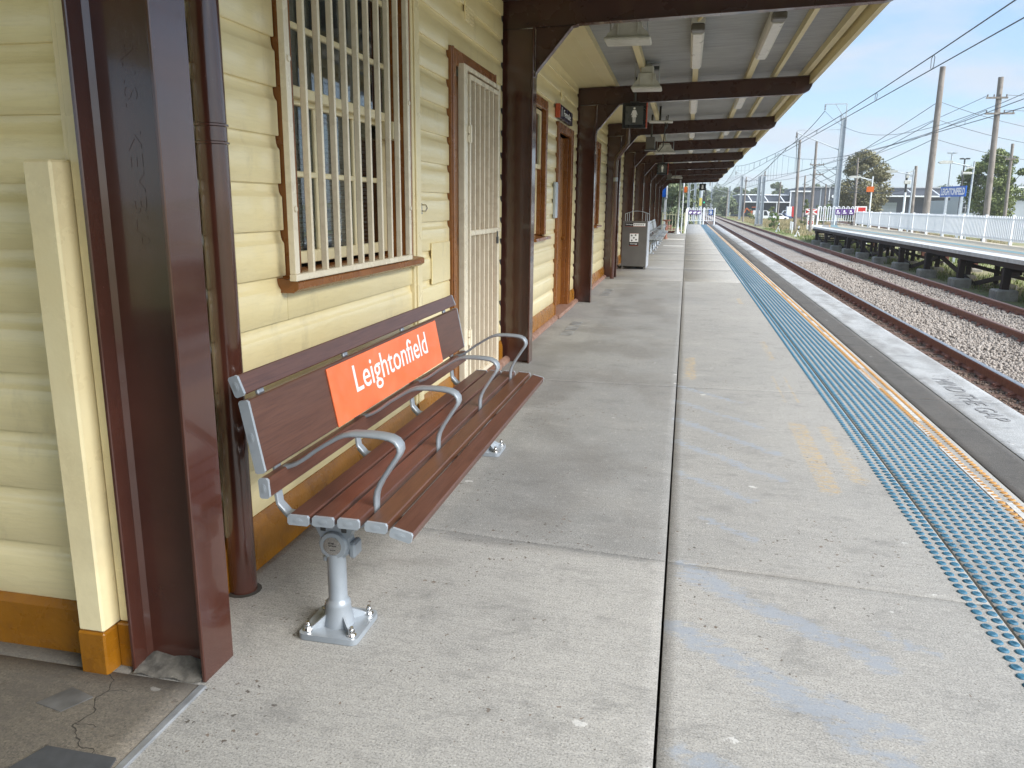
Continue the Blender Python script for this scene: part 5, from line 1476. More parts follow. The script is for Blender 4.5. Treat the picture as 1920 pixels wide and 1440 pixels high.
# ------------------------------------------------------------------ hanging signs
def hang_sign(label, xa, xb, y, za, zb2, female=True, trim=True):
    t = thing('toilet_sign', label, 'sign', ((xa + xb) / 2, y, za))
    mb = MB(); mb.cbox(xa, xb - 0.018, y - 0.04, y + 0.04, za, zb2, 0.004, 0); mb.cbox(xb - 0.0178, xb, y - 0.042, y + 0.042, za, zb2, 0.003, 1)
    mb.build('sign_box', ['black', 'redtrim'], t)
    cx = (xa + xb) / 2 - 0.008; w = (xb - xa)
    mb = MB(); mb.cbox(cx - w * 0.36, cx + w * 0.36, y - 0.0445, y - 0.0405, za + w * 0.13, zb2 - w * 0.13, 0.001); mb.build('sign_panel', 'signgrey', t)
    mb = MB(); s = w; zc_ = (za + zb2) / 2
    O = (cx, y - 0.046, zc_)
    def pg(poly): mb.prism([(p[0] * s, p[1] * s) for p in poly], O, (1, 0, 0), (0, 0, 1), (0, -0.0015, 0))
    pg([(0.045 * math.cos(q * math.pi / 8), 0.27 + 0.045 * math.sin(q * math.pi / 8)) for q in range(16)])
    if female:
        pg([(-0.055, 0.205), (0.055, 0.205), (0.07, 0.19), (0.13, 0.02), (0.10, 0.01), (0.055, 0.13), (0.10, -0.07), (-0.10, -0.07), (-0.055, 0.13), (-0.10, 0.01), (-0.13, 0.02), (-0.07, 0.19)])
        pg([(-0.06, -0.0701), (-0.01, -0.0701), (-0.01, -0.27), (-0.055, -0.27)]); pg([(0.01, -0.0701), (0.06, -0.0701), (0.055, -0.27), (0.01, -0.27)])
    else:
        pg([(-0.07, 0.205), (0.07, 0.205), (0.10, 0.18), (0.10, -0.02), (0.075, -0.02), (0.07, 0.14), (0.06, 0.14), (0.06, -0.07), (-0.06, -0.07), (-0.06, 0.14), (-0.07, 0.14), (-0.075, -0.02), (-0.10, -0.02), (-0.10, 0.18)])
        pg([(-0.06, -0.0701), (-0.008, -0.0701), (-0.008, -0.28), (-0.055, -0.28)]); pg([(0.008, -0.0701), (0.06, -0.0701), (0.055, -0.28), (0.008, -0.28)])
    mb.build('figure', 'letterm', t, smooth=False)
    ztop = zb(y) + SL * (cx + 1.72) + DEP + 0.09
    mb = MB(); mb.cyl((cx, y, zb2), (cx, y, ztop), 0.02, n=8); mb.cbox(cx - 0.07, cx + 0.07, y - 0.03, y + 0.03, zb2 + 0.0, zb2 + 0.02, 0.003); mb.build('hanger', 'darkgrey', t)
hang_sign('black hanging sign with a white woman figure, close to the third column', -1.035, -0.665, 12.52, 2.668, 3.03)
hang_sign('smaller black hanging sign with a white man figure farther down the canopy', -1.03, -0.67, 26.6, 2.52, 2.875, False)
t = thing('platform_number_sign', 'small black hanging sign with a white number 1 at the canopy end', 'sign', (0.8, 47.9, 2.5))
mb = MB(); mb.cbox(0.60, 0.97, 47.86, 47.94, 2.44, 2.82, 0.005); mb.build('sign_box', 'black', t)
tb = MB(); put_text(tb, '1', (0.73, 47.858, 2.52), (1, 0, 0), (0, 0, 1), (0, -0.002, 0), 0.10, 0.22); tb.build('numeral', 'letterm', t, smooth=False)
mb = MB(); mb.cyl((0.78, 47.9, 2.82), (0.78, 47.9, 3.1), 0.02, n=8); mb.build('hanger', 'darkgrey', t)

# ------------------------------------------------------------------ lights, speakers, camera on the canopy
def tube_light(x, y0, y1, label):
    z0 = zl(x, y0); z1 = zl(x, y1)
    t = thing('tube_light', label, 'ceiling light', (x, (y0 + y1) / 2, z0 - 0.05), 'tube lights under the canopy')
    mb = MB(); n = 0.06
    prof = [(-0.07, 0.0), (-0.065, -0.05), (0.065, -0.05), (0.07, 0.0)]
    mb.add([(x + p[0], y0, z0 + p[1]) for p in prof] + [(x + p[0], y1, z1 + p[1]) for p in prof], [(0, 1, 2, 3), (7, 6, 5, 4), (0, 4, 5, 1), (1, 5, 6, 2), (2, 6, 7, 3), (3, 7, 4, 0)])
    mb.build('housing', 'lamphousing', t, smooth=False)
    mb = MB(); prof = [(-0.07, -0.0505), (-0.068, -0.10), (-0.045, -0.125), (0.045, -0.125), (0.068, -0.10), (0.07, -0.0505)]
    k6 = 6; ya, yb = y0 + 0.18, y1 - 0.05; dz = (z1 - z0) / (y1 - y0)
    mb.add([(x + p[0], ya, z0 + dz * .18 + p[1]) for p in prof] + [(x + p[0], yb, z1 + p[1]) for p in prof],
           [tuple(range(6)), tuple(reversed(range(6, 12)))] + [(i, 6 + i, 6 + (i + 1) % 6, (i + 1) % 6) for i in range(6)])
    mb.build('diffuser', 'diffuser', t, smooth=False)
    mb = MB(); mb.cbox(x - 0.068, x + 0.068, y0 + 0.005, ya - 0.004, z0 - 0.12, z0 - 0.0505, 0.012); mb.build('end_cap', 'endsmoke', t)
ords = ['second', 'third', 'fourth', 'fifth', 'sixth', 'seventh']
for i, (a, b3) in enumerate(((8.72, 10.9), (13.3, 15.4), (18.0, 20.1), (22.8, 24.9), (27.8, 29.9), (32.8, 34.9))):
    tube_light(0.0, a, b3, 'dusty tube light of the row nearer the building, in the %s canopy bay' % ords[i])
    tube_light(0.76, a - 0.25, b3 - 0.35, 'dusty tube light of the row nearer the tracks, in the %s canopy bay' % ords[i])
mb = MB(); mb.tube([(0.05, 7.62, zl(0, 7.6) - 0.01), (0.055, 8.4, zl(0, 8.4) - 0.01), (0.03, 8.6, zl(0, 8.6) - 0.03), (0.0, 8.72, zl(0, 8.7) - 0.03)], 0.012, 8)
mb.build('conduit', 'soffit', can)
def floodlight(label, x, y, z, w=0.42, h=0.26, flat=False):
    t = thing('floodlight', label, 'floodlight', (x, y, z), 'pale floodlights hung under the canopy')
    mb = MB(); hw = w / 2
    # lens rim, flared housing and gear box on top
    mb.cbox(x - hw, x + hw, y - 0.17, y + 0.17, z, z + 0.035, 0.012)
    prof = [(-hw + 0.015, 0.0352), (-hw + 0.03, 0.07), (-hw * 0.62, 0.12), (-hw * 0.55, 0.20), (hw * 0.55, 0.20), (hw * 0.62, 0.12), (hw - 0.03, 0.07), (hw - 0.015, 0.0352)]
    mb.prism(prof, (x, y - 0.13, z), (1, 0, 0), (0, 0, 1), (0, 0.26, 0))
    for q in (-0.3, 0.3): mb.cbox(x + q * hw * 1.4 - 0.006, x + q * hw * 1.4 + 0.006, y - 0.15, y - 0.1302, z + 0.05, z + 0.19, 0.003)
    mb.cbox(x - hw * 0.42, x + hw * 0.42, y - 0.1, y + 0.1, z + 0.2002, z + h, 0.012)
    mb.build('lamp_body', 'lamphousing', t)
    mb = MB(); mb.tube([(x - hw * 0.8, y + 0.02, z + 0.08), (x - hw * 0.8, y + 0.02, z + h + 0.05), (x + hw * 0.8, y + 0.02, z + h + 0.05), (x + hw * 0.8, y + 0.02, z + 0.08)], 0.008, 6)
    mb.cyl((x, y + 0.02, z + h + 0.05), (x, y + 0.02, zl(x, y) + 0.09), 0.02, n=8)
    mb.build('bracket', 'galv', t)
floodlight('pale floodlight nearest the camera, half hidden above the second beam', -0.68, 8.55, 3.13, 0.46)
floodlight('pale floodlight in front of the third beam beside the camera mount', -0.63, 11.35, 3.05, 0.40, 0.30)
floodlight('pale wide floodlight beyond the grey speaker', -0.62, 20.6, 2.80, 0.50, 0.24)
floodlight('small flat floodlight at the far end of the canopy', -0.55, 38.0, 2.78, 0.5, 0.2)
t = thing('speaker', 'grey loudspeaker box hung from the canopy before the fifth beam', 'speaker', (-0.81, 17.0, 2.65), 'grey loudspeakers')
mb = MB(); mb.cbox(-0.905, -0.72, 16.9, 17.1, 2.66, 2.90, 0.012); mb.build('cabinet', 'bin', t)
mb = MB(); mb.cbox(-0.93, -0.70, 16.88, 17.12, 2.635, 2.6595, 0.004); mb.cyl((-0.8, 17.0, 2.90), (-0.8, 17.0, zl(-0.8, 17) + 0.09), 0.02, n=8); mb.tube([(-0.72, 17.0, 2.7), (-0.64, 17.0, 2.62), (-0.56, 17.0, 2.72), (-0.52, 17.0, zl(-.5, 17) + 0.05)], 0.012, 6); mb.build('bracket', 'darkgrey', t)
c = copy_tree(t); c.location = (-0.86, 36.6, 2.72 - 0.03); c['label'] = 'far grey loudspeaker box near the end of the canopy'
t = thing('security_camera', 'white round security camera on a dark bracket before the third beam', 'camera', (-0.55, 12.2, 3.25))
mb = MB(); mb.cbox(-0.72, -0.48, 11.5, 11.62, 3.335, 3.38, 0.005); mb.build('bracket', 'darkgrey', t)
mb = MB(); mb.cyl((-0.62, 11.42, 3.355), (-0.62, 11.52, 3.355), 0.05, n=16); mb.build('camera_body', 'lamphousing', t)
t = thing('junction_box', 'white ceiling disc with a black cable beside the fourth beam', 'ceiling fitting', (-0.6, 15.8, 3.1))
mb = MB(); mb.cbox(-0.80, -0.36, 15.6, 15.9, 3.06, 3.085, 0.01); mb.build('cover', 'lamphousing', t)
mb = MB(); mb.tube([(-0.5, 15.75, 3.06), (-0.49, 15.75, 2.98), (-0.47, 15.8, 2.95), (-0.45, 15.8, 3.2)], 0.012, 6); mb.cyl((-0.6, 15.8, 3.085), (-0.6, 15.8, zl(-.6, 15.8) + .09), 0.02, n=8); mb.build('cable', 'black', t)

# ------------------------------------------------------------------ far end of platform 1
def hoop_fence(name, label, p0, p1, h, spacing, m_, r=0.014, gap=0.12, group=None, posts=(0, 1), hoop=True, post_r=0.035, zb_=0.0):
    p0 = Vector(p0); p1 = Vector(p1); d = p1 - p0; L_ = d.length; u = d.normalized()
    t = thing(name, label, 'fence', tuple(p0), group)
    n = int(L_ / spacing)
    mb = MB()
    for zz in (gap + 0.05, h - 0.10): mb.obox(p0 + Vector((0, 0, zz)), p1 + Vector((0, 0, zz)), 0.03, 0.03)
    mb.build('rail', m_, t, smooth=False)
    for i in range(n):
        a = p0 + u * (spacing * (i + 0.5) - r * 1.2); b3 = p0 + u * (spacing * (i + 0.5) + 0)
        mb = MB()
        if hoop and i % 2 == 0 and i + 1 < n:
            b3 = a + u * spacing
            path = [a + Vector((0, 0, gap))] + [a + Vector((0, 0, h - 0.05))] + [(a + b3) / 2 + u * (-math.cos(q * math.pi / 6) * spacing / 2) + Vector((0, 0, h - 0.05 + math.sin(q * math.pi / 6) * spacing * 0.5)) for q in range(1, 6)] + [b3 + Vector((0, 0, h - 0.05)), b3 + Vector((0, 0, gap))]
            mb.tube(path, r, 6)
            mb.build('hoop_picket', m_, t)
        elif not hoop:
            mb.cbox(a.x - r, a.x + r, a.y - r, a.y + r, a.z + gap, a.z + h, 0.004); mb.build('picket', m_, t)
    for f_ in posts:
        q = p0 + d * f_; mb = MB(); mb.cyl(q, q + Vector((0, 0, h + 0.03)), post_r, n=10); mb.build('post', m_, t)
    return t
hoop_fence('hoop_top_fence', 'pale cream hoop topped fence with garden behind at the end of the covered platform', (-1.38, 47.4, 0), (-0.12, 47.4, 0), 1.15, 0.17, 'gardnfence')
hoop_fence('hoop_top_fence', 'white fence running along the back of the narrow platform end', (-0.06, 47.4, 0), (-0.02, 71.8, 0), 1.25, 0.3, 'fwhite', 0.014, posts=(0, .2, .4, .6, .8, 1))
ef = hoop_fence('hoop_top_fence', 'white fence with purple posters and a number 8 plate closing the platform end', (0.02, 72, 0), (2.34, 72, 0), 1.4, 0.16, 'fwhite', 0.020, gap=0.3, posts=(0, .6, 1), post_r=0.05)
for i, xx in enumerate((0.12, 0.48, 0.84)):
    t = thing('poster', ('leftmost', 'middle', 'rightmost')[i] + ' of three purple and white posters on the platform end fence', 'poster', (xx, 71.95, 0.9), 'purple posters on the platform end fence')
    mb = MB(); mb.box(xx, xx + 0.34, 71.93, 71.94, 0.86, 1.19, 0); mb.box(xx + 0.05, xx + 0.22, 71.925, 71.9298, 0.92, 1.06, 1); mb.box(xx + 0.14, xx + 0.30, 71.92, 71.9248, 0.98, 1.10, 1); mb.build('sheet', ['purple', 'letterm'], t, smooth=False)
t = thing('number_plate', 'blue plate with a white number 8 on the platform end fence', 'sign', (2.0, 71.9, 0.9))
mb = MB(); mb.cbox(1.83, 2.20, 71.92, 71.94, 0.80, 1.28, 0.004); mb.build('plate', 'navyblue', t)
tb = MB(); put_text(tb, '8', (1.91, 71.918, 0.88), (1, 0, 0), (0, 0, 1), (0, -0.003, 0), 0.2, 0.32); tb.build('numeral', 'letterm', t, smooth=False)

t = thing('lamp_post', 'pale lamp post with a flared base at the far fence', 'lamp post', (-0.5, 46.6, 0), 'pale lamp posts at the far fence')
mb = MB(); mb.cyl((-0.50, 46.6, 0.12), (-0.44, 46.6, 4.6), 0.06, 0.045, 12); mb.build('pole', 'galv', t)
mb = MB(); mb.rev([(0.19, 0.0), (0.18, 0.06), (0.12, 0.14), (0.08, 0.4), (0.065, 0.6)], (-0.5, 46.6, 0), 12); mb.build('base', 'galv', t)
t = thing('lamp_post', 'thin pale lamp post carrying a small orange sign behind the fence', 'lamp post', (-0.28, 49, -0.1), 'pale lamp posts at the far fence')
mb = MB(); mb.cyl((-0.30, 49, -1.4), (-0.27, 49, 4.6), 0.045, 0.04, 12); mb.build('pole', 'white', t)
t = thing('orange_sign', 'small orange sign on the thin post at the far fence', 'sign', (-0.2, 48.9, 2.5))
mb = MB(); mb.cbox(-0.25, -0.07, 48.92, 48.945, 2.33, 2.66, 0.004); mb.build('sign_face', 'orange', t)
t = thing('station_sign', 'blue sign on two white posts partly behind the last canopy column', 'sign', (-1.4, 49, 0))
mb = MB(); mb.cbox(-2.4, -1.28, 48.9, 48.96, 2.05, 2.65, 0.005, 0); mb.cbox(-1.279, -1.20, 48.88, 48.98, 1.98, 2.7, 0.005, 1); mb.build('sign_face', ['bluesign', 'white'], t)
for xx in (-1.30, -2.2):
    mb = MB(); mb.cbox(xx - 0.07, xx + 0.07, 48.98, 49.1, -1.4, 2.6, 0.006); mb.build('post', 'white', t)
t = thing('drinking_fountain', 'dark brown pedestal drinking fountain with a wide bowl before the far fence', 'fountain', (-0.93, 39.0, 0))
mb = MB(); mb.rev([(0.10, 0), (0.09, 0.05), (0.055, 0.1), (0.055, 0.80)], (-0.93, 39.0, 0), 14); mb.build('pedestal', 'rust', t)
mb = MB(); mb.rev([(0.05, 0.801), (0.13, 0.84), (0.2, 0.86), (0.21, 0.90), (0.17, 0.90), (0.1, 0.87)], (-0.93, 39.0, 0), 16); mb.build('bowl', 'rust', t)
t = thing('timber_stack', 'heap of red brown timbers lying behind the far hoop fence', 'timber', (-0.8, 51, -1.0))
for i in range(14):
    mb = MB(); zz = -1.30 + (i // 4) * 0.22; xx = -1.6 + (i % 4) * 0.32
    mb.obox((xx + random.uniform(-.1, .1), 49.2, zz + 0.9), (xx + 0.25 + random.uniform(-.1, .1), 51.6, zz + 0.95), 0.2, 0.16); mb.build('timber', 'rustsleeper', t, smooth=False)

# ------------------------------------------------------------------ opposite platform
op = thing('opposite_platform', None, None, (12, 45, 0), kind='structure')
fx = lambda y: 14.06 + (y - 38.46) * 0.0287
y_n, y_f = 14.0, 71.0
def deck(x0f, x1f, z0, z1, name, m_, y0=y_n, y1=79.0, endcut=True):
    mb = MB()
    P = []
    ys = np.linspace(y0, y1, 24)
    for yy in ys: P.append((x0f(yy), yy))
    Q = [(x1f(yy), yy) for yy in ys]
    poly = P + Q[::-1]
    n = len(ys)
    vs = [(x, yy, z1) for x, yy in P] + [(x, yy, z1) for x, yy in Q] + [(x, yy, z0) for x, yy in P] + [(x, yy, z0) for x, yy in Q]
    fs = []
    for i in range(n - 1):
        fs += [(i, n + i, n + i + 1, i + 1), (2 * n + i, 2 * n + i + 1, 3 * n + i + 1, 3 * n + i), (i, i + 1, 2 * n + i + 1, 2 * n + i), (n + i, 3 * n + i, 3 * n + i + 1, n + i + 1)]
    fs += [(0, 2 * n, 3 * n, n), (n - 1, 2 * n - 1, 4 * n - 1, 3 * n - 1)]
    mb.add(vs, fs)
    return mb.build(name, m_, op, smooth=False)
ex = lambda y: 10.34 + max(0, (y - 71.0)) * 0.17
MT['op_beige'] = mat('far_platform_surface', (0.40, 0.355, 0.27), (0.48, 0.43, 0.34), 2, 0.9, 0.05, 0.1)
MT['op_white'] = mat('far_platform_white_edge', (0.52, 0.54, 0.53), (0.66, 0.67, 0.66), 3, 0.8, 0.05, 0.2, dirt=(0.3, 0.3, 0.27), dirt_amt=0.6, dirt_scale=2.5)
MT['op_grey'] = mat('far_platform_grey_band', (0.24, 0.235, 0.22), (0.30, 0.29, 0.27), 3, 0.9, 0.05, 0.1)
MT['op_teal'] = mat('far_platform_tactile_band', (0.15, 0.25, 0.27), (0.21, 0.31, 0.33), 6, 0.8, 0.05, 0.4, 80)
deck(lambda y: ex(y) + 0.02, lambda y: fx(y) + 0.25, -0.14, -0.006, 'deck', 'op_beige')
deck(lambda y: ex(y), lambda y: ex(y) + 0.70, -0.1405, 0.0, 'white_edge', 'op_white')
deck(lambda y: ex(y) + 0.705, lambda y: ex(y) + 1.25, -0.005, -0.001, 'grey_band', 'op_grey')
deck(lambda y: ex(y) + 1.255, lambda y: ex(y) + 1.33, -0.005, 0.0, 'yellow_studs_band', 'yellowStud')
deck(lambda y: ex(y) + 1.40, lambda y: ex(y) + 1.98, -0.005, 0.0, 'tactile_band', 'op_teal')
# trestles
mb = MB(); mb.box(10.42, 10.58, y_n, 71.4, -0.33, -0.145); mb.build('edge_beam', 'oldtimber', op, smooth=False)
mb = MB(); mb.box(12.1, 12.3, y_n, 76, -0.36, -0.145); mb.build('middle_beam', 'oldtimber', op, smooth=False)
mb = MB(); mb.box(13.8, 14.0, y_n, 78, -0.36, -0.145); mb.build('rear_beam', 'oldtimber', op, smooth=False)
kk = 0
yy = 20.35
while yy < 71.5:
    for xi, xx in enumerate((10.52, 12.2, 13.9)):
        mb = MB(); pw = (0.115, 0.09, 0.10)[xi]; mb.cbox(xx - pw, xx + pw, yy - pw, yy + pw, -1.10 if xi == 0 else -1.42, -0.335 if xi == 0 else -0.365, 0.015)
        mb.build('post', 'oldtimber' if xi < 2 else 'rustsleeper', op)
        mb = MB(); hw_ = 0.34 if xi == 0 else 0.26
        mb.cbox(xx - hw_, xx + hw_, yy - 0.36, yy + 0.36, -1.47, (-1.06 if xi == 0 else -1.25), 0.05)
        mb.build('footing', 'footing', op)
        # intermediate steel post
        if xi == 1:
            mb = MB(); mb.cbox(xx - 0.08, xx + 0.08, yy + 1.1, yy + 1.26, -1.42, -0.365, 0.01); mb.build('post', 'oldtimber', op)
    mb = MB(); mb.box(10.40, 14.1, yy + 0.135, yy + 0.20, -0.50, -0.37); mb.build('cross_head', 'oldtimber', op, smooth=False)
    z_a, z_b = (-0.5, -1.25) if kk % 2 == 0 else (-1.25, -0.5)
    mb = MB(); mb.obox((11.0, yy + 0.1, z_a), (11.0, yy + 4.3, z_b), 0.08, 0.16); mb.build('brace', 'oldtimber', op, smooth=False)
    if kk % 3 == 0:
        mb = MB(); mb.obox((10.6, yy - 0.17, -0.5), (13.8, yy - 0.17, -1.3), 0.07, 0.14); mb.build('brace', 'oldtimber', op, smooth=False)
    yy += 4.47; kk += 1
for q in range(6):
    mb = MB(); mb.box(10.95, 13.6, 71.3, 71.4, -0.40 - q * 0.17, -0.31 - q * 0.17); mb.build('end_board', 'oldtimber', op, smooth=False)

# fence of the opposite platform
pf = thing('picket_fence', 'long white picket fence along the back of the opposite platform', 'fence', (fx(45), 45, 0))
FP = [17.6 + 3.62 * i for i in range(18)]
ylast = 78.9
def ffoot(y): return Vector((fx(y), y, 0))
pts_ = [y for y in FP if y < ylast] + [ylast]
for y in pts_:
    p = ffoot(y); mb = MB(); mb.cbox(p.x - 0.06, p.x + 0.06, p.y - 0.06, p.y + 0.06, 0.0, 1.30, 0.01); mb.build('post', 'fwhite', pf)
for i in range(len(pts_) - 1):
    a, b3 = ffoot(pts_[i]), ffoot(pts_[i + 1]); d = b3 - a; L_ = d.length; u = d.normalized()
    mb = MB()
    for zz in (0.27, 1.14): mb.obox(a + Vector((0.02, 0, zz)), b3 + Vector((0.02, 0, zz)), 0.035, 0.05)
    mb.build('rail', 'fwhite', pf, smooth=False)
    n = int(L_ / 0.24); mb = MB()
    for j in range(n):
        p = a + u * (0.09 + j * (L_ - 0.15) / n)
        pr = [(-0.075, 0.16), (0.075, 0.16), (0.075, 1.17), (0.055, 1.23), (0, 1.26), (-0.055, 1.23), (-0.075, 1.17)]
        mb.prism(pr, (p.x - 0.022, p.y, 0), (0, 1, 0), (0, 0, 1), (0.02, 0, 0))
    mb.build('pickets', 'fwhite', pf, smooth=False, kind='stuff')
ef2 = hoop_fence('hoop_top_fence', 'white hoop topped fence closing the far end of the opposite platform', (11.85, 78.9, 0), (fx(78.9), 78.9, 0), 1.62, 0.20, 'fwhite', 0.032, gap=0.35, posts=(0, .45, 1), post_r=0.07)
for i in range(3):
    xx = 13.35 + i * 0.56
    t = thing('poster', ('left', 'middle', 'right')[i] + ' purple poster on the white fence at the end of the opposite platform', 'poster', (xx, 78.8, 1.0), 'purple posters on the opposite end fence')
    mb = MB(); mb.box(xx, xx + 0.5, 78.80, 78.815, 0.95, 1.45, 0); mb.cyl((xx + 0.2, 78.798, 1.27), (xx + 0.2, 78.7995, 1.27), 0.09, n=10, mi=1); mb.box(xx + 0.08, xx + 0.4, 78.795, 78.7995, 1.05, 1.14, 1); mb.build('sheet', ['purple', 'letterm'], t, smooth=False)

# big blue name board
t = thing('station_name_board', 'large blue name board reading LEIGHTONFIELD in white on the opposite platform', 'sign', (13.5, 46, 0))
A = Vector((14.62, 52.4, 0)); B = Vector((14.92, 48.9, 0))
u = (B - A).normalized(); nrm = Vector((0, 0, 1)).cross(u); nrm = -nrm if nrm.dot(Vector((-1, -1, 0))) < 0 else nrm
mb = MB(); Lb = (B - A).length
mb.prism([(0, 2.24), (Lb, 2.24), (Lb, 2.82), (0, 2.82)], A, u, (0, 0, 1), -nrm * 0.05); mb.build('board', 'bluesign', t, smooth=False)
tb = MB(); put_text(tb, 'LEIGHTONFIELD', A + u * 0.14 + Vector((0, 0, 2.33)) + nrm * 0.001, u, (0, 0, 1), nrm * 0.004, Lb - 0.24, 0.40, bold=0.035)
tb.build('lettering', 'letter', t, smooth=False)
for f_ in (0.2, 0.8):
    p = A + u * (Lb * f_) - nrm * 0.12; mb = MB(); mb.cbox(p.x - 0.07, p.x + 0.07, p.y - 0.07, p.y + 0.07, -1.42, 2.6, 0.01); mb.build('post', 'galv', t)

# ------------------------------------------------------------------ poles, masts, lamps
def wpole(label, base, top, r0, r1, arms=(), grp='weathered timber poles', z0=-1.42):
    t = thing('timber_pole', label, 'pole', (base[0], base[1], z0), grp)
    mb = MB(); mb.cyl((base[0], base[1], z0), (top[0], top[1], top[2]), r0, r1, 14); mb.build('shaft', 'pole', t)
    for (xa, xb, z) in arms:
        mb = MB(); mb.obox((xa, base[1] - r1 - 0.02, z), (xb, base[1] - r1 - 0.02, z), 0.09, 0.11); mb.build('crossarm', 'pole', t, smooth=False)
        for q in np.linspace(xa + 0.08, xb - 0.08, 4):
            mb = MB(); mb.cyl((q, base[1] - r1 - 0.02, z + 0.05), (q, base[1] - r1 - 0.02, z + 0.20), 0.035, 0.045, 8); mb.build('insulator', 'insul', t)
    return t
wpole('tall thick weathered timber pole left of the blue name board', (15.5, 58), (15.4, 58, 10.4), 0.235, 0.17)
wpole('tall timber pole with two crossarms in front of the fig tree', (19.2, 58), (18.85, 58, 9.7), 0.21, 0.16, ((18.1, 19.35, 8.45), (18.15, 19.85, 7.5)))
wpole('thin timber pole at the right edge beyond the fig tree', (29.7, 85), (29.42, 85, 7.6), 0.17, 0.13, ((28.9, 29.8, 6.2),))
wpole('slim timber pole standing in the grass beside the white marker posts', (13.55, 108), (13.27, 108, 9.8), 0.21, 0.16)
wpole('timber pole with two crossarms just left of the steel mast', (14.3, 100), (14.14, 100, 9.0), 0.19, 0.13, ((13.6, 15.15, 6.4), (14.0, 15.2, 5.3)))
wpole('distant thin pole against the charcoal warehouse, short side arm', (20.0, 150), (19.84, 150, 7.05), 0.17, 0.13, ((19.7, 20.5, 5.4),))
wpole('distant thin pole above the parked cars', (15.75, 150), (15.83, 150, 5.95), 0.15, 0.12, ((15.8, 16.3, 5.2),))
wpole('thin pole before the warehouse right of the bright green bush', (15.75, 100), (15.61, 100, 4.25), 0.1, 0.08)
wpole('thin timber pole rising in front of the casuarina tree', (19.05, 100), (18.8, 100, 7.2), 0.15, 0.11)
wpole('short timber pole right of the pole mounted floodlight', (18.95, 75), (18.8, 75, 5.1), 0.15, 0.12)
wpole('distant timber pole low in the row beyond the grass', (11.2, 170), (11.25, 170, 7.4), 0.16, 0.13, ((10.9, 11.6, 6.6),))
wpole('distant timber pole with a crossarm at the left of the warehouse', (15.9, 185), (16.1, 185, 9.2), 0.16, 0.13, ((15.3, 16.8, 8.2),))
wpole('far short pole beyond the signal', (10.6, 230), (10.7, 230, 6.2), 0.16, 0.13)

def steelmast(label, x, y, h, arm_x, zc=7.0, w=0.36, top_arm=None, twin=False):
    t = thing('overhead_line_mast', label, 'mast', (x, y, -1.42), 'steel overhead line masts')
    lean = -0.002 * h
    mb = MB()
    for sx in ((0,) if not twin else (-0.32, 0.32)):
        for q in (-1, 1):
            mb.obox((x + sx + q * w / 2, y, -1.42), (x + sx + q * w / 2 * 0.8, y, h), 0.06, w * 0.9, up=(0, 1, 0))
        mb.obox((x + sx, y, -1.42), (x + sx, y, h), w * 0.95, 0.03, up=(0, 1, 0))
    mb.build('column', 'galv', t, smooth=False)
    mb = MB(); mb.cbox(x - 0.5, x + 0.5, y - 0.5, y + 0.5, -1.5, -1.12, 0.04); mb.build('footing', 'footing', t)
    for ax, za, zb_ in arm_x:
        mb = MB(); mb.cyl((x, y, za), (ax, y, zb_), 0.045, n=8); mb.cyl((x, y, zb_ + 0.25), (ax, y, zb_ + 0.25), 0.02, n=6)
        mb.build('cantilever', 'galv', t)
        mb = MB(); mb.cyl((ax, y, zb_ + 0.1), (ax, y, zb_ - 0.45), 0.05, n=8)
        for q in range(3): mb.cyl((ax, y, zb_ - 0.02 - q * 0.14), (ax, y, zb_ - 0.07 - q * 0.14), 0.09, n=10)
        mb.build('insulator', 'insul', t)
    if top_arm:
        xa, za = top_arm
        mb = MB(); mb.obox((x + 0.15, y, za), (xa, y, za + 0.0), 0.08, 0.08); mb.obox((x + 0.15, y, za - 1.5), ((x + xa) / 2, y, za), 0.06, 0.06); mb.obox((x + 0.12, y, za - 2.6), (x + 0.12, y, za), 0.1, 0.1, up=(0, 1, 0)); mb.build('feeder_bracket', 'galv', t, smooth=False)
        mb = MB()
        for q in range(4): mb.cyl((xa, y, za - 0.05 - q * 0.13), (xa, y, za - 0.12 - q * 0.13), 0.085, n=10)
        mb.build('insulator', 'insul', t)
    return t
steelmast('tall grey steel mast with a top bracket behind the opposite platform end', 13.85, 82, 9.75, ((9.75, 6.8, 8.45), (11.6, 5.15, 5.05)), w=0.46, top_arm=(12.07, 11.0))
steelmast('twin steel mast standing in the grass beside the track', 11.35, 135, 6.4, ((7.3, 5.4, 7.0), (8.0, 4.7, 4.7)), w=0.5, twin=True)
steelmast('third steel mast along the track, hazy', 11.7, 190, 8.3, ((6.2, 6.2, 7.8),), w=0.5, top_arm=(10.3, 8.4))
steelmast('small far steel mast before the distant trees', 12.3, 255, 7.7, ((6.5, 5.5, 7.2),), w=0.5)
for i, (xx, yy2, hh) in enumerate(((0.1, 110, 5.0), (0.95, 118, 5.6), (-0.6, 135, 7.4), (0.2, 160, 8.2), (8.2, 300, 10.5), (13.2, 330, 9), (1.3, 190, 8.4), (10.9, 380, 9.6))):
    labs = ['pale mast behind the platform end fence, leftmost near pair', 'pale mast behind the platform end fence, right of the near pair', 'farther pale mast seen above the purple posters', 'slender pale mast left of the number 1 sign', 'distant pale mast before the domed tree', 'distant mast left of the far warehouse', 'slim mast directly behind the signal', 'most distant mast over the track']
    steelmast(labs[i], xx, yy2, hh, ((xx + 2.0, hh - 1.5, hh - 0.8),), w=0.3)

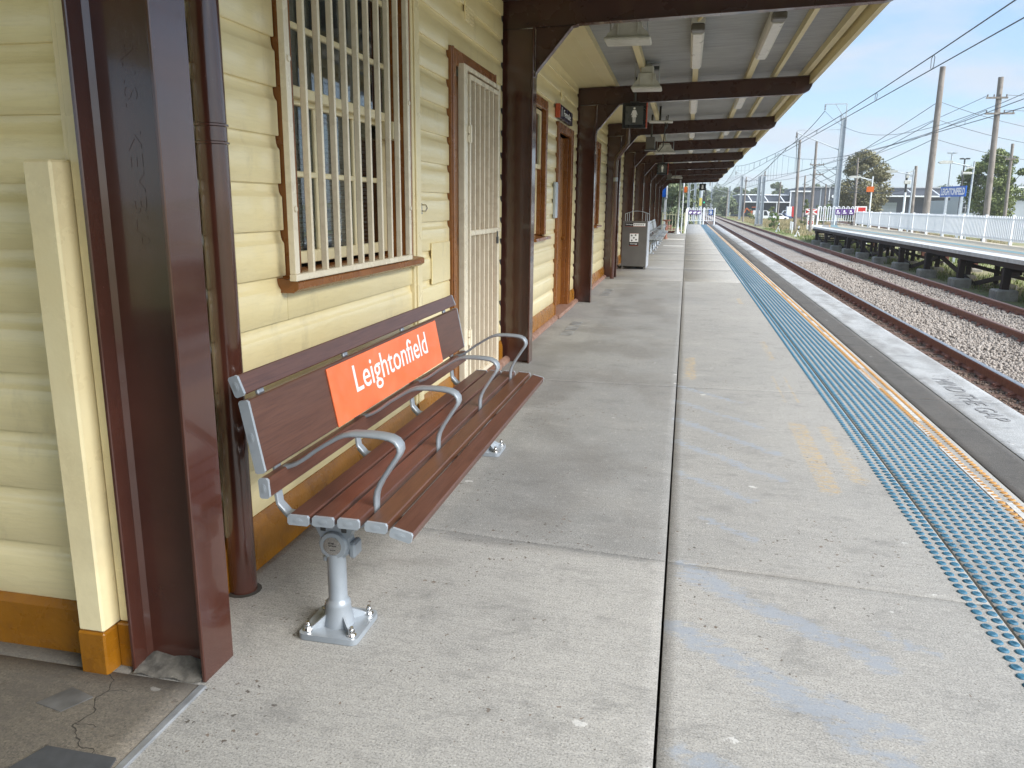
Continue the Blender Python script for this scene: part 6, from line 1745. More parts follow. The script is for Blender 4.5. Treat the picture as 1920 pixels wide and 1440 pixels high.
def lamp(label, x, y, h, head_x, zt, arm_z, m_='white', headw=0.55):
    t = thing('street_lamp', label, 'lamp post', (x, y, -1.42), 'lamps along the opposite platform')
    mb = MB(); mb.cyl((x, y, -1.42), (x - 0.02, y, h), 0.075, 0.05, 10); mb.build('pole', m_, t)
    mb = MB(); mb.cyl((x, y, arm_z), (head_x + headw * 0.9, y, zt + 0.02), 0.035, n=8); mb.cyl((x, y, arm_z - 0.12), (x - 0.5, y, arm_z + 0.05), 0.02, n=6); mb.build('arm', m_, t)
    mb = MB(); mb.prism([(0, 0), (0.15, -0.07), (headw, -0.06), (headw * 1.3, 0.02), (headw * 1.2, 0.10), (0.2, 0.11), (0.03, 0.05)], (head_x, y - 0.12, zt), (1, 0, 0), (0, 0, 1), (0, 0.24, 0)); mb.build('lamp_head', 'lamphousing', t)
    return t
lamp('white lamp post carrying an orange sign in front of the casuarina', 14.45, 70, 4.05, 12.6, 3.98, 3.75, 'white', 0.75)
t = thing('orange_sign', 'orange rectangular sign fixed to the white lamp post', 'sign', (14.3, 69.8, 2.8))
mb = MB(); mb.cbox(14.02, 14.58, 69.86, 69.89, 2.83, 3.25, 0.004, 0); mb.build('sign_face', 'orange', t)
tb = MB(); put_text(tb, 'stop', (14.12, 69.858, 2.98), (1, 0, 0), (0, 0, 1), (0, -0.003, 0), 0.34, 0.12)
lamp('lamp with a long left arm beside the pole mounted floodlight', 15.45, 62, 4.25, 13.6, 4.08, 3.85, 'galv', 0.6)
lamp('tall lamp with a long left arm right of the blue name board', 16.15, 52, 4.28, 14.2, 4.20, 3.95, 'galv', 0.62)
t = thing('floodlight_pole', 'dark and white pole with a square floodlight and brackets', 'lamp post', (16.0, 66, -1.42))
mb = MB(); mb.cyl((16.05, 66, -1.42), (16.0, 66, 2.75), 0.08, n=10, mi=0); mb.cyl((16.0, 66, 2.751), (15.97, 66, 4.2), 0.09, 0.08, n=10, mi=1); mb.build('pole', ['white', 'darkgrey'], t)
mb = MB(); mb.cbox(15.78, 16.25, 65.75, 65.9, 3.35, 3.62, 0.03); mb.cbox(15.9, 16.1, 65.8, 66.2, 3.8, 4.15, 0.02); mb.obox((15.97, 66, 4.15), (16.5, 66, 4.35), 0.05, 0.05); mb.build('lamp_head', 'lamphousing', t)
t = thing('camera_cluster', 'small white light and panel bracket fixed beside the tall right lamp', 'floodlight', (15.6, 51.8, 3.6))
mb = MB(); mb.cbox(15.45, 15.95, 51.6, 51.85, 3.52, 3.66, 0.03); mb.cbox(15.7, 16.1, 51.8, 51.85, 3.86, 3.93, 0.01); mb.obox((15.7, 51.82, 3.6), (16.15, 51.9, 3.6), 0.04, 0.04); mb.cbox(15.42, 15.47, 51.7, 51.82, 3.5, 3.74, 0.01); mb.build('lamp_head', 'lamphousing', t)
for (x, y, h, l, m_) in ((34.35, 120, 8.9, 'thin car park light pole with a T head above the blue name board', 'galv'), (33.0, 110, 7.6, 'dark car park light pole with a T head right of the thin one', 'darkgrey')):
    t = thing('car_park_light', l, 'lamp post', (x, y, -1.42), 'car park light poles')
    mb = MB(); mb.cyl((x + 0.1, y, -1.42), (x, y, h), 0.13, 0.09, 8); mb.build('pole', m_, t)
    mb = MB(); mb.obox((x - 0.55, y, h), (x + 0.55, y, h), 0.2, 0.1); mb.obox((x - 0.55, y, h + 0.04), (x - 0.15, y, h + 0.06), 0.4, 0.12); mb.obox((x + 0.15, y, h + 0.06), (x + 0.55, y, h + 0.04), 0.4, 0.12); mb.build('lamp_head', m_, t, smooth=False)

# signal at the platform end
t = thing('railway_signal', 'dark railway signal with a green light behind the platform end fence', 'signal', (1.8, 95, -1.42))
mb = MB(); mb.cbox(1.68, 1.98, 94.9, 95.1, 0.9, 2.75, 0.03); mb.cbox(1.85, 2.0, 94.9, 95.1, 2.75, 3.6, 0.03); mb.build('signal_head', 'darkgrey', t)
mb = MB(); mb.cyl((1.83, 94.88, 2.0), (1.83, 94.8, 2.0), 0.1, n=12); mb.build('lens', 'signalgreen', t)
mb = MB(); mb.cyl((1.45, 95.1, -1.42), (1.45, 95.1, 3.3), 0.22, n=12); mb.build('post', 'galv', t)
mb = MB(); mb.cbox(1.28, 1.58, 94.82, 94.86, 1.6, 2.5, 0.01); mb.build('yellow_plate', 'yellow', t)

# level-crossing style warning board, grass stakes
t = thing('warning_board', 'red and white board with a white cross above two white notices with a red disc', 'sign', (16, 112, -1.42))
mb = MB(); mb.cbox(15.55, 15.62, 112.05, 112.12, -1.42, 1.2, 0.005); mb.cbox(16.36, 16.43, 112.05, 112.12, -1.42, 1.2, 0.005); mb.build('post', 'galv', t)
mb = MB(); mb.box(15.22, 16.78, 111.98, 112.0, 0.62, 1.42, 0); mb.box(15.28, 16.72, 111.97, 111.979, 0.68, 1.36, 1)
mb.obox((15.34, 111.955, 0.72), (16.66, 111.955, 1.32), 0.02, 0.16, mi=0); mb.obox((15.34, 111.93, 1.32), (16.66, 111.93, 0.72), 0.02, 0.16, mi=0); mb.build('cross_board', ['letterm', 'red'], t, smooth=False)
mb = MB(); mb.box(15.56, 16.42, 111.98, 112.0, -0.12, 0.58, 0); mb.box(15.70, 16.28, 111.975, 111.979, 0.05, 0.10, 2); mb.box(15.62, 16.36, 111.975, 111.979, 0.25, 0.30, 2); mb.box(15.56, 16.42, 111.98, 112.0, -1.3, -0.14, 0)
mb.cyl((15.99, 111.979, -0.38), (15.99, 111.97, -0.38), 0.34, n=20, mi=1); mb.box(15.72, 16.26, 111.955, 111.969, -0.43, -0.33, 0); mb.box(15.66, 16.32, 111.975, 111.979, -1.0, -0.95, 2); mb.box(15.66, 16.32, 111.975, 111.979, -0.88, -0.85, 2); mb.build('notice', ['letterm', 'red', 'signgrey'], t, smooth=False)
t = thing('red_white_sign', 'red and white sign edge showing just above the picket fence before the casuarina', 'sign', (17.7, 90, -1.42))
mb = MB(); mb.box(17.1, 18.3, 90, 90.02, 1.1, 1.75, 0); mb.box(17.22, 18.18, 89.985, 89.999, 1.15, 1.63, 1); mb.build('sign_face', ['letterm', 'red'], t, smooth=False)
mb = MB(); mb.cyl((17.7, 90.06, -1.42), (17.7, 90.06, 1.6), 0.04, n=8); mb.build('post', 'galv', t)
for i, (x, y) in enumerate(((12.42, 102.7), (12.1, 98.4))):
    t = thing('marker_post', ('left', 'right')[i] + ' one of two short white marker posts in the grass', 'post', (x, y, -1.42), 'white marker posts in the grass')
    mb = MB(); mb.cbox(x - 0.08, x + 0.08, y - 0.08, y + 0.08, -1.42, -0.1 - 0.0 * i, 0.01); mb.build('stake', 'white', t)
for i, (x, y) in enumerate(((11.3, 87.0), (11.05, 103))):
    t = thing('point_indicator', 'small white stand with a dark disc beside the rails, ' + ('nearer' if i == 0 else 'farther') + ' one', 'indicator', (x, y, -1.42), 'small white indicator stands')
    mb = MB(); mb.cyl((x - 0.25, y, -1.4), (x, y, -0.65), 0.04, n=6); mb.cyl((x + 0.2, y, -1.4), (x, y, -0.9), 0.04, n=6); mb.cbox(x - 0.35, x - 0.1, y - .1, y + .1, -1.42, -1.25, 0.01); mb.cyl((x, y, -0.65), (x + 0.05, y, -0.3), 0.07, 0.05, n=8); mb.build('stand', 'white', t)
    mb = MB(); mb.cyl((x, y - 0.05, -0.62), (x, y - 0.13, -0.62), 0.09, n=10); mb.build('disc', 'black', t)

# ------------------------------------------------------------------ overhead wires
def wire(label, pts, r=0.010, sag=0.0, n=14, grp='overhead wires', parent=None, name='overhead_wire'):
    P = []
    for i in range(len(pts) - 1):
        a, b3 = Vector(pts[i]), Vector(pts[i + 1]); sg_ = sag[i] if isinstance(sag, (list, tuple)) else sag
        for q in range(n):
            u_ = q / n; p = a.lerp(b3, u_); p.z -= 4 * sg_ * u_ * (1 - u_); P.append(p)
    P.append(Vector(pts[-1]))
    mb = MB(); mb.tube(P, r, 5, radii=[r * (1 + max(0, p.y - 40) / 90) for p in P])
    if parent is not None: return mb.build(name, 'wire', parent), P
    o = mb.build(name, 'wire', None)
    if label: tag(o, label, 'wire', grp)
    return o, P
def hang(parent, P, zlow, r=0.006, step=1, hook=False):
    for p in P[::step]:
        zl_ = zlow(p)
        if p.z - zl_ < 0.05: continue
        mb = MB()
        if hook and p.y < 60: mb.tube([(p.x, p.y, p.z + 0.01), (p.x, p.y - 0.11, p.z - 0.05), (p.x, p.y - 0.09, zl_ + 0.03), (p.x, p.y, zl_), (p.x, p.y + 0.09, zl_ + 0.03), (p.x, p.y + 0.11, p.z - 0.05), (p.x, p.y, p.z + 0.01)], r, 5)
        else: mb.tube([(p.x, p.y, p.z), (p.x, p.y, zl_)], r * (1 + max(0, p.y - 40) / 80), 4)
        mb.build('dropper', 'wire', parent)
tw = thing('catenary', 'pair of thick overhead wires over the near track with looped droppers', 'overhead line', (4.35, 30, 4.1), 'catenary lines over the tracks')
_, Pm = wire(None, [(4.35, -20, 5.6), (4.35, 82, 5.4), (4.45, 135, 5.4), (4.5, 200, 5.5), (4.6, 320, 5.5)], 0.012, [1.27, 1.0, 1.05, 1.4], 22, parent=tw, name='messenger_wire')
wire(None, [(4.35, -20, 4.10), (4.35, 82, 4.10), (4.45, 135, 4.1), (4.5, 200, 4.1), (4.6, 320, 4.1)], 0.011, 0.0, 4, parent=tw, name='contact_wire')
hang(tw, Pm, lambda p: 4.10, 0.007, 1, True)
tw = thing('catenary', 'overhead wires with straight droppers over the far track', 'overhead line', (8.1, 30, 4.1), 'catenary lines over the tracks')
_, Pm = wire(None, [(8.0, 0, 5.4), (8.2, 82, 6.6), (8.3, 135, 6.3), (8.4, 200, 6.0), (8.6, 320, 6.0)], 0.011, [1.85, 1.5, 1.5, 1.6], 18, parent=tw, name='messenger_wire')
wire(None, [(8.0, 0, 3.95), (8.2, 82, 4.25), (8.3, 135, 4.3), (8.4, 200, 4.3), (8.6, 320, 4.3)], 0.011, 0.0, 4, parent=tw, name='contact_wire')
hang(tw, Pm, lambda p: 3.95 + min(p.y, 82) / 82 * 0.3, 0.007, 1, False)
wire('feeder wire sagging from the steel mast bracket towards the right', [(12.07, 82, 10.4), (9.6, 24, 5.1)], 0.011, 1.9, 20)
wire('wire from the mast bracket falling left over the tracks', [(12.07, 82, 10.4), (9.8, 90, 7.6), (8.2, 118, 5.0)], 0.02, 0.3)
p1 = [(15.42, 58, 8.3), (15.42, 58, 7.2), (15.43, 58, 6.0)]
lb1 = ['upper', 'middle', 'lower']
for i, p in enumerate(p1):
    wire('%s wire between the thick pole and the two armed pole' % lb1[i], [p, (18.3 + 0.5 * i, 58, 7.6 - 0.0 * i - (0.6 if i == 2 else 0))] if False else [p, (30.5, 62, 4.6 + 0.8 * (2 - i))], 0.014, 0.7)
    wire('%s wire running from the thick pole down to the left' % lb1[i], [p, (19.5, 150, 5.5 - i * 0.9)], 0.018, 0.3)
for i, z in enumerate((8.5, 7.6)):
    wire('wire pair from crossarm %s of the right pole' % ('top' if i == 0 else 'lower'), [(19.3, 57.8, z + 0.1), (40, 66, z + 1.4)], 0.014, 0.4)
    wire('long faint wire from the right pole %s arm towards the far left' % ('upper' if i == 0 else 'lower'), [(18.2, 57.8, z + 0.1), (16.5, 190, 8.4 - i)], 0.014, 1.3, 20)
for i, z in enumerate((6.5, 5.4)):
    for j, x in enumerate((13.7, 14.9)):
        wire('%s %s wire sagging right from the crossarmed pole beside the mast' % (('upper', 'lower')[i], ('left', 'right')[j]), [(x, 100, z), (21 + j * 3, 96, 3.2 + i * 0.6)], 0.016, 1.2)
wire('thin wire from the slim grass pole to the steel mast', [(13.28, 108, 9.5), (9.9, 84, 8.3)], 0.016, 1.0)
wire('deep loop of wire hanging between the mast and the grass pole', [(9.8, 82, 8.4), (12.9, 104, 9.2)], 0.018, 3.6, 18)

# ------------------------------------------------------------------ trees and shrubs
def tree(name, label, x, y, h, w, leafm, n=6000, leaf=0.22, trunk=True, z0=-1.42, crown_lo=0.2, shape='round', cat='tree', group=None, clusters=40, seed=1, trunk_h=None, ecc=1.0):
    rg = np.random.default_rng(seed)
    t = thing(name, label, cat, (x, y, z0), group)
    H = h - z0; C = []
    while len(C) < clusters:
        u_ = rg.uniform(0, 1); zz = z0 + H * (crown_lo + (1 - crown_lo) * u_)
        if shape == 'cone': prof = (1 - u_) ** 0.75 * (0.55 + 0.45 * min(1, u_ * 5))
        elif shape == 'dome': prof = math.sqrt(max(0, 1 - u_ ** 2)) * (0.6 + 0.4 * min(1, u_ * 4))
        else: prof = math.sqrt(max(0.02, 1 - (2 * u_ - 0.95) ** 2))
        a_ = rg.uniform(0, 6.283); rr = math.sqrt(rg.uniform(0.05, 1)) * prof * w / 2 * rg.uniform(0.72, 1.08)
        C.append((x + math.cos(a_) * rr, y + math.sin(a_) * rr * ecc, zz, prof))
    C = np.array(C)
    ci = rg.integers(0, len(C), n); cr_ = w * rg.uniform(0.08, 0.17, len(C))
    d = rg.normal(size=(n, 3)); d /= np.linalg.norm(d, axis=1, keepdims=True)
    d[:, 2] *= 0.75
    P = C[ci, :3] + d * (cr_[ci] * rg.uniform(0.45, 1.1, n))[:, None]
    a1 = rg.normal(size=(n, 3)); a1 /= np.linalg.norm(a1, axis=1, keepdims=True)
    a2 = np.cross(a1, rg.normal(size=(n, 3))); a2 /= np.linalg.norm(a2, axis=1, keepdims=True)
    s_ = (leaf * rg.uniform(0.5, 1.2, n))[:, None]
    V = np.stack([P - a1 * s_ * .5, P + a2 * s_ * .32, P + a1 * s_ * .5, P - a2 * s_ * .32], 1).reshape(-1, 3)
    F = np.arange(n * 4).reshape(-1, 4)
    mesh_np('crown', V, F, leafm, t)
    if trunk:
        mb = MB(); th = z0 + H * (trunk_h or (crown_lo + 0.35))
        mb.tube([(x, y, z0), (x + 0.05 * w * 0.3, y, (z0 + th) / 2), (x, y, th)], 0.1, 8, radii=[0.035 * w, 0.026 * w, 0.016 * w])
        for j in range(min(9, len(C))):
            c_ = C[j]; zs = z0 + H * (crown_lo * 0.8 + 0.2 * rg.uniform())
            mb.tube([(x, y, zs), ((x + c_[0]) / 2, (y + c_[1]) / 2, (zs + c_[2]) / 2 + 0.2), (c_[0], c_[1], c_[2])], 0.1, 6, radii=[0.014 * w, 0.009 * w, 0.003 * w])
        mb.build('trunk', 'bark', t)
    return t
tree('casuarina_tree', 'large olive brown casuarina tree behind the white lamp post', 25.6, 130, 9.3, 7.8, 'leaf_olive', 26000, 0.34, shape='round', crown_lo=0.02, clusters=110, seed=4)
tree('fig_tree', 'large spreading green tree behind the two armed pole at the right', 38.2, 115, 8.6, 7.2, 'leaf_fig', 24000, 0.34, shape='round', crown_lo=0.16, clusters=75, seed=9)
tree('gum_tree', 'dense dark green tree beyond the far hoop fence', -2.2, 120, 9.5, 9.0, 'leaf_gum', 22000, 0.42, crown_lo=0.0, clusters=90, seed=12)
tree('gum_tree', 'taller gum tree behind the blue sign at the far end', -7.2, 150, 12, 9.5, 'leaf_gum', 12000, 0.4, crown_lo=0.0, clusters=70, seed=13)
tree('round_shrub', 'bright green shrub right of the white parked truck', 18.9, 120, 2.15, 2.0, 'leaf_bright', 2500, 0.12, trunk=True, crown_lo=0.1, cat='shrub', clusters=25, seed=15)
tree('round_shrub', 'green shrub between the thin poles before the warehouse', 17.7, 130, 2.65, 2.0, 'leaf_fig', 2500, 0.14, crown_lo=0.05, cat='shrub', clusters=25, seed=16, shape='cone')
tree('round_shrub', 'low green bush in the dry grass by the track', 12.0, 118, 0.85, 1.9, 'leaf_bright', 2500, 0.14, crown_lo=0.0, trunk=True, cat='shrub', clusters=25, seed=17)
tree('round_shrub', 'dark round topped shrub left of the blue car', 18.6, 190, 1.6, 1.9, 'leaf_fig', 1800, 0.16, crown_lo=0.3, cat='shrub', clusters=18, seed=18)
tree('round_shrub', 'small green shrub left of the orange excavator', 15.6, 200, 1.5, 3.2, 'leaf_fig', 1800, 0.2, crown_lo=0.0, cat='shrub', clusters=18, seed=19)
tree('round_shrub', 'dark green shrub beside the red truck', 23.8, 160, 1.9, 2.2, 'leaf_gum', 1800, 0.16, crown_lo=0.0, cat='shrub', clusters=18, seed=20)
tree('gum_tree', 'domed distant tree over the far bend of the track', 13.0, 330, 9.6, 10.5, 'leaf_gum', 9000, 0.5, crown_lo=0.0, clusters=70, seed=22, shape='dome')
dl = ['wispy gum left of the far warehouse', 'loose gum above the far warehouse roof', 'gum showing over the roof behind the twin mast', 'low gum over the warehouse roof left part', 'far gum between thin poles above the roof', 'far gum crown peeping over the tall warehouse', 'small gum crown right over the tall warehouse', 'low tree mass under the domed tree', 'low tree left of the distant warehouse', 'small dark tree beyond the signal']
for i, (x, y, h, w) in enumerate(((20.5, 340, 8.8, 9), (29.5, 380, 9.6, 7), (37, 360, 11.5, 8), (44, 400, 9.6, 12), (51, 400, 9.4, 12), (56, 380, 11.3, 10), (70, 420, 12.4, 10), (12.5, 260, 4.4, 7), (17.5, 270, 3.2, 7), (3.5, 260, 6.0, 8))):
    tree('gum_tree', dl[i], x, y, h, w, 'leaf_gum', 4500, 0.8, crown_lo=0.15 if i > 6 else 0.35, clusters=30, seed=30 + i, group='distant gum trees')
rows = [(-30, 420, 12, 30), (-8, 430, 9, 24), (10, 450, 8, 26), (30, 470, 9, 26), (95, 430, 10, 26), (120, 420, 10, 26), (-60, 380, 14, 34), (150, 400, 12, 30)]
for i, (x, y, h, w) in enumerate(rows):
    o = tree('tree_belt', ['hazy belt of trees at the far left horizon', 'hazy belt of trees behind the platform end fence', 'low belt of trees beyond the bend of the track', 'belt of trees behind the far warehouse', 'belt of trees far right behind the fig tree', 'belt of trees beyond the right frame edge', 'tall belt of trees left of the station', 'outer belt of trees on the far right'][i], x, y, h, w, 'leaf_gum', 9000, 1.3, trunk=True, crown_lo=0.0, clusters=60, seed=60 + i, ecc=0.4)

# grass
def grass(name, label, n, x0, x1, y0, y1, hh, ww, m_, thr=0.45, seed=5):
    rg = np.random.default_rng(seed)
    X = rg.uniform(x0, x1, n); Y = y0 + (y1 - y0) * rg.uniform(0, 1, n) ** 1.2
    k_ = fbm(X * 0.5, Y * 0.22, seed) > thr
    X, Y = X[k_], Y[k_]; n = len(X)
    H_ = hh * rg.uniform(0.4, 1.2, n); a = rg.uniform(0, 6.28, n); W_ = ww * rg.uniform(0.6, 1.3, n)
    lx = rg.normal(0, 0.25, n) * H_; ly = rg.normal(0, 0.25, n) * H_
    z = np.full(n, -1.43)
    V = np.stack([np.stack([X - np.cos(a) * W_, Y - np.sin(a) * W_, z], 1), np.stack([X + np.cos(a) * W_, Y + np.sin(a) * W_, z], 1), np.stack([X + lx, Y + ly, z + H_], 1)], 1).reshape(-1, 3)
    o = mesh_np(name, V, np.arange(3 * n).reshape(-1, 3), m_, None); o['kind'] = 'stuff'; tag(o, label, 'grass')
grass('dry_grass', 'long dry straw coloured grass beside the far track', 60000, 11.6, 27, 75, 240, 0.50, 0.03, 'drygrass', 0.47, 5)
grass('green_grass', 'patchy short green grass around the opposite platform trestles', 45000, 10.7, 24, 20, 120, 0.22, 0.022, 'grassblade', 0.42, 6)
grass('verge_grass', 'green and yellow grass behind the far hoop fence', 22000, -9, 3.0, 49, 110, 0.45, 0.03, 'grassblade', 0.3, 7)
# concrete path crossing to the warning board
struct(quad_sheet('service_path', 13.5, 17.8, 84, 104, -1.40, 'op_grey'))

# ------------------------------------------------------------------ warehouses
def clad(mb, x0, x1, y, z0, z1, step=1.2, mi=0):
    x = x0
    while x < x1 - 0.01:
        xe = min(x + step, x1); mb.box(x + 0.02, xe - 0.02, y - 0.03, y, z0, z1, mi); x = xe
wa = thing('warehouse', 'long charcoal warehouse with a white roof edge and white canopy band at the left', 'building', (23, 262, -1.42))
mb = MB(); mb.box(15.3, 30.4, 262, 300, -1.42, 5.15); mb.build('wall', 'warehouse', wa, smooth=False)
mb = MB(); clad(mb, 15.4, 30.3, 261.99, 3.5, 4.9, 1.5); mb.build('cladding_panels', 'warehouse', wa, smooth=False)
mb = MB(); mb.box(15.2, 30.4, 261.6, 300.1, 5.151, 5.45); mb.build('roof', 'warewhite', wa, smooth=False)
mb = MB(); mb.box(17.0, 30.3, 257.5, 261.9, 2.95, 3.25); mb.build('canopy', 'warewhite', wa, smooth=False)
for xx in (17.0, 21.8, 26.5):
    mb = MB(); mb.obox((xx + 1.2, 261.8, 5.0), (xx + 2.2, 258, 3.25), 0.22, 0.22); mb.build('canopy_stay', 'warewhite', wa, smooth=False)
    mb = MB(); mb.box(xx, xx + 0.2, 257.6, 257.8, -1.42, 2.95); mb.build('canopy_post', 'warewhite', wa, smooth=False)
    mb = MB(); mb.box(xx + 0.6, xx + 4.2, 261.9, 261.95, -1.0, 2.6); mb.build('roller_door', 'warehouse_dark', wa, smooth=False)
wb = thing('warehouse', 'tall charcoal warehouse with vertical white strips behind the mast', 'building', (45, 250, -1.42))
mb = MB(); mb.box(30.6, 34.2, 260, 300, -1.42, 6.2); mb.box(34.2, 49.5, 262, 310, -1.42, 7.6); mb.build('wall', 'warehouse', wb, smooth=False)
mb = MB(); mb.box(30.5, 36.4, 259.5, 261.9, 6.201, 6.6, 0); mb.box(30.5, 30.8, 259.6, 259.99, -1.42, 6.2, 0); mb.box(34.2, 49.6, 261.5, 310, 7.601, 7.85, 1); mb.build('roof', ['warewhite', 'roofmetal'], wb, smooth=False)
for xx in (39.5, 40.8, 42.0, 44.6):
    mb = MB(); mb.box(xx, xx + 0.25, 261.9, 261.99, -1.4, 7.5); mb.build('white_strip', 'warewhite' if xx > 40 else 'palebuild', wb, smooth=False)
mb = MB(); clad(mb, 34.3, 49.4, 261.98, -1.3, 7.5, 1.9); mb.build('cladding_panels', 'warehouse', wb, smooth=False)
mb = MB(); mb.cyl((43.3, 261.9, 5.0), (43.3, 261.7, 5.0), 0.5, n=10); mb.build('wall_light', 'warewhite', wb)
wc = thing('warehouse', 'charcoal warehouse with a white canopy band and grey roller door behind the lamps', 'building', (62, 250, -1.42))
mb = MB(); mb.box(49.6, 80, 262, 310, -1.42, 7.6); mb.build('wall', 'warehouse', wc, smooth=False)
mb = MB(); mb.box(49.6, 80, 261.5, 310, 7.601, 7.9); mb.build('roof', 'roofmetal', wc, smooth=False)
mb = MB(); clad(mb, 49.8, 79.8, 261.98, 5.6, 7.5, 5.6); mb.build('cladding_panels', 'warehouse', wc, smooth=False)
mb = MB(); mb.box(52, 79.5, 258, 261.9, 5.0, 5.4); mb.build('canopy', 'warewhite', wc, smooth=False)
mb = MB(); clad(mb, 52, 79.5, 261.95, -1.42, 4.99, 2.2); mb.build('recessed_wall', 'warehouse_dark', wc, smooth=False)
mb = MB()
for q in range(6): mb.box(55.5, 61.5, 261.80, 261.90, -1.42 + q * 0.8, -0.64 + q * 0.8)
mb.build('roller_door', 'rollerdoor', wc, smooth=False)
for xx in (50.8, 57.5, 63.8, 70.6, 75.5):
    mb = MB(); mb.obox((xx, 261.9, 7.3), (xx + 1.6, 258.2, 5.4), 0.22, 0.22); mb.build('canopy_stay', 'warewhite', wc, smooth=False)
wd = thing('office_building', 'pale grey building with window grid and roof railing at the right edge', 'building', (50, 150, -1.42))
mb = MB(); mb.box(45.3, 60, 151, 170, -1.42, 3.1); mb.box(50.8, 64, 153, 175, 3.1, 5.2); mb.build('wall', 'palebuild', wd, smooth=False)
mb = MB(); mb.box(50.6, 64, 152.6, 175, 5.21, 5.45); mb.box(50.8, 64, 150.3, 152.99, 3.9, 4.1); mb.build('roof', 'warewhite', wd, smooth=False)
for q in range(5):
    mb = MB(); mb.box(46.0 + q * 1.0, 46.8 + q * 1.0, 150.93, 150.99, 1.0, 2.7); f_ = mb.build('window', 'carglass', wd, smooth=False)
    mb = MB(); mb.box(46.38 + q, 46.42 + q, 150.9, 150.93, 1.0, 2.7); mb.box(46.0 + q, 46.8 + q, 150.895, 150.899, 1.8, 1.86); mb.build('frame', 'warewhite', f_, smooth=False)
for q in range(5):
    mb = MB(); mb.box(51.4 + q * 2.2, 53.0 + q * 2.2, 152.93, 152.99, 1.4 + 2, 3.8); mb.build('window', 'carglass', wd, smooth=False)
mb = MB()
for q in range(12): mb.box(50.8 + q * 1.1, 50.86 + q * 1.1, 150.4, 150.46, 4.1, 5.1)
for zz in (4.6, 5.1): mb.box(50.8, 63, 150.4, 150.46, zz, zz + 0.06)
mb.build('railing', 'warewhite', wd, smooth=False)

# ------------------------------------------------------------------ vehicles
def car(label, x, y, m_, L_=4.4, H_=1.45, van=False, ang=0.0, z0=-1.42, cat='car'):
    t = thing('parked_van' if van else 'parked_car', label, cat, (x, y, z0), 'vehicles parked before the warehouses')
    ORG[t.name] = Vector((0, 0, 0)); t.rotation_euler = (0, 0, ang)
    W_ = 1.75
    if van: prof = [(0, 0.3), (0, 1.0), (0.15, H_ - 0.1), (0.35, H_), (L_ * 0.68, H_), (L_ * 0.80, 1.05), (L_ - 0.1, 0.9), (L_, 0.5), (L_ - 0.02, 0.3)]
    else: prof = [(0, 0.35), (0.02, 0.85), (0.25, 0.95), (0.75, H_ - 0.05), (1.1, H_), (2.4, H_), (3.15, 0.95), (L_ - 0.2, 0.8), (L_, 0.55), (L_ - 0.03, 0.3)]
    mb = MB(); mb.prism(prof, (-L_ / 2, -W_ / 2, 0), (1, 0, 0), (0, 0, 1), (0, W_, 0)); mb.build('body', m_, t)
    mb = MB()
    gl = [(L_ * 0.55, 1.0), (L_ * 0.55, H_ - 0.12), (L_ * 0.67, H_ - 0.14), (L_ * 0.76, 1.02)] if van else [(0.55, 0.98), (0.88, H_ - 0.1), (2.3, H_ - 0.1), (2.9, 0.98)]
    for yy in (-W_ / 2 - 0.006, W_ / 2 - 0.0): mb.prism(gl, (-L_ / 2, yy, 0), (1, 0, 0), (0, 0, 1), (0, 0.006, 0))
    mb.build('side_window', 'carglass', t, smooth=False)
    for xx in (-L_ / 2 + 0.8, L_ / 2 - 0.85):
        for yy in (-W_ / 2 - 0.01, W_ / 2 - 0.19):
            mb = MB(); mb.cyl((xx, yy, 0.32), (xx, yy + 0.2, 0.32), 0.32, n=14); mb.build('wheel', 'tyre', t)
cars = [('white van behind the twin mast', 18.0, 205, 'carwhite', 4.8, 2.2, True), ('second white van right of the twin mast', 20.2, 214, 'carwhite', 5.0, 2.1, True), ('small blue car among the parked vehicles', 23.0, 208, 'carblue', 4.3, 1.5, False),
        ('white sedan left of the blue car', 21.3, 200, 'carwhite', 4.3, 1.5, False), ('dark hatchback beside the red and white truck', 24.4, 216, 'cardark', 4.0, 1.5, False),
        ('white wagon roof just above the picket fence, leftmost', 52.0, 172, 'carwhite', 4.6, 2.9, True), ('dark car roof above the fence right of the thick pole', 55.5, 176, 'cardark', 4.4, 2.9, True), ('pale green van above the fence left of the name board leg', 57.6, 172, 'cargreen', 5.2, 2.95, True),
        ('dark wagon above the fence behind the name board', 63.2, 174, 'cardark', 4.6, 2.9, True), ('black sedan above the fence near the right lamp', 66.0, 170, 'cardark', 4.6, 3.0, True), ('white car above the fence under the fig tree', 47.0, 118, 'carwhite', 4.6, 2.7, True)]
for i, (l, x, y, m_, L_, H_, v) in enumerate(cars):
    car(l, x, y, m_, L_, H_, v, ang=random.uniform(-0.3, 0.3), cat='van' if v else 'car')
t = thing('parked_truck', 'white truck with a red rear box between the slim poles', 'truck', (24.8, 210, -1.42))
mb = MB(); mb.cbox(24.0, 25.2, 209, 211, -0.9, 1.75, 0.05); mb.build('white_box', 'carwhite', t)
mb = MB(); mb.cbox(25.22, 26.1, 209, 211, -0.9, 1.8, 0.05); mb.build('red_box', 'red', t)
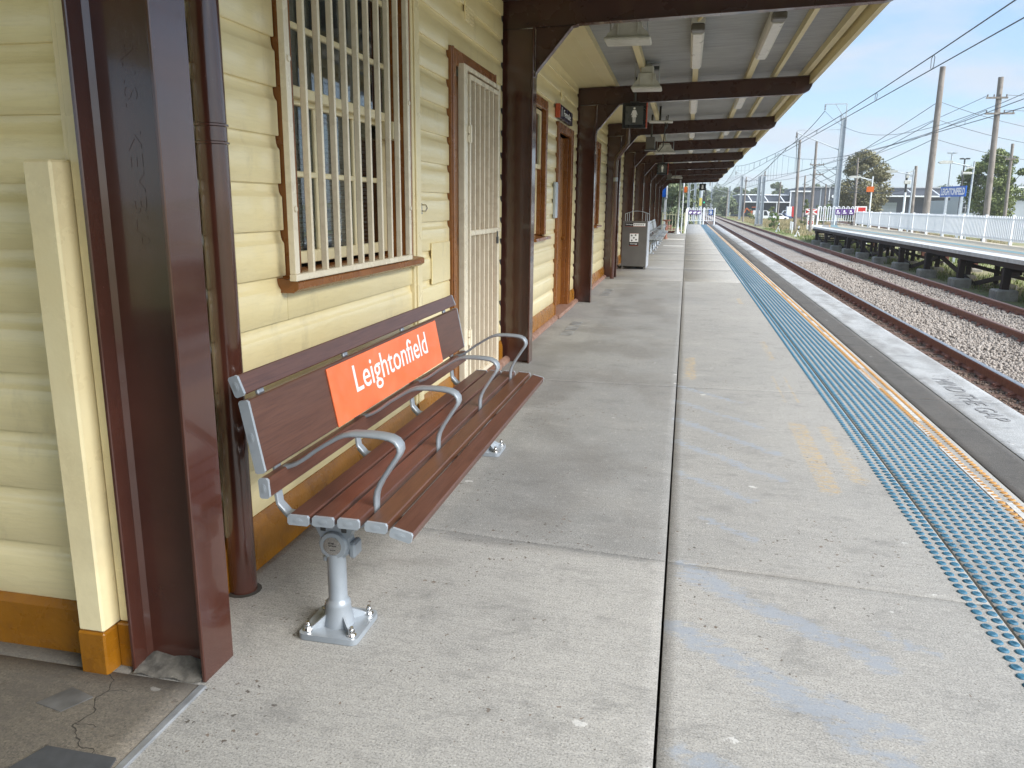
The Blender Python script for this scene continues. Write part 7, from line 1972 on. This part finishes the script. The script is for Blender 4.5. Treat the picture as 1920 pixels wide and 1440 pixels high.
mb = MB(); mb.prism([(0, 0), (0, 0.9), (0.5, 1.7), (1.1, 1.8), (1.1, 0)], (22.9, 209.1, -0.9), (1, 0, 0), (0, 0, 1), (0, 1.8, 0)); mb.build('cab', 'carwhite', t)
mb = MB(); mb.prism([(0.15, 0.95), (0.55, 1.6), (1.0, 1.62), (1.0, 0.95)], (22.9, 209.08, -0.9), (1, 0, 0), (0, 0, 1), (0, 0.015, 0)); mb.build('cab_window', 'carglass', t, smooth=False)
for xx in (23.5, 25.3):
    mb = MB(); mb.cyl((xx, 208.95, -0.98), (xx, 209.3, -0.98), 0.42, n=14); mb.build('wheel', 'tyre', t)
t = thing('excavator', 'small orange and black excavator beside the warehouse yard', 'excavator', (17, 220, -1.42))
mb = MB(); mb.cbox(16.35, 17.6, 219.3, 220.6, -0.75, 0.6, 0.08); mb.cbox(16.5, 17.5, 219.5, 220.5, 1.45, 1.6, 0.03); mb.build('body', 'orange', t)
mb = MB(); mb.cbox(16.5, 17.4, 219.4, 220.4, 0.605, 1.44, 0.05); mb.build('cab', 'carglass', t)
mb = MB(); mb.cbox(16.0, 17.9, 219.2, 219.7, -1.42, -0.8, 0.15); mb.cbox(16.0, 17.9, 220.3, 220.8, -1.42, -0.8, 0.15); mb.build('tracks', 'tyre', t)
mb = MB(); mb.obox((16.4, 220, 0.2), (15.2, 220, 1.3), 0.2, 0.25); mb.obox((15.2, 220, 1.3), (14.7, 220, 0.0), 0.15, 0.2); mb.build('boom', 'orange', t, smooth=False)

# ------------------------------------------------------------------ thin air haze
hb = MB(); hb.box(-300, 420, -60, 620, -2.6, 40)
hm, HN, HL, hbd = nmat('pale_air'); HN.remove(hbd)
pv = HN.new('ShaderNodeVolumePrincipled'); pv.inputs['Color'].default_value = (0.93, 0.96, 1.0, 1); pv.inputs['Density'].default_value = 0.00045; pv.inputs['Anisotropy'].default_value = 0.2
HL.new(pv.outputs[0], HN['Material Output'].inputs['Volume'])
MT['haze'] = hm
hz = hb.build('haze', 'haze', None, smooth=False, kind='stuff')
tag(hz, 'pale summer air veiling the distant trees and warehouses', 'haze')
